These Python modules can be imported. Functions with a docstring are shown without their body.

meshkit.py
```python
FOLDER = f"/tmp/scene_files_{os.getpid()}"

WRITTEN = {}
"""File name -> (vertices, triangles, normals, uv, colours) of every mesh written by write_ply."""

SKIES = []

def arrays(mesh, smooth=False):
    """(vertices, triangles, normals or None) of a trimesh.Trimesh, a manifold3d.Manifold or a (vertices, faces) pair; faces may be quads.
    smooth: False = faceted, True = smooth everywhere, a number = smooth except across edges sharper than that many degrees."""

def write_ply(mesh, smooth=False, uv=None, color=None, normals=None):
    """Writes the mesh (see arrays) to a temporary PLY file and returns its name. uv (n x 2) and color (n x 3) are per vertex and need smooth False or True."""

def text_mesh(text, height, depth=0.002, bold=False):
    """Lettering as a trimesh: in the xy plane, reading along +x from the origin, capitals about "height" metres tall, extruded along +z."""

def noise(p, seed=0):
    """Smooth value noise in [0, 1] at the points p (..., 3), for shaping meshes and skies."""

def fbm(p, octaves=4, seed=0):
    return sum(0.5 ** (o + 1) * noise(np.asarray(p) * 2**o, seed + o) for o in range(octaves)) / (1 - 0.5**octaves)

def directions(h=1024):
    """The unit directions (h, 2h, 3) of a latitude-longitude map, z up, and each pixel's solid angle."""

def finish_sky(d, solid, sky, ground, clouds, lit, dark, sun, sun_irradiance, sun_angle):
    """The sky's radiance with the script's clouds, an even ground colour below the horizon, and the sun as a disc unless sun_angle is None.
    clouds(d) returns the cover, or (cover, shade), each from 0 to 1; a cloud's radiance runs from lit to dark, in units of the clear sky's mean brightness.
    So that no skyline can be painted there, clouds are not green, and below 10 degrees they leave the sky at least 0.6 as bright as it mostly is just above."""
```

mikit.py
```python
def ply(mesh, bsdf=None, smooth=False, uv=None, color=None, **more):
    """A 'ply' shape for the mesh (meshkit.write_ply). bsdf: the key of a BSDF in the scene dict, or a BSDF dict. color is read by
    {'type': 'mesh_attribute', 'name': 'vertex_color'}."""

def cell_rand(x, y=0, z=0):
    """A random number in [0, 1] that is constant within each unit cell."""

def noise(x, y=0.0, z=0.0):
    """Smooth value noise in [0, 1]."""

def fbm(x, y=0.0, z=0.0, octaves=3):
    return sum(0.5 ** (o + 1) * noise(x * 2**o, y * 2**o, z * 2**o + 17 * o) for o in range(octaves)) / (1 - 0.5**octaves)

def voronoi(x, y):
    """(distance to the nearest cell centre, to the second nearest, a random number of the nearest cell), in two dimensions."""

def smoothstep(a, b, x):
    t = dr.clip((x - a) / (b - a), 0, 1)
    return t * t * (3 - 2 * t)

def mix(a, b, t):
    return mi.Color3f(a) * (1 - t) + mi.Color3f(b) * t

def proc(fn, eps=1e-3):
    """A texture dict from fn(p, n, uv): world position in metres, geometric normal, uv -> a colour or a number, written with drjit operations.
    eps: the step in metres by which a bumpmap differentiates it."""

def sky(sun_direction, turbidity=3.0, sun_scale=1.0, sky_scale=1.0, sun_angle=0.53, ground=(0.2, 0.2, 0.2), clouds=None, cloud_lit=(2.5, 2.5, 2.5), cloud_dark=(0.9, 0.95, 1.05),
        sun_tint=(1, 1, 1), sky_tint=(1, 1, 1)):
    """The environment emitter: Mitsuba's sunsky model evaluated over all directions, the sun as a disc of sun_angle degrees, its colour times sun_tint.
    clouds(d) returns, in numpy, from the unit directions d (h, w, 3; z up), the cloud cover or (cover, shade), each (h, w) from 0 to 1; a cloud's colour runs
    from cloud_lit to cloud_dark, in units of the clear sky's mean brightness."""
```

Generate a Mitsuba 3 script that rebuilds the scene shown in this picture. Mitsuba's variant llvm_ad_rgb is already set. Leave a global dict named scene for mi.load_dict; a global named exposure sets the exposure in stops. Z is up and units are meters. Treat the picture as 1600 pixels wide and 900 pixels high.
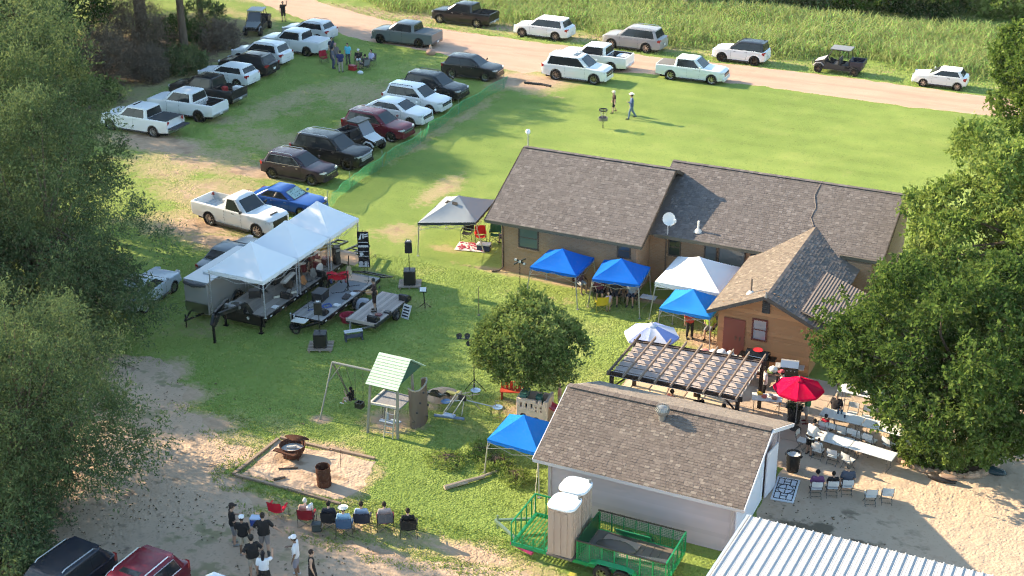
import math, numpy as np, trimesh, manifold3d as m3, drjit as dr, mitsuba as mi
import shapely, shapely.geometry as sg
import mikit, meshkit
from mikit import noise, fbm, voronoi, smoothstep, mix, cell_rand

T = mi.ScalarTransform4f
rng = np.random.default_rng(7)
scene, labels = {}, {}

# ---------------------------------------------------------------- camera, sky, exposure
# world: x along the house ridge, y away from the camera, z up, metres; the drone hovers 31 m above the origin
scene['camera'] = {
    'type': 'perspective', 'fov': 39.65, 'fov_axis': 'x', 'near_clip': 1.0, 'far_clip': 900.0,
    'to_world': T().look_at(origin=[0, 0, 31.26], target=[-39.03, 81.95, 31.26 - 41.955], up=[-0.1751, 0.3813, 0.9077])}
SUN = np.array([-math.cos(math.radians(25.5)) * math.cos(math.radians(2.5)), math.cos(math.radians(25.5)) * math.sin(math.radians(2.5)), math.sin(math.radians(25.5))])
scene['sky_light'] = mikit.sky(SUN.tolist(), turbidity=3.0, sun_scale=1.12, sun_tint=(0.96, 1.0, 1.07), sky_scale=1.7, sky_tint=(1.06, 1.0, 0.91))
exposure = 3.2

# ---------------------------------------------------------------- materials
def P2(d): return {'type': 'twosided', 'bsdf': d}
def unpack(p, n, uv):
    # a part's plain colour travels in its uv: u = 1000 r (whole) + g (fraction), v = b
    k = dr.floor(uv.x); return mi.Color3f(k * .001, uv.x - k, uv.y)
def vc(): return mikit.proc(unpack)
def pack(c): c = np.clip(np.asarray(c, float), .001, .99); return np.c_[np.round(c[:, 0] * 1000) + c[:, 1], c[:, 2]]
def principled(col, rough=.6, **k): return P2({'type': 'principled', 'base_color': col, 'roughness': rough, **k})
scene['m_matte'] = principled(vc(), .85, specular=.25)
scene['m_paint'] = principled(vc(), .17, specular=.38, clearcoat=.5, clearcoat_gloss=.97)
scene['m_plastic'] = principled(vc(), .45, specular=.4)
scene['m_metal'] = principled(vc(), .38, specular=.6, metallic=.55)
scene['m_chrome'] = principled(vc(), .2, specular=.6, metallic=.95)
scene['m_glass'] = principled(vc(), .04, specular=.42)
scene['m_fabric'] = principled(vc(), .75, specular=.2, sheen=.25)
scene['m_skin'] = principled(vc(), .5, specular=.35)
scene['air'] = {'type': 'homogeneous', 'albedo': {'type': 'rgb', 'value': [.95, .95, .95]}, 'sigma_t': .00006}
scene['camera']['medium'] = {'type': 'ref', 'id': 'air'}
scene['m_leaf'] = {'type': 'principledthin', 'base_color': vc(), 'roughness': .55, 'spec_trans': 0.0, 'diff_trans': .7, 'eta': 1.35}
scene['m_canopy'] = {'type': 'principledthin', 'base_color': vc(), 'roughness': .5, 'spec_trans': 0.0, 'diff_trans': .05, 'eta': 1.4}

# ---------------------------------------------------------------- mesh helpers
def rotz(a): c, s = math.cos(a), math.sin(a); return np.array([[c, -s, 0], [s, c, 0], [0, 0, 1.0]])
def roty(a): c, s = math.cos(a), math.sin(a); return np.array([[c, 0, s], [0, 1, 0], [-s, 0, c]])
def rotx(a): c, s = math.cos(a), math.sin(a); return np.array([[1, 0, 0], [0, c, -s], [0, s, c]])
BOXV = np.array([[x, y, z] for x in (-.5, .5) for y in (-.5, .5) for z in (-.5, .5)])
BOXF = np.array([[0, 1, 3], [0, 3, 2], [4, 6, 7], [4, 7, 5], [0, 4, 5], [0, 5, 1], [2, 3, 7], [2, 7, 6], [0, 2, 6], [0, 6, 4], [1, 5, 7], [1, 7, 3]])

class MB:
    """collects pieces of ONE part"""
    def __init__(s): s.v, s.f, s.c, s.n = [], [], [], 0
    def add(s, v, f, c=None):
        v, f = np.asarray(v, float), np.asarray(f, int)
        if f.shape[1] == 4: f = np.vstack([f[:, [0, 1, 2]], f[:, [0, 2, 3]]])
        s.v.append(v); s.f.append(f + s.n); s.n += len(v)
        s.c.append(np.tile(np.asarray(c, float), (len(v), 1)) if c is not None and np.ndim(c) == 1 else c)
        return s
    def box(s, c, size, R=None, col=None):
        v = BOXV * np.asarray(size, float)
        if R is not None: v = v @ np.asarray(R).T
        return s.add(v + np.asarray(c, float), BOXF, col)
    def bx(s, x0, x1, y0, y1, z0, z1, col=None): return s.box(((x0 + x1) / 2, (y0 + y1) / 2, (z0 + z1) / 2), (x1 - x0, y1 - y0, z1 - z0), None, col)
    def bar(s, p, q, w, h=None, up=(0, 0, 1), col=None):
        p, q = np.asarray(p, float), np.asarray(q, float); d = q - p; L = np.linalg.norm(d); d = d / L
        up = np.asarray(up, float)
        if abs(d @ up) > .98: up = np.array([1.0, 0, 0])
        y = np.cross(up, d); y /= np.linalg.norm(y); z = np.cross(d, y)
        return s.box((p + q) / 2, (L, w, h or w), np.stack([d, y, z], 1), col)
    def tube(s, pts, r, n=8, col=None, cap=True):
        pts = np.asarray(pts, float); k = len(pts); r = np.broadcast_to(r, (k,))
        t = np.gradient(pts, axis=0); t /= np.linalg.norm(t, axis=1, keepdims=True) + 1e-12
        a = np.array([0, 0, 1.0]) if abs(t[0, 2]) < .9 else np.array([1.0, 0, 0])
        vs = []; ang = np.arange(n) * 2 * np.pi / n
        for i in range(k):
            u = np.cross(t[i], a); u /= np.linalg.norm(u) + 1e-12; w = np.cross(t[i], u); a = np.cross(u, t[i])
            vs.append(pts[i] + r[i] * (np.cos(ang)[:, None] * u + np.sin(ang)[:, None] * w))
        f = []
        for i in range(k - 1):
            for j in range(n):
                a0, b0 = i * n + j, i * n + (j + 1) % n
                f += [[a0, b0, b0 + n], [a0, b0 + n, a0 + n]]
        v = np.vstack(vs)
        if cap:
            v = np.vstack([v, pts[0], pts[-1]]); m = k * n
            for j in range(n): f += [[m, (j + 1) % n, j], [m + 1, (k - 1) * n + j, (k - 1) * n + (j + 1) % n]]
        return s.add(v, f, col)
    def cyl(s, c, r, h, n=16, r2=None, col=None, R=None):
        b = MB().tube([[0, 0, 0], [0, 0, h]], [r, r if r2 is None else r2], n)
        v = b.v[0] if R is None else b.v[0] @ np.asarray(R).T
        return s.add(v + np.asarray(c, float), b.f[0], col)
    def lathe(s, prof, n=20, c=(0, 0, 0), R=None, col=None):
        prof = np.asarray(prof, float); a = np.arange(n) * 2 * np.pi / n
        v = np.stack([np.outer(prof[:, 0], np.cos(a)), np.outer(prof[:, 0], np.sin(a)), np.repeat(prof[:, 1:2], n, 1)], -1).reshape(-1, 3)
        f = [[i * n + j, i * n + (j + 1) % n, (i + 1) * n + (j + 1) % n, (i + 1) * n + j] for i in range(len(prof) - 1) for j in range(n)]
        if R is not None: v = v @ np.asarray(R).T
        return s.add(v + np.asarray(c, float), f, col)
    def prism(s, poly, z0, z1, M=None, col=None):
        """2-D polygon (k,2) or shapely extruded from z0 to z1; M maps (x,y,z) rows to world: 3x3 columns + origin"""
        g = poly if hasattr(poly, 'exterior') else sg.Polygon(poly)
        m = trimesh.creation.extrude_polygon(g, z1 - z0, engine='earcut'); v = np.array(m.vertices) + [0, 0, z0]
        if M is not None: v = v @ np.asarray(M[0]).T + np.asarray(M[1])
        return s.add(v, m.faces, col)
    def slab(s, quad, th, col=None):
        """thin solid on a planar polygon of 3-D corners, thickened th along its normal"""
        q = np.asarray(quad, float); k = len(q); nrm = np.cross(q[1] - q[0], q[2] - q[0]); nrm /= np.linalg.norm(nrm)
        v = np.vstack([q, q + nrm * th]); f = []
        for j in range(1, k - 1): f += [[0, j + 1, j], [k, k + j, k + j + 1]]
        for j in range(k): a, b = j, (j + 1) % k; f += [[a, b, b + k], [a, b + k, a + k]]
        return s.add(v, f, col)
    def grid(s, P, col=None, close=False):
        """P (a,b,3) grid of points -> surface"""
        P = np.asarray(P, float); a, b = P.shape[:2]; i, j = np.meshgrid(np.arange(a - 1), np.arange(b if close else b - 1), indexing='ij'); j2 = (j + 1) % b
        f = np.stack([i * b + j, i * b + j2, (i + 1) * b + j2, (i + 1) * b + j], -1).reshape(-1, 4)
        return s.add(P.reshape(-1, 3), f, col)
    def man(s, m, col=None): q = m.to_mesh(); return s.add(q.vert_properties[:, :3], q.tri_verts, col)
    def mesh(s): return np.vstack(s.v), np.vstack(s.f)
    def cols(s, d): return np.vstack([(np.tile(d, (len(v), 1)) if c is None else c) for v, c in zip(s.v, s.c)])

def shape(mesh, mat, smooth=False):
    """mesh (MB, (v,f), Manifold) + material: a bsdf key, or (bsdf key, rgb) for the vertex-colour families"""
    if isinstance(mesh, dict): return mesh
    col = None
    if isinstance(mat, tuple): mat, base = mat; col = np.asarray(base, float)
    if isinstance(mesh, MB):
        cols = mesh.cols(col) if col is not None else None; mesh = mesh.mesh()
    else:
        if hasattr(mesh, 'to_mesh'): q = mesh.to_mesh(); mesh = (q.vert_properties[:, :3], q.tri_verts)
        elif hasattr(mesh, 'vertices'): mesh = (np.array(mesh.vertices), np.array(mesh.faces))
        cols = None if col is None else (np.tile(col, (len(mesh[0]), 1)) if col.ndim == 1 else col)
    v, f = np.asarray(mesh[0], float), np.asarray(mesh[1], int)
    if f.shape[1] == 4: f = np.vstack([f[:, [0, 1, 2]], f[:, [0, 2, 3]]])
    n = None
    if smooth is not False and smooth is not True:
        fn = np.cross(v[f[:, 1]] - v[f[:, 0]], v[f[:, 2]] - v[f[:, 0]])
        cn = fn / (np.linalg.norm(fn, axis=1, keepdims=True) + 1e-20)
        # corner normals: average the area-weighted normals of neighbours within the angle (positions welded)
        _, inv = np.unique(np.round(v, 5), axis=0, return_inverse=True); inv = inv.ravel()
        cf, cv = np.repeat(np.arange(len(f)), 3), inv[f.ravel()]
        order = np.argsort(cv, kind='stable'); start = np.searchsorted(cv[order], np.arange(cv.max() + 2)); cosl = math.cos(math.radians(smooth))
        n = np.zeros((len(f) * 3, 3))
        for a, b in zip(start[:-1], start[1:]):
            if a == b: continue
            idx = order[a:b]; fs = cf[idx]; w = (cn[fs] @ cn[fs].T) > cosl; n[idx] = w @ fn[fs]
        n /= np.linalg.norm(n, axis=1, keepdims=True) + 1e-20
        if cols is not None: cols = cols[f.ravel()]
        v, f = v[f.ravel()], np.arange(len(f) * 3).reshape(-1, 3)
    path = meshkit.write_ply((v, f), True if smooth is True else False, None if cols is None else pack(cols), normals=n)
    d = {'type': 'ply', 'filename': path, 'face_normals': smooth is False, 'bsdf': {'type': 'ref', 'id': mat}}
    return d

_count = {}
def number(key):
    k = _count.get(key, 0); _count[key] = k + 1
    return key if k == 0 else f'{key}_{k:03d}'
def mat4(loc=(0, 0, 0), rz=0.0, R=None, s=1.0):
    M = np.eye(4); M[:3, :3] = (rotz(rz) if R is None else np.asarray(R)) * s; M[:3, 3] = loc
    return M
class Thing:
    def __init__(s, name, label=None, cat=None, M=None, group=None, kind=None):
        s.key = number(name); s.M = M; s.n = {}
        e = {}
        if label: e['label'] = label
        if cat: e['category'] = cat
        if group: e['group'] = group
        if kind: e['kind'] = kind
        labels[s.key] = e
    def own(s, mesh, mat, smooth=False):
        d = dict(shape(mesh, mat, smooth))
        if s.M is not None: d['to_world'] = T(s.M)
        scene[s.key] = d; return s
    def part(s, name, mesh, mat=None, smooth=False, under=None, label=None, M=None, kind=None):
        base = (under or s.key) + '__' + name; k = s.n.get(base, 0); s.n[base] = k + 1
        key = base if k == 0 else f'{base}_{k:03d}'
        d = dict(shape(mesh, mat, smooth)); W = s.M
        if M is not None: W = M if W is None else W @ M
        if W is not None: d['to_world'] = T(W)
        scene[key] = d
        if label or kind: labels[key] = {k: v for k, v in (('label', label), ('kind', kind)) if v}
        return key
def single(name, mesh, mat, label, cat, M=None, group=None, smooth=False, kind=None):
    return Thing(name, label, cat, M, group, kind).own(mesh, mat, smooth)
def structure(name, mesh, mat, smooth=False):
    t = Thing(name, None, None, None, None, 'structure').own(mesh, mat, smooth); return t

def hull(pts): return m3.Manifold.hull_points(np.asarray(pts, float).tolist() if not isinstance(pts, list) else pts)
_SPH = {}
def sphere_pts(c, r, n=8, sc=(1, 1, 1)):
    if n not in _SPH:
        a = np.arange(n) * 2 * np.pi / n; out = [[0, 0, 1], [0, 0, -1]]
        for t in np.linspace(0, np.pi, n // 2 + 1)[1:-1]: out += [[math.sin(t) * math.cos(x), math.sin(t) * math.sin(x), math.cos(t)] for x in a]
        _SPH[n] = np.array(out)
    return _SPH[n] * r * np.asarray(sc) + np.asarray(c)
def bone(a, ra, b, rb, n=8): return hull(np.vstack([sphere_pts(a, ra, n), sphere_pts(b, rb, n)]))
def union(ms): return m3.Manifold.batch_boolean(ms, m3.OpType.Add)
def rbox(c, size, r, n=6):
    h = np.asarray(size) / 2 - r
    return hull(np.vstack([sphere_pts(np.asarray(c) + h * [x, y, z], r, n) for x in (-1, 1) for y in (-1, 1) for z in (-1, 1)]))
# ---------------------------------------------------------------- ground, road, paths
BARE = [(-61, 72, 4.5, 1.8, 1.0), (-51.5, 66, 5, 3, .62), (-51.7, 70.2, 2.4, 1.1, .95), (-45.7, 59.8, 4.2, 1.2, 1.0), (-49.5, 61, 4, 2.2, .7), (-57, 68, 4, 2, .5),
        (-48.8, 81.5, 3, 4, .42), (-39.3, 72, 1.0, 3.5, .5), (-38.4, 65.2, 1.5, 1.8, .45), (-44.2, 95.6, 3.4, 2.6, 1.0), (-51.2, 94.5, 2.5, 1.5, .45), (-27.9, 46.2, 1.3, 1.1, .95),
        (-30.8, 45.2, .5, .4, .9), (-76, 90, 8, 13, .95), (-75, 78, 7, 9, .9), (-57.5, 84, 2.4, 6, .4), (-59.5, 78, 1.4, 1.4, .45), (-25.5, 38.6, 7, .9, .6), (-20.5, 39, 4, .8, .75), (-17.5, 59.4, 1.6, .9, 1.0),
        (-18.3, 44.5, .7, 2.2, .7), (-29.2, 43.3, 3, .5, .6), (-26.5, 41.5, .7, 2, .55), (-33, 42.2, 2.5, 1.0, .5), (-27, 48.2, .5, .4, .6), (-41.5, 56, 3, 7, .45), (-26, 60.6, 3, .6, .3), (-35, 64.2, 1.2, .6, .4),
        (-24, 62.7, 8, .35, .8), (-44.6, 84, .8, 12, .45), (-60, 109.5, 40, 2.2, .55), (-23, 49.6, 1.6, 1.2, .6), (-37.6, 44.5, 1.4, 1.2, .8), (-35.2, 42.9, 1.8, .8, .85), (-32.6, 41.4, 1.1, .8, .85), (-31.4, 39.4, .8, .7, .7), (-30, 38.6, 1.6, .5, .8), (-27.5, 37.8, 2.2, .6, .8), (-23.5, 37.7, 2.5, .5, .75), (-39.5, 46, 1.2, 1.4, .7), (-52, 76, 6, 2.6, .5), (-54, 88, 5, 4, .47), (-56, 70.5, 7, 3.5, .55), (-58, 82.5, 2.0, 7, .5), (-50.6, 80, 1.4, 9, .45)]
def bare_mask(x, y, m):
    out = m.Float(0) if m is not np else 0.0
    for a, b, rx, ry, s in BARE:
        d = ((x - a) / rx) ** 2 + ((y - b) / ry) ** 2
        e = dr.exp(-d) if m is not np else np.exp(-d)
        out = (dr.maximum if m is not np else np.maximum)(out, s * e)
    return out
def ground_col(p, n, uv):
    x, y = p.x, p.y
    big = fbm(x * .12, y * .12, 3.0, 3); mid = fbm(x * .7, y * .7, 9.0, 3); fine = fbm(x * 4.5, y * 6.5, 1.0, 3); tiny = noise(x * 17, y * 22, 5.0)
    g = mix((.145, .21, .045), (.245, .31, .075), smoothstep(.2, .8, .6 * big + .28 * mid + .22 * (fine - .2)))
    g = mix(g, (.10, .155, .036), .45 * smoothstep(.48, .8, fine * .6 + tiny * .4))
    g = mix(g, (.27, .255, .10), (.5 - .38 * smoothstep(62, 72, y) * smoothstep(-46, -42, x)) * smoothstep(.52, .78, .6 * mid + .4 * fbm(x * .33, y * .33, 21.0, 3)))
    g = g * (.94 + .12 * fbm(x * .22 + .1 * y, y * 1.5, 41.0, 3)); g = g * (1 - .10 * smoothstep(.62, .8, fine * .5 + noise(x * 9, y * 11, 3.0) * .5))
    # mown stripes in the far lawn are faint and follow the house
    g = g * (1 + .03 * dr.sin(y * 2.6 + 2.2 * noise(x * .11, y * .4)) * smoothstep(66, 74, y))
    dirt = mix((.33, .225, .15), (.45, .325, .225), fine)
    dirt = mix(dirt, (.20, .13, .085), .6 * smoothstep(.55, .8, mid))
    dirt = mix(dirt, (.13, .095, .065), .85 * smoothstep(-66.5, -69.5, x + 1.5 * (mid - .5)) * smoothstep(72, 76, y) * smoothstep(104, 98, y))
    dry = mix((.30, .255, .12), (.38, .30, .17), tiny)
    b = bare_mask(x, y, mi) + .42 * (mid - .5) + .34 * (fine - .5)
    c = mix(g, dry, smoothstep(.16, .42, b) * .85)
    return mix(c, dirt, smoothstep(.42, .66, b))
def ground_h(p, n, uv):
    return .05 * fbm(p.x * 5, p.y * 5, 2.0, 3) + .035 * noise(p.x * 19, p.y * 19, 4.0)
def bumped(name, col, h, rough=.9, scale=1.0, eps=.02, **k):
    scene[name] = P2({'type': 'bumpmap', 'arbitrary': mikit.proc(h, eps), 'scale': scale,
                      'bsdf': {'type': 'principled', 'base_color': mikit.proc(col), 'roughness': rough, 'specular': .2, **k}})
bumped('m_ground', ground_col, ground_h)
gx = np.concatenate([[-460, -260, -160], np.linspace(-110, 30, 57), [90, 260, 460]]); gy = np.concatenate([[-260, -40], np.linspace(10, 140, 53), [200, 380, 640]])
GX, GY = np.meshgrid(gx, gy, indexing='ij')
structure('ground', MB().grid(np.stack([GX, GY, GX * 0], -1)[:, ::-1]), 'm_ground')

def sheet(name, poly, z, mat, amp=.25, seed=0):
    g = sg.Polygon(poly).segmentize(.25) if not hasattr(poly, 'exterior') else poly.segmentize(.25)
    c = np.array(g.exterior.coords)[:-1]
    t = np.roll(c, -1, 0) - np.roll(c, 1, 0); t /= np.linalg.norm(t, axis=1, keepdims=True) + 1e-9
    q = np.c_[c * 1.1, np.full(len(c), seed)]
    c = c + np.stack([t[:, 1], -t[:, 0]], 1) * (amp * 2 * (meshkit.fbm(q, 3, seed) - .5))[:, None]
    g2 = sg.Polygon(c).buffer(0)
    if g2.geom_type != 'Polygon': g2 = max(g2.geoms, key=lambda a: a.area)
    m = trimesh.creation.triangulate_polygon(g2, engine='earcut')
    structure(name, (np.c_[m[0], np.full(len(m[0]), z)], m[1]), mat)
    return g2
def road_col(p, n, uv):
    x, y = p.x, p.y
    f = fbm(x * .5, y * 2.2, 3.0, 4); t = noise(x * 9, y * 9); yy = y - 103.9
    c = mix((.40, .265, .195), (.49, .335, .25), f)
    c = mix(c, (.31, .205, .15), .45 * dr.exp(-dr.square((yy - .5 + .5 * noise(x * .1, 3.0)) / .55)) * smoothstep(.3, .6, fbm(x * .35, y * 2.0, 8.0)))
    c = mix(c, (.31, .205, .15), .4 * dr.exp(-dr.square((yy + 1.4 + .5 * noise(x * .13, 1.0)) / .5)) * smoothstep(.3, .6, fbm(x * .3, y * 2.0, 5.0)))
    return mix(c, (.36, .25, .18), .3 * smoothstep(.6, .9, t))
def dirt_col(p, n, uv):
    x, y = p.x, p.y
    f = fbm(x * .55, y * .55, 6.0, 4); g = fbm(x * 3.1, y * 3.6, 2.0, 3); t = noise(x * 13, y * 13)
    c = mix((.37, .26, .18), (.50, .37, .265), f * .6 + g * .4)
    c = mix(c, (.21, .15, .105), .8 * smoothstep(.60, .76, g * .62 + .38 * fbm(x * 1.1, y * 1.3, 12.0, 3)))
    c = mix(c, (.14, .15, .06), .6 * smoothstep(.60, .70, fbm(x * .42 + 5, y * .8, 31.0, 4)) * smoothstep(.35, .6, g))
    return mix(c, (.26, .19, .135), .35 * smoothstep(.62, .9, t))
def sand_col(p, n, uv):
    x, y = p.x, p.y
    f = fbm(x * .5, y * .5, 6.0, 4); g = fbm(x * 3.3, y * 3.3, 2.0, 3); t = noise(x * 15, y * 15)
    c = mix((.44, .335, .245), (.55, .43, .32), f * .5 + g * .5)
    c = mix(c, (.40, .28, .20), .45 * smoothstep(.58, .8, g)); c = mix(c, (.34, .24, .17), .3 * smoothstep(.7, .95, t))
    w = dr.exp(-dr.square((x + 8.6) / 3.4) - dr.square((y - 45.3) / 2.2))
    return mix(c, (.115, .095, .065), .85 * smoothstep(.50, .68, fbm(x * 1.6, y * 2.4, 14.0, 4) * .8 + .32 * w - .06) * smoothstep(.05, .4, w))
def rough_h(p, n, uv): return .07 * fbm(p.x * 2.2, p.y * 2.2, 1.0, 4) + .02 * noise(p.x * 14, p.y * 14)
def pit_col(p, n, uv): return mix(mix((.40, .285, .20), (.50, .37, .27), fbm(p.x * 2.2, p.y * 2.2, 5.0, 3)), (.22, .145, .095), .75 * smoothstep(.55, .72, fbm(p.x * 1.3, p.y * 1.7, 17.0, 3)))
bumped('m_pit', pit_col, rough_h, scale=1.4)
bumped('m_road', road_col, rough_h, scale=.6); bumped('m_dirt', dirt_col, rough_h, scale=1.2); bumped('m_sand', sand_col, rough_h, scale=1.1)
ROAD = sheet('dirt_road', [(14, 101.4), (-10, 101.4), (-17, 101.1), (-27, 101.7), (-37, 101.3), (-42, 99.6), (-45.5, 97.6), (-50, 98.7), (-54, 99.8), (-62.4, 101.0), (-70, 104.6), (-80, 109.8), (-97, 117),
                           (-97, 124), (-80, 114.5), (-70, 109.9), (-63.6, 107.6), (-50.8, 106.5), (-38, 106.1), (-28, 106.7), (-18, 106.4), (-10, 106), (14, 106.2)], .004, 'm_road', .3, 1)
PATH = sheet('dirt_path', [(-40.6, 46.5), (-38.4, 45.3), (-36.4, 43.4), (-33.4, 41.9), (-32.0, 40.6), (-31.6, 39.2), (-29.2, 38.3), (-26, 37.4), (-22, 37.6), (-18.8, 38.8), (-15, 38.4), (-11.7, 39.8), (-9, 39), (-9, 22), (-50, 22), (-56, 40), (-48, 46)], .004, 'm_dirt', .55, 2)
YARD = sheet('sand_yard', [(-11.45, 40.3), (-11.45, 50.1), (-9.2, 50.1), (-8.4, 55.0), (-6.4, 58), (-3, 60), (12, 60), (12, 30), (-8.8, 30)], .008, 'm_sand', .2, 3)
PIT = sheet('fire_pit_sand', [(-31.4, 40.0), (-26.8, 40.0), (-26.2, 41.5), (-26.9, 43.1), (-31.4, 42.9)], .006, 'm_pit', .3, 4)

# patio: concrete slabs round the grills, flagstones under the pergola
def conc_col(p, n, uv):
    c = mix((.40, .31, .24), (.50, .40, .315), fbm(p.x * 1.4, p.y * 1.4, 3.0, 4))
    return mix(c, (.27, .21, .165), .55 * smoothstep(.58, .8, fbm(p.x * .8, p.y * .8, 15.0, 4)))
bumped('m_concrete', conc_col, lambda p, n, uv: .012 * fbm(p.x * 9, p.y * 9, 1.0, 3), rough=.8)
patio = Thing('patio', kind='structure'); patio.own(MB().bx(-20.0, -8.6, 49.75, 57.85, -.03, .012), 'm_concrete')
r_ = np.random.default_rng(3); xs = [-15.2, -13.0, -11.0, -8.7]; ys = [50.0, 52.0, 54.0, 56.0, 57.8]
for i in range(3):
    for j in range(4):
        patio.part('slab', hull(np.array([[a, b, c] for a, b in ((xs[i] + .02, ys[j] + .02), (xs[i + 1] - .02, ys[j] + .02), (xs[i + 1] - .02, ys[j + 1] - .02), (xs[i] + .02, ys[j + 1] - .02)) for c in (.0, .028 + .004 * r_.random())])), 'm_concrete')
scene['m_flag'] = principled(vc(), .8, specular=.25)
pts = [(x + .28 * (r_.random() - .5), y + .25 * (r_.random() - .5)) for x in np.arange(-19.9, -15.3, .82) for y in np.arange(50.2, 55.6, .74)]
vor = shapely.voronoi_polygons(sg.MultiPoint(pts)); boxp = sg.box(-19.95, 49.9, -15.25, 55.4)
for g in vor.geoms:
    g = g.intersection(boxp).buffer(-.035).buffer(-.06).buffer(.06)
    if g.is_empty or g.geom_type != 'Polygon' or g.area < .12: continue
    c = np.array([.60, .50, .36]) * (.8 + .35 * r_.random()); patio.part('flagstone', MB().prism(g.simplify(.02), 0, .035 + .012 * r_.random()), ('m_flag', c))

# sand pit's timber border
tb = Thing('timber_border', 'weathered timber border laid round the sandy fire pit', 'border')
for a, b in (((-31.5, 39.8), (-29.0, 39.85)), ((-28.95, 39.83), (-26.5, 39.78)), ((-31.62, 39.8), (-31.55, 42.95)), ((-31.5, 43.08), (-29.1, 43.15)), ((-29.0, 43.2), (-27.0, 43.3))):
    tb.part('timber', MB().bar((*a, .06), (*b, .04), .13, .10), ('m_matte', np.array([.26, .195, .145]) * (.85 + .3 * r_.random())))

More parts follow.
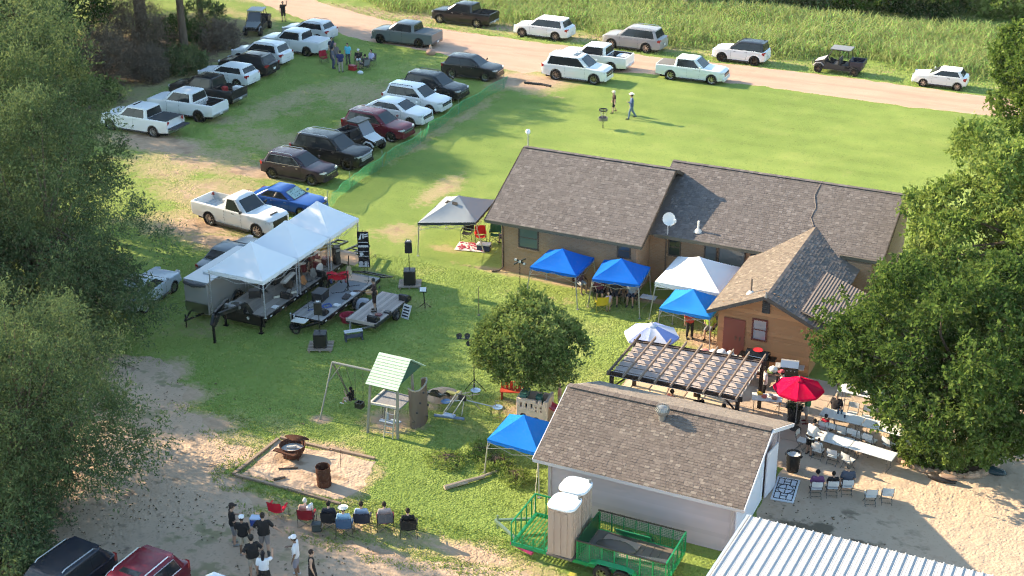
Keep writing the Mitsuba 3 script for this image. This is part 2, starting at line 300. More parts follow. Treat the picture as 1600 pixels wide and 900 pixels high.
# ---------------------------------------------------------------- grass that stands up
NOGRASS = shapely.union_all([ROAD, PATH.buffer(-.5), YARD, PIT, sg.box(-19.5, 42.9, -11, 60), sg.box(-30.6, 62.8, -11, 74), sg.box(-17, 57.8, -12, 66)])
def tufts(n, box, h, seed, spread=.05, blades=2, dens=None, cols=((.21, .28, .07), (.30, .36, .10))):
    r = np.random.default_rng(seed); x = r.uniform(box[0], box[1], n); y = r.uniform(box[2], box[3], n)
    ok = ~shapely.contains_xy(NOGRASS, x, y); b = bare_mask(x, y, np) + .3 * (meshkit.fbm(np.c_[x * .7, y * .7, x * 0], 3) - .5); ok &= (b < .35 + .25 * r.random(n))
    if dens is not None: ok &= r.random(n) < dens(x, y)
    x, y = x[ok], y[ok]; n = len(x); V, F, C = [], [], []
    for k in range(blades):
        a = r.uniform(0, 2 * np.pi, n); w = .014 + .016 * r.random(n); hh = h * (.5 + r.random(n)); lean = r.uniform(-.6, .6, (n, 2)) * hh[:, None]
        bx, by = x + r.normal(0, spread, n), y + r.normal(0, spread, n)
        dx, dy = np.cos(a) * w, np.sin(a) * w
        V.append(np.stack([np.c_[bx - dx, by - dy, np.zeros(n)], np.c_[bx + dx, by + dy, np.zeros(n)], np.c_[bx + lean[:, 0], by + lean[:, 1], hh]], 1))
        t = r.random((n, 1)); C.append(np.repeat((np.array(cols[0]) * (1 - t) + np.array(cols[1]) * t)[:, None], 3, 1))
    V = np.concatenate(V).reshape(-1, 3); C = np.concatenate(C).reshape(-1, 3)
    return V, np.arange(len(V)).reshape(-1, 3), C
def grassmesh(name, label, cat, parts, mat='m_leaf'):
    o, V, F, C = 0, [], [], []
    for v, f, c in parts: V.append(v); F.append(f + o); C.append(c); o += len(v)
    V, F, C = np.vstack(V), np.vstack(F), np.vstack(C)
    single(name, (V, F), (mat, C), label, cat, kind='stuff')
grassmesh('lawn_grass', 'short mown grass blades standing all over the lawn', 'grass', [
    tufts(90000, (-48, -10, 37, 62), .035, 11), tufts(22000, (-64, -44, 58, 101), .045, 12, .07),
    tufts(5000, (-34, -18, 36.4, 40.5), .09, 13), tufts(2500, (-44, -30, 37, 44), .10, 14)])
def weeds(n, box, h, seed, dens=None, seedhead=.35, dark=1.0):
    r = np.random.default_rng(seed); x = r.uniform(box[0], box[1], n); y = r.uniform(box[2], box[3], n)
    if dens is not None:
        ok = r.random(n) < dens(x, y); x, y = x[ok], y[ok]
    n = len(x); hv = h(x, y) * (.65 + .5 * r.random(n)); a = r.uniform(0, 2 * np.pi, n); la = r.uniform(0, 2 * np.pi, n); ln = r.uniform(.2, 1.0, n) * hv
    t = np.stack([np.cos(a), np.sin(a)], 1); l = np.stack([np.cos(la), np.sin(la)], 1); w = (.02 + .026 * r.random(n))[:, None]
    base = np.c_[x, y]; P = []
    for s, q in ((0, .8), (.45, 1.0), (.8, .8), (1.0, .12)):
        z = (hv * (s - .25 * s ** 3 * (ln / hv)))[:, None]; c = base + l * (ln[:, None] * s ** 2)
        P += [np.c_[c - t * w * q, z], np.c_[c + t * w * q, z]]
    V = np.stack(P, 1); k = (np.arange(n) * 8)[:, None, None]; F = (np.array([[0, 1, 3], [0, 3, 2], [2, 3, 5], [2, 5, 4], [4, 5, 7], [4, 7, 6]])[None] + k).reshape(-1, 3)
    m = meshkit.fbm(np.c_[x * .25, y * .25, x * 0], 3)[:, None]; rr = r.random((n, 1))
    c0 = np.array([.23, .285, .085]) * (1 - rr) + np.array([.38, .42, .17]) * rr; c0 = c0 * (1.2 - .4 * m) * dark
    C = np.repeat(c0[:, None], 8, 1); sh = (r.random(n) < seedhead)[:, None, None]
    C[:, 6:] = np.where(sh, np.array([.50, .40, .25]), C[:, 6:]); C[:, 4:6] = np.where(sh, .6 * C[:, 4:6] + .4 * np.array([.42, .38, .2]), C[:, 4:6])
    return V.reshape(-1, 3), F, C.reshape(-1, 3)
edge = lambda x: 109.7 + 1.1 * np.sin(x * .21) + .9 * np.sin(x * .53 + 1) + np.clip((-x - 58) * .32, 0, 6)
grassmesh('tall_weeds', 'tall seeding weeds and reeds in a thick band beyond the dirt road', 'weeds', [
    weeds(80000, (-82, 8, 108, 124), lambda x, y: np.clip(.5 + .55 * (y - edge(x)),   .25, 1.3) * (.75 + .5 * meshkit.fbm(np.c_[x * .3, y * .3, x * 0], 2)), 21, lambda x, y: (y > edge(x)) * np.clip(.35 + .25 * (y - edge(x)), .2, 1) * (.35 + .9 * meshkit.fbm(np.c_[x * .45, y * .45, x * 0 + 4], 2)))])
grassmesh('field_grass', 'rough green grass of the field beyond the tall weeds', 'grass', [
    weeds(20000, (-90, 12, 121, 146), lambda x, y: .5 + .7 * meshkit.fbm(np.c_[x * .15, y * .15, x * 0 + 8], 2), 22, lambda x, y: .25 + .7 * (meshkit.fbm(np.c_[x * .09, y * .12, x * 0], 2) > .5), .05, .5)])
grassmesh('verge_grass', 'dry short grass on the verge beside the far edge of the dirt road', 'grass', [
    weeds(9000, (-82, 8, 106, 111), lambda x, y: .16 + 0 * x, 23, lambda x, y: (y > 106.5 + np.clip((-x - 62) * .45, 0, 9)) * (y < edge(x) + .5) * .9, .5)])

def litter(n, boxes, seed, cols):
    r = np.random.default_rng(seed); V, C = [], []
    for (x0, x1, y0, y1), k in zip(boxes, n):
        x, y = r.uniform(x0, x1, k), r.uniform(y0, y1, k); ok = meshkit.fbm(np.c_[x * .55, y * .75, x * 0], 3, seed) > .52; x, y = x[ok], y[ok]; m = len(x); a = r.uniform(0, 6.3, m); s = r.uniform(.025, .07, m); t = np.stack([np.cos(a), np.sin(a)], 1) * s[:, None]; u = np.stack([-np.sin(a), np.cos(a)], 1) * (s * r.uniform(.3, .7, m))[:, None]; z = r.uniform(.012, .045, (m, 1)); b = np.c_[x, y]
        V.append(np.stack([np.c_[b - t, z], np.c_[b + u, z + .02], np.c_[b + t, z], np.c_[b - u, z + .01]], 1).reshape(-1, 3)); C.append(np.repeat(np.array(cols)[r.integers(0, len(cols), m)] * r.uniform(.7, 1.2, (m, 1)), 4, 0))
    V = np.vstack(V); single('leaf_litter', (V, np.arange(len(V)).reshape(-1, 4)), ('m_matte', np.vstack(C)), 'dark dead leaves scattered over the dirt and the shaded sand', 'leaves', kind='stuff')
litter((1300, 450, 260), ((-36, -12, 32.5, 38.6), (-41, -31, 35, 46), (-11.3, -5.5, 43.5, 48)), 17, ((.10, .07, .045), (.16, .11, .07), (.09, .085, .04)))
# ---------------------------------------------------------------- trees and shrubs
scene['m_bark'] = P2({'type': 'bumpmap', 'arbitrary': mikit.proc(lambda p, n, uv: .03 * fbm(p.x * 9, p.y * 9, p.z * 2.2, 3), .01), 'scale': 1.0,
                      'bsdf': {'type': 'principled', 'base_color': mikit.proc(lambda p, n, uv: mix((.075, .056, .042), (.17, .13, .10), fbm(p.x * 8, p.y * 8, p.z * 2.0, 3))), 'roughness': .95, 'specular': .1}})
def foliage(blobs, clumps, per, leaf, cols, seed, twig=.7, droop=0.0, up=.35, shell=(.62, 1.04), curl=.5, noisefac=.35, lobes=0, flat=.8, lsize=1.0):
    r = np.random.default_rng(seed); vol = np.array([b[3] * b[4] + b[4] * b[5] + b[3] * b[5] for b in blobs]); k = r.choice(len(blobs), clumps, p=vol / vol.sum())
    B = np.array(blobs)[k]; d = r.normal(size=(clumps, 3)); d /= np.linalg.norm(d, axis=1, keepdims=True)
    rad = shell[0] + (shell[1] - shell[0]) * r.random(clumps) ** .6
    lump = 1 + noisefac * (meshkit.fbm(d * 2.3 + k[:, None] * 7.1, 3, seed) - .5) * 2
    c = B[:, :3] + d * B[:, 3:6] * (rad * lump)[:, None]
    if lobes:   # clumps gather on the outer faces of smaller lobes, as on a broadleaf crown
        pick = r.choice(clumps, lobes, replace=False); lc = c[pick]; lr = r.uniform(.55, 1.05, lobes) * lsize; q = r.integers(0, lobes, clumps); dd = r.normal(size=(clumps, 3)); dd += d[pick][q] * 1.1 + [0, 0, .55]; dd /= np.linalg.norm(dd, axis=1, keepdims=True)
        c = lc[q] + dd * (lr[q] * r.uniform(.8, 1.05, clumps))[:, None] * [1, 1, flat]; d = dd
    # leave real gaps: drop clumps where a 3-D noise is low
    keep = meshkit.fbm(c * .75 + seed, 2, seed) > (.36 if not lobes else .28); c, d = c[keep], d[keep]
    keep = c[:, 2] > .06; c, d = c[keep], d[keep]; m = len(c)
    t = d * .8 + r.normal(size=(m, 3)) * .55 + np.array([0, 0, up - droop]); t /= np.linalg.norm(t, axis=1, keepdims=True)
    s = r.random((m, per)); L = twig * (.55 + .7 * r.random((m, 1)))
    base = c[:, None] + t[:, None] * (s * L)[..., None] + r.normal(size=(m, per, 3)) * (.10 * twig)
    base[..., 2] -= droop * .5 * (s * L) ** 2
    ld = t[:, None] * .45 + r.normal(size=(m, per, 3)) * .75; ld /= np.linalg.norm(ld, axis=-1, keepdims=True)
    sd = np.cross(ld, r.normal(size=(m, per, 3)) * .55 + np.array([0, 0, 1.0])); sd /= np.linalg.norm(sd, axis=-1, keepdims=True) + 1e-9
    nn = np.cross(sd, ld); ll = leaf[0] * (.65 + .7 * r.random((m, per, 1))); lw = leaf[1] * (.65 + .7 * r.random((m, per, 1)))
    P0 = base; P1 = base + ld * ll * .5 + sd * lw * .5 + nn * ll * .12 * curl; P2_ = base + ld * ll; P3 = base + ld * ll * .5 - sd * lw * .5 + nn * ll * .12 * curl
    V = np.stack([P0, P1, P2_, P3], 2).reshape(-1, 3); n = m * per
    F = (np.array([[0, 1, 2], [0, 2, 3]])[None] + (np.arange(n) * 4)[:, None, None]).reshape(-1, 3)
    tone = np.clip(.5 + .55 * (meshkit.fbm(c * .9 + 3, 2, seed + 5) - .5) * 2 + .16 * r.normal(size=m), 0, 1)[:, None] + .14 * r.normal(size=(m, per)); tone = np.clip(tone, 0, 1)[..., None]
    a, b, e = (np.array(x) for x in cols); C = np.where(tone < .5, a + (b - a) * tone * 2, b + (e - b) * (tone * 2 - 1))
    return V, F, np.repeat(C.reshape(-1, 3), 4, 0), c
def limbs(base, trunk_h, r0, tips, seed, lean=(0, 0), forks=5):
    r = np.random.default_rng(seed); m = MB(); b = np.array(base, float); top = b + [lean[0], lean[1], trunk_h]
    m.tube([b - [0, 0, .1], b + [0, 0, .25], b + (top - b) * .5 + r.normal(0, .05, 3), top], [r0 * 1.5, r0 * 1.1, r0 * .9, r0 * .75], 9)
    idx = r.choice(len(tips), min(len(tips), forks * 7), replace=False); fk = []
    for i in range(forks):
        g = tips[idx[i::forks]]; tgt = b + [lean[0], lean[1], 0] * 1 if len(g) == 0 else g.mean(0)
        st = b + (top - b) * r.uniform(.6, 1.0); mid = st + (tgt - st) * .55 + [0, 0, .25]; m.tube([st, (st + mid) / 2 + r.normal(0, .12, 3), mid], [r0 * .6, r0 * .45, r0 * .3], 6)
        for q in g:
            w = (mid + q) / 2 + r.normal(0, .18, 3); m.tube([mid, w, q], [r0 * .28, r0 * .15, .012], 5)
    return m
def tree(name, label, cat, base, trunk_h, r0, blobs, clumps, per, leaf, cols, seed, group=None, forks=6, lean=(0, 0), **k):
    base = np.array([*base, 0.0]); bl = [(base[0] + b[0], base[1] + b[1], *b[2:]) for b in blobs]
    V, F, C, cl = foliage(bl, clumps, per, leaf, cols, seed, **k)
    t = Thing(name, label, cat, None, group); t.part('trunk', limbs(base, trunk_h, r0, cl, seed, lean, forks), 'm_bark', 50); t.part('crown', (V, F), ('m_leaf', C))
    return t
CEDAR = ((.058, .086, .042), (.10, .145, .062), (.175, .225, .092)); DUSK = ((.070, .10, .046), (.115, .16, .064), (.195, .235, .092))
OAK = ((.060, .105, .022), (.105, .165, .034), (.175, .235, .055)); LIME = ((.14, .215, .045), (.22, .295, .07), (.30, .36, .11)); DARK = ((.030, .060, .02), (.050, .095, .028), (.09, .14, .04))
LF = dict(droop=.4, up=.15, noisefac=.6, shell=(.4, 1.05), flat=.62, lsize=1.35)
tree('shade_tree', 'feathery dark green tree on the left beside the gooseneck trailer', 'tree', (-48.6, 47.1), 4.0, .26, [(4.2, -.2, 2.6, 2.4, 1.8, 1.2), (3.4, -1.4, 4.0, 2.4, 1.8, 1.1), (5.6, .3, 2.2, 1.9, 1.6, 1.1), (0.65, 0.76, 2.69, 3.6, 2.6, 1.37), (2.4, 2.47, 3.61, 2.83, 2.4, 1.16), (-1.31, 0.57, 4.62, 4.03, 3.0, 1.37), (0.98, 1.52, 5.72, 3.27, 2.8, 1.26), (-1.96, 0.19, 7.19, 3.27, 2.8, 1.37), (0.22, 0.57, 8.48, 2.18, 2.0, 1.05), (2.62, 0.95, 2.12, 2.4, 2.0, 1.05), (-2.83, -0.76, 2.96, 2.83, 2.6, 1.68), (-0.87, 1.52, 9.77, 1.53, 1.4, 0.95)], 5700, 19, (.18, .066), CEDAR, 31, lobes=180, twig=1.1, **LF)
tree('shade_tree', 'dark green tree nearest the camera leaning over the dark car at the lower left', 'tree', (-36.8, 33.95), 3.2, .24, [(-.9, -1.2, 1.5, 1.6, 1.4, 1.0), (.3, -.6, 1.4, 1.5, 1.3, .9), (-2.2, -1.6, 2.2, 1.7, 1.6, 1.5), (.3, .8, 4.3, 2.9, 2.4, 1.1), (1.6, 1.4, 3.1, 1.9, 1.8, .9), (-.6, .2, 5.8, 2.9, 2.6, 1.2), (-1.2, .6, 7.3, 2.2, 2.2, 1.0), (.6, .2, 2.4, 1.8, 1.8, .9), (-1.9, -.6, 4.0, 2.2, 2.4, 1.6), (.9, 1.6, 6.6, 1.5, 1.5, .8)], 3900, 19, (.16, .058), CEDAR, 32, lobes=120, twig=1.0, **LF)
tree('shade_tree', 'tall green tree at the upper left edge rising beside the first parked white pickup', 'tree', (-54.6, 53.3), 5.5, .30, [(.4, 0, 4.4, 3.6, 3.2, 1.4), (-.8, .4, 6.6, 3.4, 3.2, 1.4), (1.2, .8, 8.2, 3.2, 2.8, 1.3), (-.6, 0, 10.2, 3.2, 3.0, 1.4), (.8, .2, 12.2, 2.6, 2.6, 1.2), (-3.0, .6, 9.2, 2.6, 2.6, 2.0), (2.6, 1.2, 5.6, 1.8, 1.8, .9)], 4400, 17, (.20, .078), DUSK, 33, lobes=150, twig=1.15, **LF)
tree('shade_tree', 'dense dark tree filling the middle of the left edge of the view', 'tree', (-52.0, 44.6), 3.0, .26, [(0, 0, 3.4, 3.4, 3.4, 1.8), (.3, .3, 5.8, 3.0, 3.0, 1.6), (2.0, -1.2, 2.2, 2.6, 2.6, 1.2), (4.0, -2.6, 1.8, 2.2, 2.2, 1.2)], 2800, 15, (.21, .08), CEDAR, 34, lobes=90, twig=1.1, **LF)
tree('shade_tree', 'yellow-tinged bushy tree at the far upper left corner', 'tree', (-58.8, 57.4), 5.0, .26, [(0, 0, 4.6, 3.3, 3.2, 1.8), (.4, .2, 8.4, 3.2, 3.2, 2.0), (.2, 0, 11.6, 2.5, 2.4, 1.6)], 2300, 15, (.23, .095), DUSK, 35, lobes=80, twig=1.15, **LF)
tree('shade_tree', 'small ragged tree between the lower left tree and the dirt path', 'tree', (-40.2, 37.6), 2.6, .18, [(0, 0, 2.6, 2.4, 2.4, 1.0), (.4, .6, 4.2, 2.2, 2.2, 1.0), (-.4, .2, 5.8, 1.8, 1.8, 1.0)], 1600, 17, (.18, .066), CEDAR, 36, lobes=60, twig=1.0, **LF)
for q, (x, y, r_, h, lb) in enumerate([(-36.2, 31.6, 1.9, 2.6, 'leafy bush at the left edge under the nearest tree'), (-34.3, 30.0, 1.3, 1.6, 'low bush in the lower left corner beside the dark car'), (-38.6, 34.6, 2.2, 3.2, 'tall bush at the left edge behind the nearest tree')]):
    tree('understory_bush', lb, 'bush', (x, y), h * .4, .05, [(0, 0, h * .5, r_, r_ * .9, h * .5)], 700, 13, (.19, .075), CEDAR, 140 + q, twig=.7, up=.3)
# woods beyond the left row of parked cars
WD = dict(droop=.2, up=.2, twig=1.2)
tree('woodland_tree', 'tall bare-trunked tree standing over the far end of the left row of cars', 'tree', (-71.9, 89.9), 7.5, .33, [(0, 0, 10.2, 4.2, 4.2, 2.4), (1.6, 2.6, 8.2, 3.0, 2.8, 1.5), (0, 0, 13.0, 3.0, 3.0, 2.0), (2.4, 4.4, 7.2, 2.2, 2.2, 1.1)], 1700, 12, (.34, .15), DARK, 41, **WD)
tree('woodland_tree', 'dark woodland tree behind the black pickup of the left row', 'tree', (-77.5, 82.5), 6.0, .3, [(0, 0, 7.2, 4.0, 3.8, 3.2), (0, 1, 11.6, 3.4, 3.4, 2.8)], 1500, 12, (.34, .15), DARK, 42, **WD)
tree('woodland_tree', 'woodland tree with low green branches behind the foremost white pickup', 'tree', (-73.2, 74.8), 4.0, .26, [(0, 0, 3.0, 3.4, 2.8, 2.2), (-.6, -.4, 6.6, 3.2, 3.0, 2.6), (-1.6, 0, 10.6, 3.0, 3.0, 2.4)], 1900, 13, (.30, .13), DUSK, 43, **WD)
tree('woodland_tree', 'dark woodland tree farthest back along the edge of the woods', 'tree', (-80.5, 95.5), 6.0, .3, [(0, 0, 8.0, 4.2, 4.2, 3.2), (0, 0, 12.4, 3.4, 3.4, 2.6)], 1300, 12, (.36, .16), DARK, 44, **WD)
tree('woodland_tree', 'woodland tree between the tall bare trunk and the utility vehicle by the road', 'tree', (-79.0, 101.5), 4.0, .24, [(0, 0, 5.6, 3.2, 2.8, 3.0), (0, 0, 9.6, 2.8, 2.8, 2.4)], 900, 12, (.34, .15), DUSK, 45, **WD)
for q, (x, y, lb) in enumerate([(-78.2, 77.6, 'tall woodland tree shading the near end of the left row of cars'), (-79.5, 85.6, 'tall woodland tree shading the middle of the left row of cars'), (-78.5, 92.6, 'tall woodland tree shading the far end of the left row of cars')]):
    tree('tall_woodland_tree', lb, 'tree', (x, y), 8, .34, [(0, 0, 9.5, 3.9, 3.4, 2.4), (.8, .6, 13.0, 3.6, 3.2, 2.4), (-.4, -.4, 16.0, 2.8, 2.6, 1.8)], 2300, 12, (.34, .16), DARK, 150 + q, **WD)
for q, (x, y, h, r_, lb) in enumerate([(-86.5, 79, 11.5, 4.6, 'dark woodland tree deep in the woods, nearest of those behind the thicket'), (-88, 89, 12, 4.8, 'dark woodland tree deep in the woods behind the tall bare trunk'), (-89, 99, 12, 4.6, 'dark woodland tree deep in the woods at the far edge beside the road'), (-82, 71.5, 9, 3.6, 'dark woodland tree at the near edge of the woods')]):
    tree('woodland_tree', lb, 'tree', (x, y), h * .5, .28, [(0, 0, h * .5, r_, r_ * .9, h * .26), (0, .5, h * .85, r_ * .8, r_ * .8, h * .2)], 1300, 12, (.38, .17), DARK, 46 + q, twig=1.2)
TAN = ((.13, .108, .09), (.19, .158, .13), (.25, .21, .17))
for q, (x, y, h, lb) in enumerate([(-73.0, 81.6, 3.9, 'leafless mauve-brown thicket behind the left row of cars, largest of them'), (-75.0, 87.6, 5.0, 'grey-brown dead brush left of the tall bare tree trunk'), (-70.6, 83.6, 2.0, 'low mauve-brown brush at the foot of the thicket')]):
    tree('dry_shrub', lb, 'shrub', (x, y), h * .5, .09, [(0, 0, h * .52, 2.3 * h / 4.6, 2.1 * h / 4.6, h * .5)], 800, 12, (.30, .035), TAN, 50 + q, forks=9, twig=.9, up=.5)
for q, (x, y, r_, h, lb) in enumerate([(-69.5, 86.8, 1.6, 1.7, 'grey-green scrub under the tall bare trunk'), (-71.5, 93.8, 1.8, 1.9, 'scrub behind the white suv of the row by the woods'), (-74.5, 92.0, 2.2, 2.6, 'tall scrub in the woods behind the tall bare trunk'), (-76.0, 97.5, 2.2, 2.4, 'scrub at the edge of the woods beside the wooden post'), (-79.0, 90.5, 2.6, 3.2, 'tall dark scrub in the middle of the woods'), (-70.3, 77.4, 1.5, 1.5, 'low green scrub around the fallen trunk'), (-77.0, 79.0, 2.6, 3.0, 'dark scrub left of the mauve-brown thicket'), (-82.0, 84.0, 3.0, 3.4, 'dark scrub deep in the woods behind the thicket')]):
    tree('undergrowth_bush', lb, 'bush', (x, y), h * .4, .05, [(0, 0, h * .5, r_, r_ * .9, h * .5)], 330, 11, (.30, .09), (DUSK, TAN, DARK)[q % 3], 120 + q, twig=.6, up=.6)
# trees on the right
tree('broadleaf_tree', 'large rounded dark green tree over the tables and the stone planter', 'tree', (-5.9, 53.3), 3.4, .30, [(0, .2, 5.0, 4.4, 4.2, 3.0), (-2.3, .9, 4.5, 2.4, 2.5, 1.8), (2.6, -.4, 4.2, 2.8, 2.7, 2.2), (.4, .3, 6.6, 3.2, 3.2, 2.0), (-.6, -1.9, 4.5, 2.6, 2.0, 1.6), (2.6, 1.0, 6.0, 2.6, 2.6, 2.0), (1.6, -2.4, 3.9, 2.2, 1.6, 1.5)], 5600, 15, (.20, .125), ((.048, .086, .022), (.090, .145, .032), (.16, .215, .056)), 61, twig=.55, up=.45, shell=(.72, 1.0), lobes=150, lsize=1.1)
tree('broadleaf_tree', 'bright lime green tree beside the far gable end of the house', 'tree', (-5.5, 66.9), 3.4, .26, [(0, 0, 4.6, 4.0, 3.7, 2.8), (.4, .6, 7.4, 3.5, 3.3, 2.5), (2.4, 2.0, 9.4, 2.9, 2.8, 2.4), (-1.6, -.8, 3.2, 2.6, 2.4, 2.2), (2.8, -1.2, 5.6, 2.8, 2.8, 2.6)], 4000, 15, (.24, .14), LIME, 62, twig=.6, up=.5, shell=(.6, 1.0), lobes=105, lsize=1.1)
tree('broadleaf_tree', 'grey-green tree at the right edge standing in front of the dirt road', 'tree', (-6.8, 92.6), 3.4, .26, [(-.2, 0, 5.0, 3.4, 3.2, 2.8), (.2, 0, 6.6, 3.2, 3.0, 2.2), (2.6, 0, 5.6, 2.6, 2.4, 2.4)], 2600, 13, (.28, .17), OAK, 63, twig=.65, up=.5, lobes=75, lsize=1.1)
tree('broadleaf_tree', 'small round tree on the lawn between the stage and the garage', 'tree', (-23.05, 49.85), 1.7, .15, [(0.05, .1, 3.1, 1.85, 1.8, 1.45), (-.65, .1, 2.6, 1.3, 1.35, 1.05), (.85, .3, 2.7, 1.35, 1.3, 1.15), (.1, .1, 3.95, 1.3, 1.3, .85)], 2500, 13, (.17, .10), ((.10, .15, .04), (.16, .22, .06), (.24, .29, .10)), 64, twig=.45, up=.55, shell=(.55, 1.0), lobes=75, lsize=.75)
# shrubs in the planter, by the house and beyond the weeds
def shrub(name, label, x, y, rx, h, n, leaf, cols, seed, group=None, cat='shrub', per=12):
    tree(name, label, cat, (x, y), h * .45, .035 + h * .012, [(0, 0, h * .5, rx, rx * .9, h * .5), (rx * .3, -rx * .2, h * .38, rx * .7, rx * .7, h * .38)], n, per, leaf, cols, seed, group, forks=4, twig=.16 + h * .12, up=.55)
for q, (x, y, rx, h, lb) in enumerate([(-6.6, 52.6, .8, .85, 'leafy green plant in the planter behind the tan bag'), (-5.4, 52.75, .75, .8, 'leafy green plant in the middle of the stone planter'), (-4.3, 53.6, .8, .9, 'leafy plant at the right end of the stone planter'), (-7.0, 53.6, .7, .8, 'leafy plant at the left end of the stone planter by the tables')]):
    shrub('garden_plant', lb, x, y, rx, h, 190, (.16, .08), LIME if q % 2 else OAK, 70 + q)
for q, (x, y, rx, h, lb) in enumerate([(-22.3, 45.0, .8, .32, 'low green weed clump at the foot of the blue canopy by the garage'), (-23.2, 45.5, .6, .35, 'low weed clump just left of the blue canopy by the garage'), (-21.0, 44.3, .55, .25, 'low weed clump under the front edge of the blue canopy by the garage'), (-24.2, 44.4, .8, .25, 'pale low weed patch above the rotting log')]):
    shrub('weed_clump', lb, x, y, rx, h, 110, (.16, .04), LIME, 76 + q, cat='weed')
FS = [(-74, 122, 3.4, 3.0), (-66, 121.5, 3.4, 2.6), (-57, 122, 3.6, 3.0), (-51, 124, 3.8, 3.8), (-44.5, 126, 4.0, 4.4), (-38.5, 127.5, 4.4, 5.0), (-32.5, 128.5, 4.4, 5.0), (-27, 129.5, 4.4, 4.6), (-21.5, 130, 4.2, 4.0), (-15, 132.5, 4.2, 3.4), (-8.5, 130.5, 4.0, 3.2), (-48, 131, 5, 6), (-37, 134, 5, 6.5), (-27, 136, 5, 6), (-17, 138, 5, 4.5)]
for q, (x, y, rx, h) in enumerate(FS):
    shrub('field_shrub', 'dark green bushy shrub in the field beyond the tall weeds', x, y, rx, h, 520, (.42, .2), LIME if q == 9 else (DUSK, OAK, DARK)[q % 3], 90 + q, 'shrubs in the field beyond the weeds', per=12)
# ---------------------------------------------------------------- buildings
def brick_col(p, n, uv):
    along = dr.select(dr.abs(n.x) > .7, p.y, p.x); row = dr.floor(p.z / .076); u = along / .21 + .5 * (row - 2 * dr.floor(row / 2)); fu = u - dr.floor(u); fv = p.z / .076 - row
    r = cell_rand(dr.floor(u), row, 3)
    c = mix((.34, .20, .115), (.44, .27, .155), r); c = mix(c, (.38, .225, .13), fbm(p.x * .6, p.y * .6, p.z * .6, 3))
    mort = dr.maximum(smoothstep(.05, .02, dr.minimum(fu, 1 - fu)), smoothstep(.13, .07, dr.minimum(fv, 1 - fv)))
    return mix(c, (.36, .29, .225), .75 * mort)
def brick_h(p, n, uv):
    along = dr.select(dr.abs(n.x) > .7, p.y, p.x); row = dr.floor(p.z / .076); u = along / .21 + .5 * (row - 2 * dr.floor(row / 2)); fu = u - dr.floor(u); fv = p.z / .076 - row
    return .008 * smoothstep(.03, .1, dr.minimum(dr.minimum(fu, 1 - fu) * 2.2, dr.minimum(fv, 1 - fv)))
bumped('m_brick', brick_col, brick_h, rough=.9, eps=.004)
scene['m_pane'] = principled(vc(), .05, specular=.7)
scene['m_shingle'] = principled(vc(), .92, specular=.15)
def shingles(o, u, v, Lu, Lv, seed, cols, expo=.145, wid=(.14, .27), ok=None, th=.02):
    """tabs on the plane o + a*u + b*v (unit u, v): arrays (k,8,3) corners and (k,3) colours"""
    r = np.random.default_rng(seed); o, u, v = (np.asarray(x, float) for x in (o, u, v)); n = np.cross(u, v); n *= np.sign(n[2]); V, C = [], []
    for k in range(int(Lv / expo)):
        b0 = k * expo; b1 = min(b0 + expo * 1.25, Lv); a = -r.random() * .2; last = 0
        while a < Lu:
            w = r.uniform(*wid); a0, a1 = max(a, 0), min(a + w, Lu); a += w
            if a1 - a0 < .03 or (ok is not None and not ok((a0 + a1) / 2, (b0 + b1) / 2)): continue
            t = th * (.55 + .75 * r.random()); g = .006; d0 = r.uniform(-.008, .008)
            q = [o + u * x + v * y + n * z for x, y, z in ((a0 + g, b0 + d0, .004), (a1 - g, b0 + d0, .004), (a1 - g, b1, .002), (a0 + g, b1, .002), (a0 + g, b0 + d0, .004 + t), (a1 - g, b0 + d0, .004 + t), (a1 - g, b1, .006), (a0 + g, b1, .006))]
            last = (last + 1 + (r.random() < .3)) % 3 if r.random() < .8 else 0; c = np.array(cols[0]) * (1 - (.0, .5, 1)[last]) + np.array(cols[1 + (r.random() < .28)]) * (.0, .5, 1)[last]; V.append(q); C.append(c * (.87 + .26 * r.random()))
    return np.array(V), np.array(C)
TABF = np.array([[4, 5, 6], [4, 6, 7], [0, 1, 5], [0, 5, 4], [1, 2, 6], [1, 6, 5], [3, 0, 4], [3, 4, 7]])
def tabmesh(V, C): k = len(V); return (V.reshape(-1, 3), (TABF[None] + (np.arange(k) * 8)[:, None, None]).reshape(-1, 3)), np.repeat(C, 8, 0)
def gable_x(x0, x1, yf, zf, yr, zr, yb, zb, th=.09, lift=0):
    """roof deck with its ridge along x"""
    m = MB()
    for ya, za in ((yf, zf), (yb, zb)): m.slab([(x0, ya, za - th), (x1, ya, za - th), (x1, yr, zr - th), (x0, yr, zr - th)][:: 1 if ya < yr else -1], th - .002)
    return m
def slope(x0, x1, ya, za, yb, zb):
    v = np.array([0, yb - ya, zb - za]); L = np.linalg.norm(v); return (np.array([x0, ya, za]), np.array([1.0, 0, 0]), v / L, x1 - x0, L)
def wall_gable_x(x0, x1, y0, y1, ze, yr, zr): # solid block with gables at both x ends
    M = (np.array([[0, 0, 1.0], [1, 0, 0], [0, 1, 0]]), (0, 0, 0)); return MB().prism([(y0, -.05), (y1, -.05), (y1, ze), (yr, zr), (y0, ze)], x0, x1, M)
GREY = ((.138, .121, .116), (.158, .140, .134), (.188, .169, .162)); BRN = ((.142, .116, .102), (.166, .137, .120), (.212, .18, .155))
house = Thing('brick_house', 'long low tan brick house with grey-brown shingle roofs at the centre right', 'house')
house.part('wall', wall_gable_x(-30.55, -22.9, 62.9, 71.7, 3.02, 67.3, 5.2), 'm_brick', label='tan brick wall of the left half of the house')
house.part('wall', wall_gable_x(-22.89, -11.4, 64.8, 74.0, 3.0, 69.4, 4.9), 'm_brick', label='tan brick wall of the right half of the house')
ra = house.part('roof', gable_x(-31.25, -22.45, 62.35, 3.03, 67.3, 5.53, 72.25, 3.03), ('m_shingle', (.13, .11, .10)), label='shingle roof of the left half of the house')
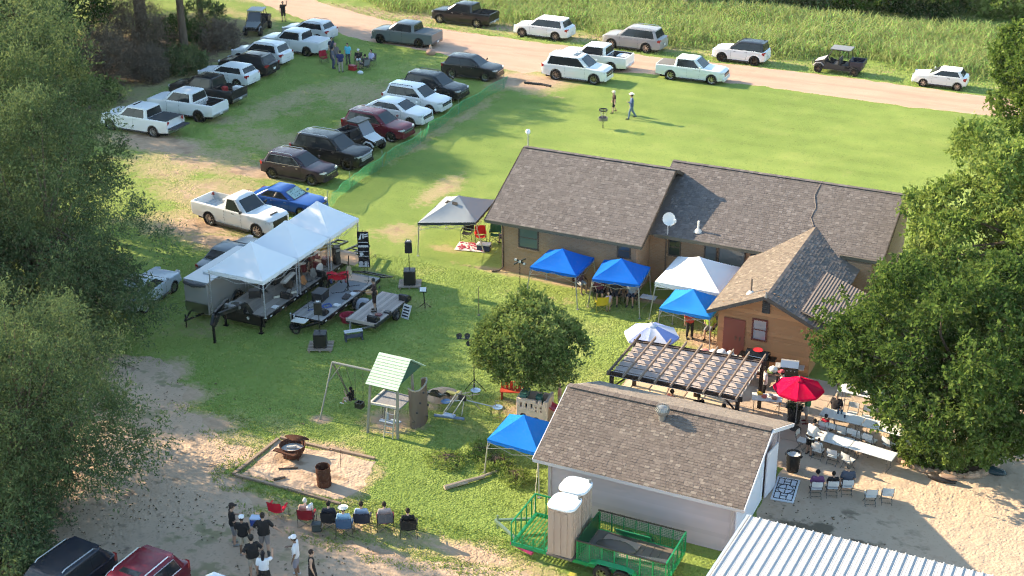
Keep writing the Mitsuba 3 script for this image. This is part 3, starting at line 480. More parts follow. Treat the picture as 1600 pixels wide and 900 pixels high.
def roofB(): # the right half: eave steps back right of the wing
    m = MB(); zz = lambda y: 3.03 + .417 * (y - 64.2) - .09
    for x0, x1, y0 in ((-23.35, -13.0, 64.2), (-13.0, -10.9, 64.85)): m.slab([(x0, y0, zz(y0)), (x1, y0, zz(y0)), (x1, 69.4, zz(69.4)), (x0, 69.4, zz(69.4))], .088)
    m.slab([(-23.35, 69.4, zz(69.4)), (-10.9, 69.4, zz(69.4)), (-10.9, 74.6, zz(64.2)), (-23.35, 74.6, zz(64.2))], .088); return m
rb = house.part('roof', roofB(), ('m_shingle', (.13, .11, .10)), label='shingle roof of the right half of the house')
wing_y = lambda x: 3.95 - .457 * abs(x + 14.62)      # height of the wing's roof over x
bplane = lambda y: 3.03 + .417 * (y - 64.2)
for rk, s, sd, ok in ((ra, slope(-31.25, -22.45, 62.35, 3.03, 67.3, 5.53), 1, None), (ra, slope(-31.25, -22.45, 72.25, 3.03, 67.3, 5.53), 2, None),
                      (rb, slope(-23.35, -10.9, 64.2, 3.03, 69.4, 5.198), 3, lambda a, b: not (a > 10.35 and b < .72) and not (a < .95 and b < 4.4 and a < .9) and bplane(64.2 + b * .923) > wing_y(-23.35 + a) - .02),
                      (rb, slope(-23.35, -10.9, 74.6, 3.03, 69.4, 5.198), 4, None)):
    (q, c) = shingles(*s[:3], s[3], s[4], 10 + sd, GREY, expo=.155, wid=(.16, .30), ok=ok); mm, cc = tabmesh(q, c)
    house.part('shingle', mm, ('m_shingle', cc), under=rk, kind='stuff')
for rk, (x0, x1, y, z) in ((ra, (-31.25, -22.45, 67.3, 5.53)), (rb, (-23.35, -10.9, 69.4, 5.2))):
    m = MB(); r_ = np.random.default_rng(5); xs = np.arange(x0, x1, .25)
    for a in xs: m.box((a + .13, y, z + .016 + .006 * r_.random()), (.24, .26, .022), rotz(.02), col=np.array(GREY[r_.integers(0, 2)]) * (.8 + .3 * r_.random()))
    house.part('ridge_cap', m, ('m_shingle', (.15, .13, .12)), under=rk, kind='stuff')
TRIM = (.075, .058, .045)
for a, b in (((-31.27, 62.33, 2.96), (-22.43, 62.33, 2.96)), ((-22.43, 64.18, 2.96), (-13.0, 64.18, 2.96)), ((-13.0, 64.83, 3.22), (-10.88, 64.83, 3.22))): house.part('fascia', MB().bar(a, b, .03, .17), ('m_matte', (.13, .115, .085)))
for a, b in (((-31.28, 62.33, 2.96), (-31.28, 67.3, 5.46)), ((-31.28, 67.3, 5.46), (-31.28, 72.27, 2.96)), ((-22.42, 62.33, 2.96), (-22.42, 67.3, 5.46)), ((-22.42, 67.3, 5.46), (-22.42, 72.27, 2.96)), ((-10.87, 64.85, 3.24), (-10.87, 69.4, 5.13)), ((-10.87, 69.4, 5.13), (-10.87, 74.62, 2.95))):
    house.part('barge_board', MB().bar(a, b, .03, .18), ('m_matte', TRIM))
house.part('soffit', MB().bx(-31.2, -22.5, 62.4, 62.88, 2.90, 2.925), ('m_matte', TRIM)); house.part('soffit', MB().bx(-22.4, -13.05, 64.25, 64.78, 2.90, 2.925), ('m_matte', TRIM))
def window(h, x0, x1, y, z0, z1, sill=True, frame=(.10, .075, .06), pane=(.055, .075, .07), mid=True):
    m = MB(); w = .07
    m.bx(x0, x1, y - .06, y, z1 - w, z1).bx(x0, x1, y - .06, y, z0, z0 + w).bx(x0, x0 + w, y - .058, y, z0 + w, z1 - w).bx(x1 - w, x1, y - .058, y, z0 + w, z1 - w)
    if mid: m.bx(x0 + w, x1 - w, y - .04, y, (z0 + z1) / 2 - .025, (z0 + z1) / 2 + .025)
    k = h.part('window', m, ('m_matte', frame))
    h.part('pane', MB().bx(x0 + w, x1 - w, y - .025, y - .002, z0 + w, z1 - w), ('m_pane', pane), under=k)
    if sill: h.part('sill', MB().bx(x0 - .05, x1 + .05, y - .10, y, z0 - .09, z0 - .003), ('m_brick'), under=k)
window(house, -29.55, -28.38, 62.9, 1.55, 2.78, pane=(.10, .135, .12)); window(house, -23.95, -23.2, 62.9, 1.98, 2.83, pane=(.06, .07, .08)); window(house, -21.85, -21.15, 64.8, 1.72, 2.75, pane=(.03, .04, .035))
window(house, -19.9, -19.2, 64.8, .9, 2.80, False, pane=(.10, .12, .13), mid=False); window(house, -19.16, -17.7, 64.8, .9, 2.80, False, pane=(.12, .14, .15), mid=False)
house.part('downspout', MB().tube([(-30.45, 62.82, 2.9), (-30.45, 62.84, .25), (-30.62, 62.65, .06), (-30.95, 62.45, .05)], .045, 6), ('m_matte', (.075, .055, .045)))
house.part('downspout', MB().tube([(-21.95, 64.72, 2.9), (-21.95, 64.74, .1)], .04, 6), ('m_matte', (.17, .12, .085)))
for x, y, z, h_, r_, c in ((-23.05, 64.95, 3.34, .42, .045, (.70, .68, .62)), (-20.3, 64.85, 3.30, .62, .05, (.75, .73, .68))):
    k = house.part('vent_pipe', MB().cyl((x, y, z - .05), r_, h_, 10), ('m_matte', c)); house.part('flashing', MB().lathe([(.24, -.03), (.13, .1), (r_ + .01, .16)], 12, (x, y, z)), ('m_matte', (.72, .66, .58)), under=k)
house.part('cable', MB().tube([(-15.2, 69.5, 5.27), (-15.3, 68.4, 4.84), (-15.0, 67.6, 4.50), (-15.05, 66.9, 4.2), (-14.75, 66.35, 3.98)], .018, 6), ('m_matte', (.22, .185, .165)))
d = Thing('satellite_dish', 'white satellite dish on the roof where the two house roofs meet', 'satellite dish')
R_ = roty(-.35) @ rotz(-1.5) @ rotx(.95)
d.part('mast', MB().tube([(-21.75, 63.75 + .55, 3.0), (-21.75, 64.3, 3.75), (-21.72, 64.2, 4.0)], .03, 8), ('m_metal', (.5, .5, .5)))
d.part('reflector', MB().lathe([(0.0, 0), (.14, .018), (.25, .06), (.34, .12), (.345, .132), (.25, .075), (.14, .035), (0, .02)], 24, (-21.7, 64.15, 4.0), R=rotz(-.9) @ roty(1.15)), ('m_plastic', (.74, .73, .70)), 50)
d.part('feed_arm', MB().tube([(-21.5, 63.95, 3.72), (-21.15, 63.6, 4.05), (-21.12, 63.55, 4.15)], .025, 6), ('m_metal', (.55, .55, .55))); d.part('feed_horn', rbox((-21.14, 63.58, 4.2), (.14, .14, .18), .04), ('m_plastic', (.75, .75, .72)), 50)
l = Thing('yard_light', 'small white globe lamp on a thin pole behind the left roof ridge', 'lamp'); l.part('pole', MB().tube([(-31.35, 68.0, 0), (-31.35, 68.0, 6.0)], .03, 6), ('m_matte', (.3, .3, .3))); l.part('globe', MB().lathe([(0, 0), (.10, .05), (.14, .16), (.11, .28), (0, .33)], 12, (-31.35, 68.0, 6.0)), ('m_plastic', (.8, .8, .8)), True)

# the low wing with the orange-brown plank gable
wing = Thing('plank_wing', 'orange-brown board-sided wing with a dark red door jutting from the house to the patio', 'outbuilding')
WM = (np.array([[1.0, 0, 0], [0, 0, -1], [0, 1, 0]]), (0, 0, 0))
wing.part('wall', MB().prism([(-16.9, -.05), (-12.55, -.05), (-12.55, 2.85), (-14.62, 3.8), (-16.9, 2.75)], -64.75, -57.93, WM), ('m_matte', (.36, .20, .11)))
r_ = np.random.default_rng(8); z = 0.0
while z < 3.8:
    h_ = .19; top = min(z + h_, 3.78); xl, xr = -16.92, -12.53
    zc = (z + top) / 2
    if zc > 2.7: k = (zc - 2.75) / .457; xl = max(xl, -14.62 - (3.95 - zc) / .457 + .06); xr = min(xr, -14.62 + (3.95 - zc) / .457 - .06)
    if xr - xl > .2: wing.part('board', MB().box(((xl + xr) / 2, 57.905, zc), (xr - xl, .03, h_ - .012), rotx(-.08)), ('m_matte', np.array([.46, .235, .115]) * (.82 + .32 * r_.random())))
    z += h_
for k in range(15): wing.part('board', MB().box((-12.52, 61.3, .1 + k * .19), (.03, 6.8, .178), roty(-.08)), ('m_matte', np.array([.42, .22, .11]) * (.85 + .25 * r_.random())))
wr = wing.part('roof', MB().slab([(-17.3, 57.3, 2.64), (-17.3, 66.0, 2.64), (-14.62, 66.9, 3.86), (-14.62, 57.3, 3.86)][::-1], .085).slab([(-14.62, 57.3, 3.86), (-14.62, 66.9, 3.86), (-11.95, 66.0, 2.64), (-11.95, 57.3, 2.64)][::-1], .085), ('m_shingle', (.15, .125, .11)))
wok = lambda sx: (lambda a, b: bplane(57.3 + a) < 2.73 + b * .416 + .05 or a < 6.7)
vL = np.array([2.68, 0, 1.223]); LL = np.linalg.norm(vL)
WARM = ((.17, .137, .11), (.20, .165, .13), (.235, .195, .155))
for o, vv, sd, cl in (((-17.3, 57.3, 2.73), vL / LL, 31, WARM), ((-11.95, 57.3, 2.73), np.array([-2.67, 0, 1.22]) / np.hypot(2.67, 1.22), 32, GREY)):
    q, c = shingles(o, (0, 1, 0), vv, 9.2, LL, sd, cl, expo=.155, wid=(.16, .30), ok=wok(0)); mm, cc = tabmesh(q, c); wing.part('shingle', mm, ('m_shingle', cc), under=wr, kind='stuff')
for a, b in (((-17.3, 57.27, 2.66), (-14.62, 57.27, 3.88)), ((-14.62, 57.27, 3.88), (-11.95, 57.27, 2.66))): wing.part('barge_board', MB().bar(a, b, .03, .17), ('m_matte', (.10, .085, .075)))
wing.part('fascia', MB().bar((-17.32, 57.3, 2.66), (-17.32, 64.2, 2.66), .03, .15), ('m_matte', (.11, .09, .08)))
dk = wing.part('door', MB().bx(-16.62, -15.6, 57.83, 57.875, .12, 2.28), ('m_matte', (.23, .075, .055)), label='dark red double door leaf of the plank wing'); wing.part('hasp', MB().bx(-16.05, -15.99, 57.80, 57.83, 1.25, 1.4).bx(-15.85, -15.78, 57.80, 57.83, 1.2, 1.4), ('m_metal', (.12, .08, .06)), under=dk)
window(wing, -15.28, -14.55, 57.87, 1.40, 2.5, False, frame=(.16, .055, .045), pane=(.27, .28, .31))
vt = wing.part('gable_vent', MB().bx(-14.86, -14.5, 57.82, 57.87, 2.86, 3.46), ('m_matte', (.07, .065, .065)))
for k in range(6): wing.part('slat', MB().box((-14.68, 57.80, 2.91 + k * .1), (.32, .05, .02), rotx(.6)), ('m_matte', (.10, .09, .09)), under=vt)
k = wing.part('vent_pipe', MB().cyl((-15.55, 58.25, 3.45), .05, .8, 10), ('m_matte', (.20, .15, .12))); wing.part('flashing', MB().lathe([(.22, -.04), (.12, .1), (.06, .15)], 12, (-15.55, 58.25, 3.52)), ('m_matte', (.75, .72, .66)), under=k)
wing.part('wall_lamp', MB().tube([(-14.62, 57.3, 3.9), (-14.55, 57.1, 4.15), (-14.5, 57.0, 4.3)], .03, 6).cyl((-14.5, 57.0, 4.05), .09, .2, 10, .04), ('m_metal', (.25, .24, .24)))
cov = wing.part('lean_to_roof', MB().slab([(-13.05, 57.75, 3.30), (-13.05, 62.4, 3.30), (-10.9, 61.6, 2.92), (-10.9, 57.2, 2.92)][::-1], .05), ('m_shingle', (.20, .165, .145)), label='ribbed brown lean-to roof beside the shaded slope of the wing')
for k in range(15): x = -13.0 + k * .145; z = 3.36 - (x + 13.05) * .177; wing.part('rib', MB().bar((x, 57.76 - (x + 13.05) * .25, z), (x, 62.38 - (x + 13.05) * .37, z), .075, .05), ('m_shingle', (.225, .185, .165)), under=cov)
for x, y in ((-11.0, 57.5), (-11.0, 61.4)): wing.part('post', MB().bx(x - .05, x + .05, y - .05, y + .05, 0, 2.9), ('m_matte', (.2, .13, .09)))
rl = Thing('porch_railing', 'black metal railing and steps at the far right end of the house', 'railing')
for k in range(4): rl.part('step', MB().bx(-11.35, -10.2, 71.0 + .3 * k, 71.3 + .3 * k, 0, .6 - .15 * k), ('m_concrete'))
for k in range(5): rl.part('post', MB().bar((-10.25, 69.2 + .75 * k, 0), (-10.25, 69.2 + .75 * k, 1.5 - .12 * max(0, k - 2)), .04), ('m_metal', (.05, .05, .05)))
rl.part('rail', MB().tube([(-10.25, 69.2, 1.5), (-10.25, 70.7, 1.5), (-10.25, 72.2, 1.26)], .025, 6).tube([(-10.25, 69.2, .8), (-10.25, 70.7, .8), (-10.25, 72.2, .6)], .02, 6), ('m_metal', (.05, .05, .05)))

# garage
gar = Thing('garage', 'pale lavender sided garage with a brown shingle roof in the foreground', 'garage')
gar.part('wall', wall_gable_x(-18.92, -11.63, 43.14, 49.17, 2.28, 46.12, 3.68), ('m_matte', (.40, .35, .365)))
SID = np.array([.46, .385, .405])
for k in range(12): gar.part('siding_board', MB().box((-15.27, 43.125, .1 + k * .19), (7.38, .018, .186), rotx(-.11)), ('m_matte', SID * (.95 + .08 * r_.random())))
for k in range(19):
    z = .1 + k * .19; y0, y1 = 43.14, 49.17
    if z > 2.2: y0 = 46.12 - (3.72 - z) / .475; y1 = 46.12 + (3.72 - z) / .475
    if y1 - y0 > .15: gar.part('siding_board', MB().box((-11.615, (y0 + y1) / 2, z), (.018, y1 - y0, .186), roty(.06)), ('m_matte', SID * (.95 + .08 * r_.random())))
for x, y in ((-18.94, 43.1), (-11.6, 43.1), (-11.6, 49.18)): gar.part('corner_board', MB().bx(x - .06, x + .06, y - .05, y + .05, 0, 2.28), ('m_matte', (.40, .34, .34)))
gr = gar.part('roof', gable_x(-19.48, -11.1, 42.72, 2.33, 46.1, 3.85, 49.52, 2.33), ('m_shingle', (.17, .14, .12)))
q, c = shingles(*slope(-19.48, -11.1, 42.72, 2.33, 46.1, 3.85)[:3], 8.38, 3.705, 41, BRN, expo=.125, wid=(.13, .25), th=.022)
near = np.zeros(len(q), bool); near[np.argsort(np.linalg.norm(q.mean(1) - np.array([-12, 42, 2.3]), axis=1))[:300]] = True
for a, b in zip(q[near], c[near]): gar.part('shingle', (a, TABF), ('m_shingle', b), under=gr)
mm, cc = tabmesh(q[~near], c[~near]); gar.part('shingle', mm, ('m_shingle', cc), under=gr, kind='stuff')
q, c = shingles(*slope(-19.48, -11.1, 49.52, 2.33, 46.1, 3.85)[:3], 8.38, 3.72, 42, tuple(np.array(x) * .55 + .45 * np.array([.33, .28, .225]) for x in BRN), expo=.125, wid=(.13, .25)); mm, cc = tabmesh(q, c); gar.part('shingle', mm, ('m_shingle', cc), under=gr, kind='stuff')
m = MB()
for a in np.arange(-19.48, -11.2, .22): m.box((a + .11, 46.1, 3.872 + .006 * r_.random()), (.21, .30, .02), rotz(.02), col=np.array(BRN[r_.integers(0, 2)]) * (.85 + .3 * r_.random()))
gar.part('ridge_cap', m, ('m_shingle', (.2, .16, .13)), under=gr, kind='stuff')
gar.part('fascia', MB().bar((-19.5, 42.70, 2.25), (-11.08, 42.70, 2.25), .03, .14), ('m_matte', (.50, .46, .46)))
for a, b in (((-11.07, 42.7, 2.25), (-11.07, 46.1, 3.78)), ((-11.07, 46.1, 3.78), (-11.07, 49.54, 2.25)), ((-19.5, 42.7, 2.25), (-19.5, 46.1, 3.78)), ((-19.5, 46.1, 3.78), (-19.5, 49.54, 2.25))): gar.part('barge_board', MB().bar(a, b, .03, .15), ('m_matte', (.66, .64, .66)))
gar.part('overhead_door', MB().bx(-11.60, -11.55, 43.45, 47.1, .02, 2.2), ('m_matte', (.66, .68, .74)), label='pale wide sliding door in the gable end of the garage'); gar.part('door', MB().box((-11.42, 47.75, 1.05), (.05, 1.05, 2.05), rotz(-.12)), ('m_matte', (.70, .68, .72)), label='white door leaf standing slightly open in the garage gable')
tv = gar.part('roof_turbine', MB().lathe([(.13, -.1), (.14, .22), (.20, .26), (.26, .36), (.27, .46), (.22, .56), (.10, .61), (0, .62)], 20, (-15.3, 45.55, 3.55)), ('m_metal', (.26, .26, .25)), 40); m = MB()
for k in range(20): a = k * math.pi / 10; m.tube([(-15.3 + .21 * math.cos(a), 45.55 + .21 * math.sin(a), 3.87), (-15.3 + .285 * math.cos(a + .2), 45.55 + .285 * math.sin(a + .2), 4.02), (-15.3 + .21 * math.cos(a + .4), 45.55 + .21 * math.sin(a + .4), 4.17)], .018, 4)
gar.part('vane', m, ('m_metal', (.30, .30, .29)), under=tv, kind='stuff')

# metal roofed shed at the lower right
shed = Thing('metal_shed', 'shed with a bright ribbed metal roof at the lower right corner', 'shed')
zr = lambda y: 2.75 + (41.75 - y) * .10
shed.part('wall', MB().bx(-10.2, 6.0, 31.2, 41.2, -.05, 2.6), ('m_metal', (.55, .56, .58)))
shed.part('rake_trim', MB().bar((-10.68, 41.8, zr(41.8) - .02), (-10.68, 30, zr(30) - .02), .09, .12), ('m_metal', (.62, .64, .67)))
x = -10.6; k = 0
while x < 6.2:
    m = MB(); w = .318
    prof = [(0, 0), (.012, .06), (.045, .06), (.06, .004), (.12, .004), (.13, .016), (.15, .016), (.16, .004), (.22, .004), (.23, .016), (.25, .016), (.26, .004), (w, .004)]
    Pt = np.array([[(x + a, y, zr(y) + b) for y in (41.8 + .012 * (k % 2), 36, 30)] for a, b in prof]); m.grid(Pt)
    shed.part('roof_panel', m, ('m_plastic', np.array([.50, .49, .48]) * (.96 + .06 * r_.random()))); x += w; k += 1
# ---------------------------------------------------------------- vehicles (local: x forward, y left, z up)
GLASS = (.018, .022, .027)
def loft(st):
    """closed body through stations (x, half width, bottom, shoulder, crown)"""
    rings = []
    for x, w, zb, zs, c in st:
        h = [(0, zb), (.80 * w, zb), (.95 * w, zb + .07), (w, zb + .45 * (zs - zb)), (.992 * w, zs - .12), (.965 * w, zs - .035), (.90 * w, zs), (.5 * w, zs + .75 * c), (0, zs + c)]
        ring = [(x, y, z) for y, z in h] + [(x, -y, z) for y, z in h[-2:0:-1]]; rings.append(ring)
    P = np.array(rings); a, b = P.shape[:2]; v = P.reshape(-1, 3); f = []
    for i in range(a - 1):
        for j in range(b):
            p, q = i * b + j, i * b + (j + 1) % b; f += [[p, q, q + b], [p, q + b, p + b]]
    v = np.vstack([v, P[0].mean(0), P[-1].mean(0)]); m = a * b
    for j in range(b): f += [[m, (j + 1) % b, j], [m + 1, (a - 1) * b + j, (a - 1) * b + (j + 1) % b]]
    f = np.array(f); mesh = trimesh.Trimesh(v, f, process=False)
    if mesh.volume < 0: f = f[:, ::-1]
    return m3.Manifold(m3.Mesh(np.ascontiguousarray(v, np.float32), np.ascontiguousarray(f, np.uint32)))
_wheels = {}
def wheel_shapes(r, w, style, rim):
    k = (r, w, style, tuple(rim))
    if k not in _wheels:
        R = rotx(math.pi / 2); ri = r * (.66 if style != 'off' else .56)
        tyre = MB().lathe([(ri, -w * .46), (r * .90, -w * .5), (r * .985, -w * .36), (r, -w * .1), (r, w * .1), (r * .985, w * .36), (r * .90, w * .5), (ri, w * .46)], 22, R=R)
        rm = MB().lathe([(ri + .004, -w * .44), (ri - .02, -w * .30), (ri - .03, 0), (ri - .02, w * .38), (ri + .004, w * .45)], 18, R=R).lathe([(0, .02), (ri - .03, .01)], 18, R=R, col=(.03, .03, .03))
        n = 6 if style == 'off' else 5 if style == 'five' else 8
        for s in (-1, 1):
            for i in range(n):
                a = i * 2 * math.pi / n; d = np.array([math.cos(a), 0, math.sin(a)]); rm.bar(d * .03 + [0, s * w * .33, 0], d * (ri - .01) + [0, s * w * .40, 0], .055 if n < 8 else .036, .03, up=(0, 1, 0))
            rm.lathe([(0, s * w * .40), (.05, s * w * .39), (.07, s * w * .30)], 10, R=R)
        _wheels[k] = (shape(tyre, ('m_matte', (.022, .021, .020)), 40), shape(rm, ('m_chrome', rim), 40))
    return _wheels[k]
def vehicle(name, label, cat, x, y, heading, col, L=4.7, W=1.86, H=1.7, wb=2.75, r=.36, hood=1.0, belt=1.08, cowl=None, wt=None, rt=None, rb=None, style='suv', roofcol=None, rails=None, rim=(.42, .43, .45), wstyle='multi', ov=.92,
            group=None, bed=None, bedcol=(.03, .03, .03), gate_open=False, cab_end=None, panes=2, clad=None, sun=False, chrome=(.55, .55, .56), grille=(.035, .035, .04), cover=None, lift=0.0, bumper=None, mirror=None, hoodscoop=False, tailcol=None, trim=False, shade=False):
    col = np.asarray(col, float); t = Thing(name, label, cat, mat4((x, y, 0), math.radians(heading)), group); hw = W / 2; f0 = L / 2; b0 = -L / 2
    fx = f0 - ov; rx = fx - wb; g = .22 + lift
    cowl = fx - .42 if cowl is None else cowl; wt = cowl - .80 if wt is None else wt
    pick = style == 'pickup'; sed = style == 'sedan'
    rb = b0 + .28 if rb is None else rb; rt = rb + (.45 if style != 'suv' else .30) if rt is None else rt
    if pick: rb = cab_end; rt = cab_end + .10
    deck = belt - .05 if sed else belt
    st = [(f0, hw * .66, g + .22, hood - .34, .0), (f0 - .05, hw * .80, g + .11, hood - .21, .015), (f0 - .13, hw * .875, g + .08, hood - .125, .02), (f0 - .26, hw * .94, g + .05, hood - .06, .025), (f0 - .55, hw * .985, g + .02, hood - .01, .03), (fx - .1, hw, g, hood + .01, .035), (cowl + .1, hw, g, (hood + belt) / 2 + .01, .03), (cowl - .15, hw, g, belt, .0)]
    st += [(0.0 if cowl > .5 else cowl - .6, hw, g, belt + .01, 0), (rx, hw, g + .02, belt + .025, 0)]
    st += [(b0 + .40, hw * .985, g + .06, deck + .01, .0), (b0 + .14, hw * .94, g + .10, deck - .01, .0), (b0 + .03, hw * .90, g + .16, deck - .06, 0), (b0, hw * .86, g + .22, deck - .14, 0)] if not pick else [(b0 + .05, hw * .985, g + .14, belt + .02, 0), (b0, hw * .97, g + .18, belt - .0, 0)]
    st = sorted(st, key=lambda s: -s[0]); body = loft(st)
    for wx in (fx, rx):
        for s in (-1, 1): body = body - m3.Manifold.cylinder(.36, r * 1.17, r * 1.17, 28).rotate((90, 0, 0)).translate((wx, s * (hw - .12) + .18, r + .0 if not lift else r + lift * .3))
    if pick:
        bx0, bx1 = b0 + .07, cab_end - .05; body = body - m3.Manifold.cube((bx1 - bx0, W - .24, .9), True).translate(((bx0 + bx1) / 2, 0, belt - .02)).translate((0, 0, .0)) if cover is None else body
        body = body if not gate_open else body - m3.Manifold.cube((.3, W - .24, .62), True).translate((b0, 0, belt - .2))
    t.part('body', body, ('m_paint', col), 42)
    # cabin
    hb, hr = hw * .95, hw * .79; roof = H; zc = belt - .02
    pts = [(cowl, s * hb * .88, zc) for s in (-1, 1)] + [(cowl - .28, s * hb, zc) for s in (-1, 1)] + [(rb + .16, s * hb, zc) for s in (-1, 1)] + [(rb, s * hb * .92, zc) for s in (-1, 1)]
    re = roof - .055
    pts += [(wt, s * hr * .88, re) for s in (-1, 1)] + [(wt - .18, s * hr, re) for s in (-1, 1)] + [(rt + .12, s * hr, re) for s in (-1, 1)] + [(rt, s * hr * .92, re) for s in (-1, 1)]
    pts += [(wt - .22, s * hr * .78, roof - .012) for s in (-1, 1)] + [(rt + .14, s * hr * .80, roof - .012) for s in (-1, 1)] + [((wt + rt) / 2 + dx_ * (wt - rt) * .5, s * hr * .55, roof + .025 - abs(dx_) * .03) for s in (-1, 1) for dx_ in (-.5, 0, .5)]
    rr_ = lambda p: .05 if p[2] > zc + .1 else .02
    cab = hull(np.vstack([sphere_pts(np.array(p) - [np.sign(p[0] - (cowl + rb) / 2) * rr_(p), np.sign(p[1]) * rr_(p) * .9, rr_(p) * (p[2] > zc + .1)], rr_(p), 6) for p in pts])); t.part('cabin', cab, ('m_paint', col if roofcol is None else np.asarray(roofcol, float)), 50)
    # glass: side panes lie on the plane through belt (hb) and roof edge (hr)
    z0, z1 = belt + .03, roof - .125; yk = lambda z: hb + (hr - hb) * (z - zc) / (re - zc); xf = lambda z: (cowl - .28) + ((wt - .18) - (cowl - .28)) * (z - zc) / (re - zc); xr = lambda z: (rb + .16) + ((rt + .12) - (rb + .16)) * (z - zc) / (re - zc)
    nrm = np.array([0, re - zc, hb - hr]); nrm /= np.linalg.norm(nrm)
    fa, fb = .05, (.10 if not pick else .09)
    xa, xe = xf((z0 + z1) / 2) - fa, xr((z0 + z1) / 2) + fb
    cuts = [0] + ([.5] if panes == 2 else [.40, .74] if panes == 3 else []) + [1]
    for s in (1, -1):
        a0, e0, a1, e1 = xf(z0) - fa + .02, xr(z0) + fb - .02, xf(z1) - fa - .04, xr(z1) + fb - .02; n3 = nrm * [1, s, 1]; quad = [np.array([xx, s * yk(zz), zz]) + n3 * .001 for xx, zz in ((a0, z0 - .012), (e0, z0 - .012), (e1, z1 + .012), (a1, z1 + .012))]; t.part('window_band', MB().slab(quad if s < 0 else quad[::-1], .003), ('m_matte', (.014, .014, .015)))
        for i in range(len(cuts) - 1):
            q = []
            for z, o in ((z0, 0), (z1, 1)):
                a, e = xf(z) - fa - (.06 if o else 0), xr(z) + fb; q.append((a + (e - a) * cuts[i] - (.018 if i else 0), a + (e - a) * cuts[i + 1] + (.018 if i < len(cuts) - 2 else 0)))
            c = [(q[0][0], z0), (q[0][1], z0), (q[1][1], z1), (q[1][0], z1)]; n3 = nrm * [1, s, 1]
            quad = [np.array([xx, s * yk(zz), zz]) + n3 * .004 for xx, zz in c]
            t.part('side_window', MB().slab(quad if s < 0 else quad[::-1], .008), ('m_glass', GLASS))
        if trim and not pick:
            a, e = xf(z0) - fa, xr(z0) + fb; p0, p1 = np.array([a, s * (yk(z0 - .03) + .012), z0 - .03]), np.array([e, s * (yk(z0 - .03) + .012), z0 - .03]); p2 = np.array([xr(z1) + fb, s * (yk(z1 + .02) + .01), z1 + .02]); p3 = np.array([xf(z1) - fa - .05, s * (yk(z1 + .02) + .01), z1 + .02])
            t.part('window_trim', MB().tube([p0, p1, p2, p3, p0], .016, 5), ('m_chrome', chrome))
    def face_glass(xb, yb, zb, xt, yt, zt, name, inset=.06, col=GLASS):
        B, Tt = np.array([xb, 0, zb]), np.array([xt, 0, zt]); d = Tt - B; n = np.array([-d[2], 0, d[0]]); n /= np.linalg.norm(n); n *= 1 if name == 'windshield' and n[0] > 0 or name != 'windshield' and n[0] < 0 else -1
        a, b = B + d * inset, B + d * (1 - inset * 1.3); ya, ybb = yb + (yt - yb) * inset - .05, yb + (yt - yb) * (1 - inset) - .05
        quad = [a + [0, ya, 0], a - [0, ya, 0], b - [0, ybb, 0], b + [0, ybb, 0]]; quad = [x + n * .004 for x in quad]
        N = np.cross(quad[1] - quad[0], quad[2] - quad[0]); quad = quad if N @ n > 0 else quad[::-1]
        return t.part(name, MB().slab(quad, .008), ('m_glass', col))
    face_glass(cowl, hb * .88, zc, wt, hr * .88, re, 'windshield', col=(.03, .036, .042)); face_glass(rb, hb * .90, zc, rt, hr * .90, re, 'rear_window', .12 if not pick else .1)
    if shade:
        B, Tt = np.array([cowl, 0, zc]), np.array([wt, 0, re]); d = Tt - B; nn = np.array([-d[2], 0, d[0]]); nn = nn / np.linalg.norm(nn); nn *= np.sign(nn[2]); m = MB(); rq = np.random.default_rng(4); c_ = B + d * .5 + nn * .014; fr = np.stack([d / np.linalg.norm(d), [0, 1.0, 0], nn], 1); Ld = np.linalg.norm(d)
        m.box(c_, (Ld * .74, hb * 1.35, .003), fr)
        for k in range(26): m.box(c_ + fr @ np.array([rq.uniform(-.33, .33) * Ld, rq.uniform(-.6, .6) * hb, .003]), (.10, .045, .003), fr @ rotz(rq.uniform(0, 3)), col=(.03, .06, .07))
        t.part('sunshade', m, ('m_plastic', (.30, .44, .42)))
    # ends
    gw = hw * .62; zg = (g + .30 + hood - .17) / 2 + .03; gh = max(.16, hood - .30 - (g + .28))
    gk = t.part('grille', rbox((f0 - .03, 0, zg), (.10, 2 * gw, gh), .03), ('m_plastic', grille), 40)
    if chrome is not None: t.part('grille_bar', MB().bx(f0 + .015, f0 + .028, -gw * .9, gw * .9, zg - .018, zg + .018), ('m_chrome', chrome), under=gk)
    for s in (1, -1):
        t.part('headlight', hull(np.array([(f0 - .015, s * hw * .55, zg + .10), (f0 - .015, s * hw * .55, zg + .22), (f0 - .07, s * hw * .83, zg + .23), (f0 - .07, s * hw * .83, zg + .09), (f0 - .30, s * hw * .955, zg + .19), (f0 - .30, s * hw * .955, zg + .12), (f0 - .28, s * hw * .8, zg + .15), (f0 - .12, s * hw * .5, zg + .15)])), ('m_glass', (.50, .52, .54)), 30)
        zt = (deck if not pick else belt) - .16
        t.part('taillight', hull(np.array([(b0 - .008, s * hw * .66, zt), (b0 - .008, s * hw * .66, zt + .12), (b0 + .02, s * hw * .89, zt + .14), (b0 + .02, s * hw * .89, zt - .14), (b0 + .22, s * hw * .972, zt + .10), (b0 + .22, s * hw * .972, zt - .05), (b0 + .15, s * hw * .8, zt)])), ('m_glass', (.32, .015, .015)), 30)
        t.part('mirror', rbox((cowl - .22, s * (hw + .10), belt + .10), (.11, .20, .15), .04), ('m_paint', col if mirror is None else mirror), 50)
        for dx in ((-.62, -1.55) if panes >= 2 else (-.95,)):
            xx = cowl + dx
            if xx > rb + .2: t.part('door_handle', MB().bx(xx - .09, xx + .09, s * (hw - .008) - .012, s * (hw - .008) + .012, belt - .16, belt - .13), ('m_chrome', chrome if chrome is not None else (.1, .1, .1)))
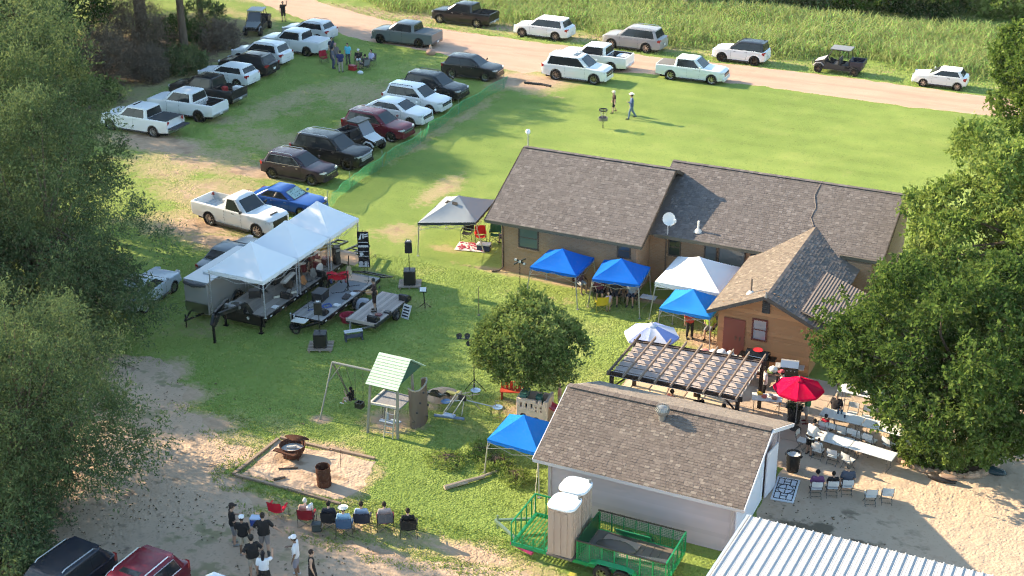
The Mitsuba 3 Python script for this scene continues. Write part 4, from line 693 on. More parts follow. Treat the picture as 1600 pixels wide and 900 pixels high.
        for dx in ([cowl - .32, (cowl + rb) / 2 - .12] if panes >= 2 else [cowl - .32, rb + .12]):
            t.part('door_seam', MB().bx(dx - .006, dx + .006, s * (hw + .0) - .006, s * (hw + .002), g + .16, belt - .02), ('m_matte', col * .25 + .005))
        t.part('sill', MB().bx(rx + r * 1.3, fx - r * 1.3, s * (hw + .005) - .07, s * (hw + .012), g - .01, g + .09), ('m_plastic', (.03, .03, .03) if clad is None else clad))
        for wx in (fx, rx):
            a = np.linspace(.02, math.pi - .02, 13); ar = MB().tube([(wx + math.cos(q) * r * 1.17, s * (hw - .015), r + math.sin(q) * r * 1.17) for q in a], .028, 5); ar.lathe([(r * 1.15, -.16), (r * 1.15, .13)], 18, (wx, s * (hw - .17), r), R=rotx(math.pi / 2), col=(.012, .012, .012)); t.part('wheel_arch', ar, ('m_matte', col * .6 if clad is None else (.03, .03, .03)))
    t.part('front_bumper', rbox((f0 - .085 + (.05 if pick else 0), 0, g + .17), (.20, W * .88, .26), .09), ('m_plastic', bumper if bumper is not None else col * .9), 50); t.part('rear_bumper', rbox((b0 + .075 - (.055 if pick else 0), 0, g + .24), (.18, W * .90, .24), .08), ('m_plastic' if not pick else 'm_chrome', bumper if bumper is not None else ((.5, .5, .5) if pick else col * .85)), 50)
    t.part('number_plate', MB().bx(b0 - .075, b0 - .062, -.16, .16, g + .40, g + .55) if not pick else MB().bx(b0 - .075, b0 - .062, -.16, .16, g + .2, g + .35), ('m_matte', (.62, .62, .62)))
    t.part('underbody', MB().bx(b0 + .3, f0 - .4, -hw * .72, hw * .72, .16 + lift, g + .1), ('m_matte', (.015, .015, .015)))
    ty, rm = wheel_shapes(r, .25, wstyle, tuple(rim))
    for wx in (fx, rx):
        for s in (1, -1):
            k = t.part('wheel', ty, M=mat4((wx, s * (hw - .14), r))); t.part('rim', rm, under=k, M=mat4((wx, s * (hw - .14), r)))
    if rails is not None:
        for s in (1, -1): t.part('roof_rail', MB().tube([(wt - .30, s * hr * .86, roof - .03), (wt - .42, s * hr * .87, roof + .045), (rt + .32, s * hr * .87, roof + .045), (rt + .2, s * hr * .86, roof - .03)], .022, 6), ('m_chrome', rails))
    if sun: t.part('sunroof', MB().bx(wt - 1.15, wt - .36, -hr * .55, hr * .55, roof - .03, roof + .012), ('m_glass', (.02, .022, .026)))
    if hoodscoop: t.part('hood_scoop', MB().bx(f0 - .52, f0 - .42, -.30, .30, hood + .015, hood + .045), ('m_matte', (.03, .03, .03)))
    if style in ('suv', 'hatch'): t.part('spoiler', hull(np.array([(rt + .16, s * hr * .86, roof - .03) for s in (1, -1)] + [(rt - .06, s * hr * .8, roof - .045) for s in (1, -1)] + [(rt + .0, s * hr * .8, roof - .09) for s in (1, -1)])), ('m_paint', col if roofcol is None else np.asarray(roofcol, float)))
    if pick:
        if cover is not None: t.part('bed_cover', rbox(((bx0 + bx1) / 2, 0, belt + .03), (bx1 - bx0, W - .2, .05), .02), ('m_matte', cover), 50)
        else:
            zf = belt - .47; m = MB().bx(bx0 - .01, bx1 + .01, -hw + .125, hw - .125, zf - .002, zf + .012)
            for s in (1, -1): m.bx(bx0, bx1, min(s * (hw - .135), s * (hw - .118)), max(s * (hw - .135), s * (hw - .118)), zf, belt - .02).bx(rx - .42, rx + .42, min(s * (hw - .36), s * (hw - .125)), max(s * (hw - .36), s * (hw - .125)), zf, zf + .22)
            m.bx(bx1 - .0, bx1 + .016, -hw + .13, hw - .13, zf, belt - .02)
            t.part('bed_liner', m, ('m_matte', bedcol)); 
            for j in range(9): y_ = -hw + .22 + j * (W - .44) / 8; t.part('bed_rib', MB().bx(bx0 + .03, bx1 - .03, y_ - .02, y_ + .02, zf + .012, zf + .024), ('m_matte', np.array(bedcol) * .8))
        if gate_open: t.part('tailgate', MB().bx(b0 - .55, b0 - .02, -hw + .13, hw - .13, belt - .53, belt - .47), ('m_matte', (.05, .05, .055)), label='lowered tailgate with a black liner')
        else: t.part('tailgate', MB().bx(b0 - .012, b0 + .03, -hw + .16, hw - .16, belt - .46, belt + .015), ('m_paint', col * .97 if tailcol is None else tailcol))
    return t
WHT = (.72, .72, .71); BLK = (.012, .012, .014)
PK = dict(style='pickup', H=1.90, hood=1.17, belt=1.22, W=2.0, r=.40, bumper=(.45, .46, .47))
CREW = dict(PK, L=5.85, wb=3.68, ov=.95, cowl=1.32, wt=.62, cab_end=-1.22)
def SUV(L=4.75, H=1.72, W=1.9, **k): return dict(dict(style='suv', L=L, H=H, W=W, wb=L * .60, hood=1.03, belt=1.12, r=.37), **k)
G1 = 'cars parked nose-in along the woods'; G2 = 'cars parked facing the green netting'; G3 = 'vehicles parked along the dirt road'
def V(*a, base={}, **k): return vehicle(*a, **{**base, **k})
# row facing the woods (nose to -x)
V('pickup_truck', 'white crew cab pickup with its tailgate lowered, nearest in the row by the woods', 'pickup', -63.55, 73.98, 180, WHT, base=CREW, group=G1, cover=(.045, .048, .052), gate_open=True, rim=(.6, .6, .6), sun=True)
V('pickup_truck', 'white four door pickup with an empty black bed, second in the row by the woods', 'pickup', -62.7, 77.95, 180, WHT, base=dict(CREW, H=2.0, belt=1.3, hood=1.25, r=.43), group=G1, lift=.10, rim=(.16, .12, .09), bedcol=(.022, .022, .024))
V('pickup_truck', 'black pickup with boxes in its bed, third in the row by the woods', 'pickup', -63.6, 81.55, 180, (.018, .018, .02), base=dict(CREW, H=1.98), group=G1, lift=.06, rim=(.05, .05, .05), wstyle='off', clad=(.02, .02, .02), bumper=(.3, .3, .3))
V('crossover', 'white crossover with black rear window parked behind the black pickup', 'car', -64.7, 85.75, 180, WHT, base=SUV(4.7, 1.64), group=G1, rim=(.45, .45, .47), panes=2)
V('suv', 'black suv parked between two white ones in the row by the woods', 'car', -64.95, 88.75, 180, (.016, .017, .020), base=SUV(4.75, 1.70), group=G1, rails=(.08, .08, .08), chrome=None, sun=True)
V('suv', 'white suv with black side trim and silver roof rails in the row by the woods', 'car', -65.75, 91.75, 180, WHT, base=SUV(4.95, 1.79), group=G1, rails=(.5, .5, .5), clad=(.03, .03, .03), panes=3)
V('pickup_truck', 'white pickup with a covered bed beside the small group of people on the grass', 'pickup', -65.1, 95.6, 180, WHT, base=CREW, group=G1, cover=(.60, .60, .60), rim=(.09, .09, .09))
V('crossover', 'silver-white crossover with a dark glass tailgate, farthest in the row by the woods', 'car', -66.2, 99.45, 180, (.55, .56, .57), base=SUV(4.65, 1.66), group=G1, rails=(.4, .4, .4))
# row facing the netting (nose to +x)
V('pickup_truck', 'white regular cab pickup with an empty white bed nearest the stage tents', 'pickup', -47.05, 62.35, -6.5, WHT, base=dict(PK, L=5.95, wb=3.6, ov=.98, cowl=1.20, wt=.48, cab_end=-.52, H=1.98, belt=1.26, hood=1.24, r=.42), panes=1, lift=.06, rim=(.55, .55, .55), bedcol=(.52, .54, .54), grille=(.012, .012, .013), bumper=(.02, .02, .02), mirror=(.02, .02, .02), hoodscoop=True, chrome=None, group=G2)
V('sedan', 'bright blue sedan with a patterned sunshade beside the white regular cab pickup', 'car', -45.95, 65.62, 0, (.015, .075, .30), style='sedan', L=4.65, W=1.80, H=1.44, wb=2.70, hood=.90, belt=.95, r=.32, rb=-1.75, rt=-1.05, cowl=.93, wt=.15, rim=(.3, .3, .3), group=G2, shade=True)
V('crossover', 'dark plum crossover with silver roof rails beside the blue sedan', 'car', -48.35, 70.47, -1, (.030, .018, .028), base=SUV(4.8, 1.70, wb=2.95), rails=(.60, .60, .60), rim=(.13, .13, .14), group=G2, chrome=(.6, .6, .6), trim=True)
V('suv', 'long black suv with a chrome grille, beside the dark plum crossover', 'car', -48.05, 73.82, -1, (.012, .012, .013), base=SUV(5.35, 1.94, 2.03, wb=3.15, hood=1.16, belt=1.22, r=.41), rails=(.45, .45, .45), rim=(.03, .03, .03), panes=3, group=G2, chrome=(.6, .6, .6), grille=(.30, .30, .31))
V('suv', 'maroon suv parked behind the black utility vehicle', 'car', -48.05, 79.78, -2, (.115, .012, .022), base=SUV(4.95, 1.76, wb=2.95), rails=(.4, .36, .34), rim=(.22, .22, .22), group=G2, panes=3)
V('crossover', 'low white crossover with a sloping roof between the maroon suv and a white suv', 'car', -48.25, 83.03, -2, WHT, base=SUV(4.75, 1.60, wb=2.80, rb=-2.1, rt=-1.3), rim=(.4, .4, .42), group=G2)
V('suv', 'white suv with black roof rails between the low white crossover and a black suv', 'car', -48.55, 86.18, -2, WHT, base=SUV(5.0, 1.80, wb=3.0), rails=(.05, .05, .05), rim=(.3, .3, .3), panes=3, group=G2)
V('suv', 'black suv with chrome headlights, second farthest facing the green netting', 'car', -48.75, 89.33, -2, (.014, .014, .016), base=SUV(5.0, 1.78, wb=3.0), rails=(.1, .1, .1), rim=(.2, .2, .2), panes=3, group=G2)
V('crossover', 'dark brown-black crossover at the far end of the green netting', 'car', -48.5, 95.02, 3, (.022, .019, .018), base=SUV(4.65, 1.68, wb=2.78), rim=(.42, .42, .42), group=G2)
# along the road
V('pickup_truck', 'grey crew cab pickup on the grass verge at the bend of the dirt road', 'pickup', -58.0, 101.55, 180, (.135, .150, .155), base=CREW, group=G3, cover=(.14, .15, .155), rim=(.04, .04, .04), bumper=(.14, .15, .155), chrome=None)
V('pickup_truck', 'black crew cab pickup with chrome wheels on the far side of the road', 'pickup', -56.6, 109.5, 178.5, BLK, base=CREW, group=G3, rim=(.6, .6, .6), bedcol=(.06, .055, .05))
V('crossover', 'white suv with dark rear glass on the far verge beside the weeds', 'car', -48.35, 108.18, 178.6, WHT, base=SUV(5.1, 1.78, 1.98, wb=3.1, r=.40), rim=(.34, .34, .35), group=G3, chrome=None)
V('suv', 'silver-grey suv with roof rails parked on the far verge beside the weeds', 'car', -40.05, 107.85, 177.5, (.29, .285, .285), base=SUV(5.2, 1.92, 2.0, wb=3.08, hood=1.16, belt=1.2, r=.42), rails=(.5, .5, .5), rim=(.55, .54, .52), panes=3, group=G3)
V('pickup_truck', 'white crew cab pickup parked behind the large white suv', 'pickup', -40.95, 101.5, 180, WHT, base=CREW, group=G3, rim=(.35, .35, .36), bedcol=(.05, .05, .05))
V('suv', 'large white suv with a sunroof on the lawn edge, facing right', 'car', -40.9, 97.8, .5, WHT, base=SUV(5.3, 1.94, 2.03, wb=3.12, hood=1.17, belt=1.22, r=.42), rim=(.3, .3, .31), panes=3, sun=True, rails=(.6, .6, .6), group=G3)
V('pickup_truck', 'white mid-size pickup with a bed cover facing right on the near side of the road', 'pickup', -32.85, 101.38, 1, (.66, .70, .69), base=dict(PK, L=5.4, wb=3.26, ov=.93, cowl=1.12, wt=.44, cab_end=-1.25, H=1.79, belt=1.13, hood=1.08, W=1.89, r=.385, bumper=(.55, .58, .57)), group=G3, cover=(.17, .16, .15), rim=(.5, .5, .5))
V('suv', 'boxy white suv with a black roof parked on the far verge', 'car', -30.98, 107.8, 178.5, WHT, base=SUV(4.4, 1.78, wb=2.67, hood=1.08, belt=1.14, rt=-1.95, rb=-2.05), roofcol=(.015, .015, .017), rim=(.05, .05, .05), wstyle='five', clad=(.03, .03, .03), chrome=None, group=G3)
V('hatchback', 'small white hatchback, rightmost vehicle on the road', 'car', -15.35, 107.38, 180, WHT, style='hatch', L=4.0, W=1.72, H=1.47, wb=2.49, hood=.93, belt=.99, r=.31, cowl=.80, wt=.02, rt=-1.45, rb=-1.8, rim=(.5, .5, .5), chrome=None, group=G3)
# beside the stage and at the lower left corner
V('sedan', 'grey-blue car showing between the stage tents and the white regular cab pickup', 'car', -43.9, 57.3, 88, (.16, .19, .215), style='sedan', L=4.7, W=1.84, H=1.46, wb=2.75, hood=.92, belt=.97, r=.33, rb=-1.7, rt=-1.0)
V('sedan', 'silver car half hidden under the tree left of the enclosed trailer', 'car', -45.6, 51.9, 95, (.45, .49, .53), style='hatch', L=4.3, W=1.78, H=1.48, wb=2.6, hood=.93, belt=.98, r=.32)
V('suv', 'shiny maroon suv with silver roof rails at the lower left of the view', 'car', -29.5, 30.72, -91, (.13, .008, .022), base=SUV(4.75, 1.70, wb=2.85), rails=(.65, .65, .65), sun=True, rim=(.4, .4, .4), panes=3, chrome=(.65, .65, .65), trim=True)
V('suv', 'dark blue-black car under the tree in the lower left corner', 'car', -32.25, 29.95, -93, (.012, .016, .028), base=SUV(4.85, 1.72, wb=2.9), rails=(.3, .33, .36), rim=(.35, .35, .35), panes=3)
V('crossover', 'pale car whose roof just shows at the bottom edge left of the standing people', 'car', -26.45, 30.55, -92, (.58, .62, .64), base=SUV(4.6, 1.62, wb=2.75), rim=(.4, .4, .4))
def utv(label, x, y, heading, col, roof, hood, rows=2, L=3.7, H=1.95, group=None, glass=False, bedcol=(.03, .03, .035)):
    t = Thing('utility_vehicle', label, 'utility vehicle', mat4((x, y, 0), math.radians(heading)), group); f0, b0 = L / 2, -L / 2; W = 1.55; r = .34; wb = L * .72; fx = f0 - .48; rx = fx - wb; col, hood, bedcol = np.array(col), np.array(hood), np.array(bedcol)
    body = union([hull(np.array([(f0 - .05, s * .38, .55) for s in (1, -1)] + [(f0 - .12, s * .52, .82) for s in (1, -1)] + [(f0 - .95, s * .66, 1.08) for s in (1, -1)] + [(f0 - 1.0, s * .70, .45) for s in (1, -1)] + [(f0 - .4, s * .42, .40) for s in (1, -1)])), m3.Manifold.cube((L - 1.6, 1.34, .22), True).translate((-.05, 0, .44)), m3.Manifold.cube((.9, 1.30, .42), True).translate((b0 + .55, 0, .68))])
    t.part('body', body, ('m_plastic', col), 30)
    t.part('hood', hull(np.array([(f0 - .14, s * .50, .83) for s in (1, -1)] + [(f0 - .92, s * .64, 1.09) for s in (1, -1)] + [(f0 - .92, s * .60, 1.13) for s in (1, -1)] + [(f0 - .2, s * .44, .88) for s in (1, -1)])), ('m_plastic', hood), 30)
    bed = m3.Manifold.cube((1.0, 1.42, .34), True).translate((b0 + .48, 0, .98)) - m3.Manifold.cube((.9, 1.30, .34), True).translate((b0 + .48, 0, 1.05)); t.part('cargo_bed', bed, ('m_plastic', bedcol), 20)
    xa, xb = f0 - 1.0, b0 + 1.05
    for s in (1, -1):
        t.part('roll_bar', MB().tube([(xa + .1, s * .68, .95), (xa - .45, s * .60, H - .06), (xb + .15, s * .60, H - .06), (xb - .02, s * .68, .8)], .03, 6), ('m_metal', (.03, .03, .03)))
        if rows == 2: t.part('door_post', MB().tube([((xa + xb) / 2 - .15, s * .60, H - .06), ((xa + xb) / 2 - .05, s * .70, .5)], .028, 6), ('m_metal', (.03, .03, .03)))
        t.part('half_door', MB().slab([(xa + .05, s * .70, .5), (xa - .1, s * .70, .95), (xa - .55, s * .70, .80), (xb + .3, s * .70, .75), (xb + .3, s * .70, .48)][::int(-s)], .02), ('m_plastic', col * .9 + .01))
        t.part('headlight', rbox((f0 - .13, s * .40, .76), (.06, .18, .09), .025), ('m_glass', (.5, .5, .5)), 40); t.part('taillight', MB().bx(b0 - .01, b0 + .03, min(s * .5, s * .66), max(s * .5, s * .66), .9, 1.02), ('m_glass', (.4, .02, .02)))
        t.part('fender', MB().tube([(fx + .40, s * .66, .52), (fx + .2, s * .68, .76), (fx - .2, s * .68, .80), (fx - .42, s * .68, .6)], .06, 5), ('m_plastic', hood * .8))
    for q in range(rows):
        xs = xa - .78 - q * .82
        if xs > xb: 
            k = t.part('seat', rbox((xs, 0, .68), (.48, 1.22, .16), .06), ('m_fabric', (.045, .045, .05)), 50); t.part('seat_back', rbox((xs - .26, 0, .98), (.12, 1.2, .52), .05), ('m_fabric', (.06, .06, .065)), 50, under=k)
    t.part('roof', rbox(((xa - .42 + xb + .1) / 2, 0, H), (xa - .42 - xb + .18, 1.34, .07), .03), ('m_plastic', roof), 40)
    if glass: t.part('windshield', MB().slab([(xa + .09, .60, 1.12), (xa + .09, -.60, 1.12), (xa - .42, -.54, H - .08), (xa - .42, .54, H - .08)], .012), ('m_glass', (.16, .17, .20)))
    t.part('steering_wheel', MB().tube([(xa - .22 + .08 * math.sin(a), .34 + .17 * math.cos(a), 1.08 + .15 * math.sin(a)) for a in np.linspace(0, 2 * math.pi, 13)], .018, 5), ('m_plastic', (.03, .03, .03)))
    t.part('front_guard', MB().tube([(f0 - .1, -.42, .45), (f0 + .08, -.38, .55), (f0 + .05, -.3, .82), (f0 + .05, .3, .82), (f0 + .08, .38, .55), (f0 - .1, .42, .45)], .025, 6), ('m_metal', (.03, .03, .03)))
    ty, rm = wheel_shapes(r, .28, 'off', (.10, .10, .10))
    for wx in (fx, rx):
        for s in (1, -1): k = t.part('wheel', ty, M=mat4((wx, s * .66, r))); t.part('rim', rm, under=k, M=mat4((wx, s * .66, r)))
    return t
utv('black utility vehicle with a pale hood between the long black suv and the maroon suv', -47.75, 77.0, -8, (.014, .014, .015), (.05, .052, .055), (.55, .56, .56), rows=1, L=3.3, glass=True, group=G2)
utv('dark open four seat utility vehicle on the far verge of the road', -23.1, 107.8, 180, (.025, .025, .03), (.20, .20, .20), (.30, .30, .31), rows=2, L=3.9, group=G3, bedcol=(.03, .028, .045))
utv('dark utility vehicle with a pale roof facing the camera at the far upper left', -71.6, 99.6, -72, (.02, .02, .02), (.34, .35, .36), (.26, .27, .28), rows=2, L=3.8, glass=True)
# ---------------------------------------------------------------- people (local: facing +x, left is +y, feet or ground at z = 0)
SK = (.44, .27, .19); SKD = (.20, .115, .075); SKL = (.52, .34, .26)
def hand(w, d, side, curl=.5):
    """palm, four unequal bent fingers and a thumb from wrist w along d"""
    w, d = np.asarray(w, float), np.asarray(d, float); d = d / np.linalg.norm(d); up = np.array([0, 0, 1.0]) if abs(d[2]) < .8 else np.array([1.0, 0, 0])
    s = np.cross(up, d); s /= np.linalg.norm(s); n = np.cross(d, s)
    out = [hull(np.vstack([sphere_pts(w + s * a, .019, 6) for a in (-.018, .018)] + [sphere_pts(w + d * .085 + s * a, .016, 6) for a in (-.03, .03)]))]
    for a, L in ((-.032, .062), (-.011, .075), (.011, .070), (.032, .054)):
        p0 = w + d * .085 + s * a; p1 = p0 + d * L * .55 - n * L * .18 * curl; p2 = p1 + d * L * .38 - n * L * .42 * curl; out += [bone(p0, .0105, p1, .0095, 6), bone(p1, .0095, p2, .008, 6)]
    q = w + d * .03 + s * .025 * side; q1 = q + d * .035 + s * .035 * side - n * .01; out += [bone(q, .013, q1, .011, 6), bone(q1, .011, q1 + d * .028 - n * .01, .009, 6)]
    return out
ARM = dict(down=((-.03, .255, 1.125), (.06, .27, .87)), fwd=((.02, .265, 1.14), (.25, .13, 1.19)), hip=((-.08, .36, 1.16), (.02, .21, 1.0)), up=((.12, .33, 1.42), (.16, .34, 1.68)), reach=((.17, .25, 1.18), (.40, .19, 1.03)),
           back=((-.12, .25, 1.15), (-.05, .24, .90)), guitar=((.02, .34, 1.16), (.22, .12, 1.05)), neck=((.10, .30, 1.15), (.24, .33, 1.16)), lap=((.02, .26, 1.12), (.24, .16, .98)), chain=((.10, .28, 1.25), (.22, .26, 1.42)), out=((.03, .36, 1.14), (.10, .52, .95)))
def person(label, x, y, heading, H=1.75, shirt=(.02, .02, .022), pants=(.25, .22, .17), shoes=(.05, .05, .05), hair=(.02, .015, .012), skin=SK, pose='stand', arms=('down', 'down'), sleeve='short', shorts=True, hat=None, longhair=False, fat=1.0, z=0.0, lean=0.0,
           group=None, skirt=False, look=0.0, stride=.0, apron=None, socks=None):
    t = Thing('person', label, 'person', mat4((x, y, z), math.radians(heading), s=H / 1.75), group)
    sit = pose in ('sit', 'swing'); pz = .53 if sit else .95; dz = pz - .95; ln = lean + (-.10 if pose == 'sit' else 0)
    Pv = np.array([0, 0, pz]); Cc = np.array([ln * .6, 0, 1.24 + dz]); Nk = np.array([ln, 0, 1.45 + dz]); Hd = np.array([ln + .035 + max(0, ln) * .4, 0, 1.615 + dz])
    def two(c, dy, r, sc=(1, 1, 1)): return [sphere_pts(np.asarray(c) + [0, s * dy, 0], r, 8, sc) for s in (1, -1)]
    f = fat
    pel = two(Pv, .075 * f, .115 * f, (.95, 1, .95)); wst = two((Pv + Cc) / 2 + [.02 * (f - 1) * 4, 0, 0], .06 * f, .105 * f, (.92, 1, 1)); chs = two(Cc, .085, .115 * (.5 + .5 * f), (.88, 1, 1)); sh = two(Nk + [-.01, 0, -.055], .145, .062)
    torso = [hull(np.vstack(pel + wst)), hull(np.vstack(wst + chs)), hull(np.vstack(chs + sh))]
    J = {}
    for s, a in ((1, arms[0]), (-1, arms[1])):
        e, w = ARM[a]; S = np.array([Nk[0] - .01, s * .185, 1.405 + dz]); E_ = np.array([e[0] + ln, s * e[1], e[2] + dz]); W_ = np.array([w[0] + ln, s * w[1], w[2] + dz]); J[s] = (S, E_, W_)
    LG = {}
    for s in (1, -1):
        if sit:
            hp = np.array([.02, s * .09, pz - .01]); kn = np.array([.44, s * .13, pz - .0 + (0 if pose == 'sit' else -.02)]); an = np.array([.46 if pose == 'sit' else .56, s * .14, .09 if pose == 'sit' else .16]); to = an + [.16, s * .02, -.05]
        else:
            k = stride * s; hp = np.array([0, s * .09, .92]); kn = np.array([.03 + k * .22, s * .11, .50]); an = np.array([-.02 + k * .42 - (.06 if k < 0 else 0), s * .125, .09 + (.05 if k < 0 else 0)]); to = an + [.16, s * .02, -.05]
        LG[s] = (hp, kn, an, to)
    # skin: one continuous body
    B = list(torso); B.append(bone(Nk - [0, 0, .03], .056, Hd - [.015, 0, .06], .05))
    B.append(hull(np.vstack([sphere_pts(Hd + [.0, 0, .02], .098, 10, (1, .80, 1.08)), sphere_pts(Hd + [.035, 0, -.075], .05, 8, (1, .85, .8))])))
    B.append(hull(np.array([Hd + v for v in ((.09, .014, -.02), (.09, -.014, -.02), (.118, 0, -.025), (.095, 0, .025), (.08, 0, -.0))])))
    for s in (1, -1): B.append(hull(sphere_pts(Hd + [-.005, s * .083, -.005], .022, 6, (.8, .4, 1.2))))
    for s in (1, -1):
        S, E_, W_ = J[s]; B += [bone(S, .052, E_, .042), bone(E_, .042, W_, .029)] + hand(W_, W_ - E_, -s)
        hp, kn, an, to = LG[s]; B += [bone(hp, .088 * (.6 + .4 * f), kn, .057), bone(kn, .057, an, .038), hull(np.vstack([sphere_pts(an + [-.02, 0, -.04], .042, 6), sphere_pts(to, .035, 6, (1, 1.1, .8))]))]
    t.part('body', union(B), ('m_skin', skin), 60)
    for s in (1, -1): t.part('eye', hull(sphere_pts(Hd + [.083, s * .033, .012], .013, 6)), ('m_plastic', (.02, .015, .012)))
    t.part('mouth', hull(sphere_pts(Hd + [.078, 0, -.062], .02, 6, (.5, 1.2, .3))), ('m_skin', np.array(skin) * .55))
    def grow(c, dy, r, sc=(1, 1, 1)): return [sphere_pts(np.asarray(c) + [0, s * dy, 0], r, 8, sc) for s in (1, -1)]
    g = .016; low = Pv + [0, 0, -.03 if not sit else .0]
    Sg = [hull(np.vstack(grow(low, .078 * f, .118 * f + g, (.95, 1, .7)) + grow((Pv + Cc) / 2 + [.02 * (f - 1) * 4, 0, 0], .062 * f, .108 * f + g, (.92, 1, 1)))), hull(np.vstack(grow((Pv + Cc) / 2 + [.02 * (f - 1) * 4, 0, 0], .062 * f, .108 * f + g, (.92, 1, 1)) + grow(Cc, .086, .117 * (.5 + .5 * f) + g, (.88, 1, 1)))), hull(np.vstack(grow(Cc, .086, .117 * (.5 + .5 * f) + g, (.88, 1, 1)) + grow(Nk + [-.01, 0, -.06], .15 if sleeve != 'none' else .11, .064 + g * .5)))]
    if sleeve != 'none':
        for s in (1, -1):
            S, E_, W_ = J[s]; k = .72 if sleeve == 'short' else 1.0; Sg.append(bone(S, .052 + g, S + (E_ - S) * k, (.052 if sleeve == 'short' else .044) + g))
            if sleeve == 'long': Sg.append(bone(E_, .044 + g, E_ + (W_ - E_) * .9, .034 + g * .8))
    t.part('shirt', union(Sg), ('m_fabric', shirt), 60)
    Pg = [hull(np.vstack(grow(Pv + [0, 0, -.02], .078 * f, .116 * f + .010, (.95, 1, .9)) + grow(Pv + [0, 0, .06], .074 * f, .108 * f + .008, (.95, 1, .5))))]
    for s in (1, -1):
        hp, kn, an, to = LG[s]
        if skirt: continue
        if shorts: Pg.append(bone(hp, .092 * (.6 + .4 * f) + .016, hp + (kn - hp) * .92, .072 + .016))
        else: Pg += [bone(hp, .090 * (.6 + .4 * f) + .012, kn, .062 + .014), bone(kn, .062 + .014, kn + (an - kn) * .95, .046 + .012)]
    if skirt: Pg.append(hull(np.vstack(grow(Pv, .08 * f, .12 * f + .012) + grow(Pv + [.02, 0, -.40], .10 * f, .15 * f + .012, (1, 1, .4)))))
    t.part('trousers' if not shorts and not skirt else 'skirt' if skirt else 'shorts', union(Pg), ('m_fabric', pants), 60)
    for s in (1, -1):
        hp, kn, an, to = LG[s]; t.part('shoe', hull(np.vstack([sphere_pts(an + [-.025, 0, -.035], .05, 6, (1, .95, .95)), sphere_pts(to + [.02, 0, 0], .043, 6, (1, 1.1, .8))])), ('m_matte', shoes), 60)
        if socks is not None: t.part('sock', bone(an + [0, 0, .0], .046, an + (kn - an) * .3, .05), ('m_fabric', socks), 60)
    hr = hull(sphere_pts(Hd + [-.014, 0, .035], .108, 10, (1, .86, 1.05))) - m3.Manifold.cube((.3, .5, .3), True).translate((Hd[0] + .205, 0, Hd[2] - .06)) - m3.Manifold.cube((.5, .5, .2), True).translate((Hd[0] + .0, 0, Hd[2] - .17))
    if longhair: hr = union([hr, hull(np.vstack([sphere_pts(Hd + [-.06, 0, -.02], .075, 8, (.7, 1, 1)), sphere_pts(Hd + [-.095, 0, -.24], .05, 8, (.5, 1.2, 1))]))])
    t.part('hair', hr, ('m_matte', hair), 60)
    if hat is not None:
        kind, hc = hat; c = Hd + [-.005, 0, .065]; m = MB()
        if kind == 'cap':
            m.lathe([(.108, -.01), (.108, .03), (.09, .075), (.05, .10), (0, .105)], 14, c); a = np.linspace(-.9, .9, 7); m.slab([c + [.095 * math.cos(q) + .0, .1 * math.sin(q), -.004] for q in a] + [c + [.19 * math.cos(q * .75), .105 * math.sin(q), -.02] for q in a[::-1]], .008)
        else: m.lathe([(.19, .035), (.20, .04), (.16, .012), (.112, .0), (.108, .07), (.09, .115), (.05, .12), (0, .105)] if kind == 'cowboy' else [(.17, -.01), (.11, .0), (.105, .07), (.06, .1), (0, .1)], 18, c)
        t.part('hat', m, ('m_fabric', hc), 50)
    if apron is not None: t.part('apron', MB().slab([(.145 + ln, -.15, 1.3 + dz), (.15, .15, 1.3 + dz), (.165, .2, .65 + dz), (.165, -.2, .65 + dz)], .01), ('m_fabric', apron))
    return t
# ---------------------------------------------------------------- seats
def camp_chair(label, x, y, heading, col, frame=(.05, .05, .05), back2=None, group='folding camp chairs on the grass'):
    t = Thing('camp_chair', label, 'chair', mat4((x, y, 0), math.radians(heading)), group)
    sw = .27; g = np.linspace(0, 1, 7); seat = np.array([[(-.24 + .48 * a, -sw + 2 * sw * b, .45 - .07 * math.sin(math.pi * b) - .03 * math.sin(math.pi * a) + .03 * a) for b in g] for a in g])
    def thick(P, d): m = MB(); m.grid(P); m.grid((P + np.array(d))[:, ::-1]); return m
    t.part('seat', thick(seat, (0, 0, -.012)), ('m_fabric', col), True)
    back = np.array([[(-.24 - .12 * a - .05 * math.sin(math.pi * b), -sw - .03 + 2 * (sw + .03) * b, .45 + .48 * a - .05 * (1 - math.sin(math.pi * b)) * 0) for b in g] for a in g]); t.part('backrest', thick(back, (-.012, 0, 0)), ('m_fabric', col if back2 is None else back2), True)
    for s in (1, -1):
        t.part('armrest', MB().slab([(.20, s * (sw + .00), .62), (.20, s * (sw + .07), .62), (-.28, s * (sw + .07), .64), (-.28, s * (sw + .0), .64)][::s], .012), ('m_fabric', col))
        t.part('front_leg', MB().tube([(.24, s * (sw + .04), .63), (.25, s * (sw + .05), .02)], .012, 5), ('m_metal', frame)); t.part('back_post', MB().tube([(-.26, s * (sw + .05), .02), (-.27, s * (sw + .03), .5), (-.37, s * (sw + .03), .95)], .012, 5), ('m_metal', frame))
        t.part('cross_strut', MB().tube([(.25, s * (sw + .04), .04), (-.24, s * (sw + .0), .44)], .010, 5).tube([(.24, -s * sw, .05), (.24, s * sw, .43)], .010, 5).tube([(-.26, -s * sw, .05), (-.25, s * sw, .43)], .010, 5), ('m_metal', frame))
    return t
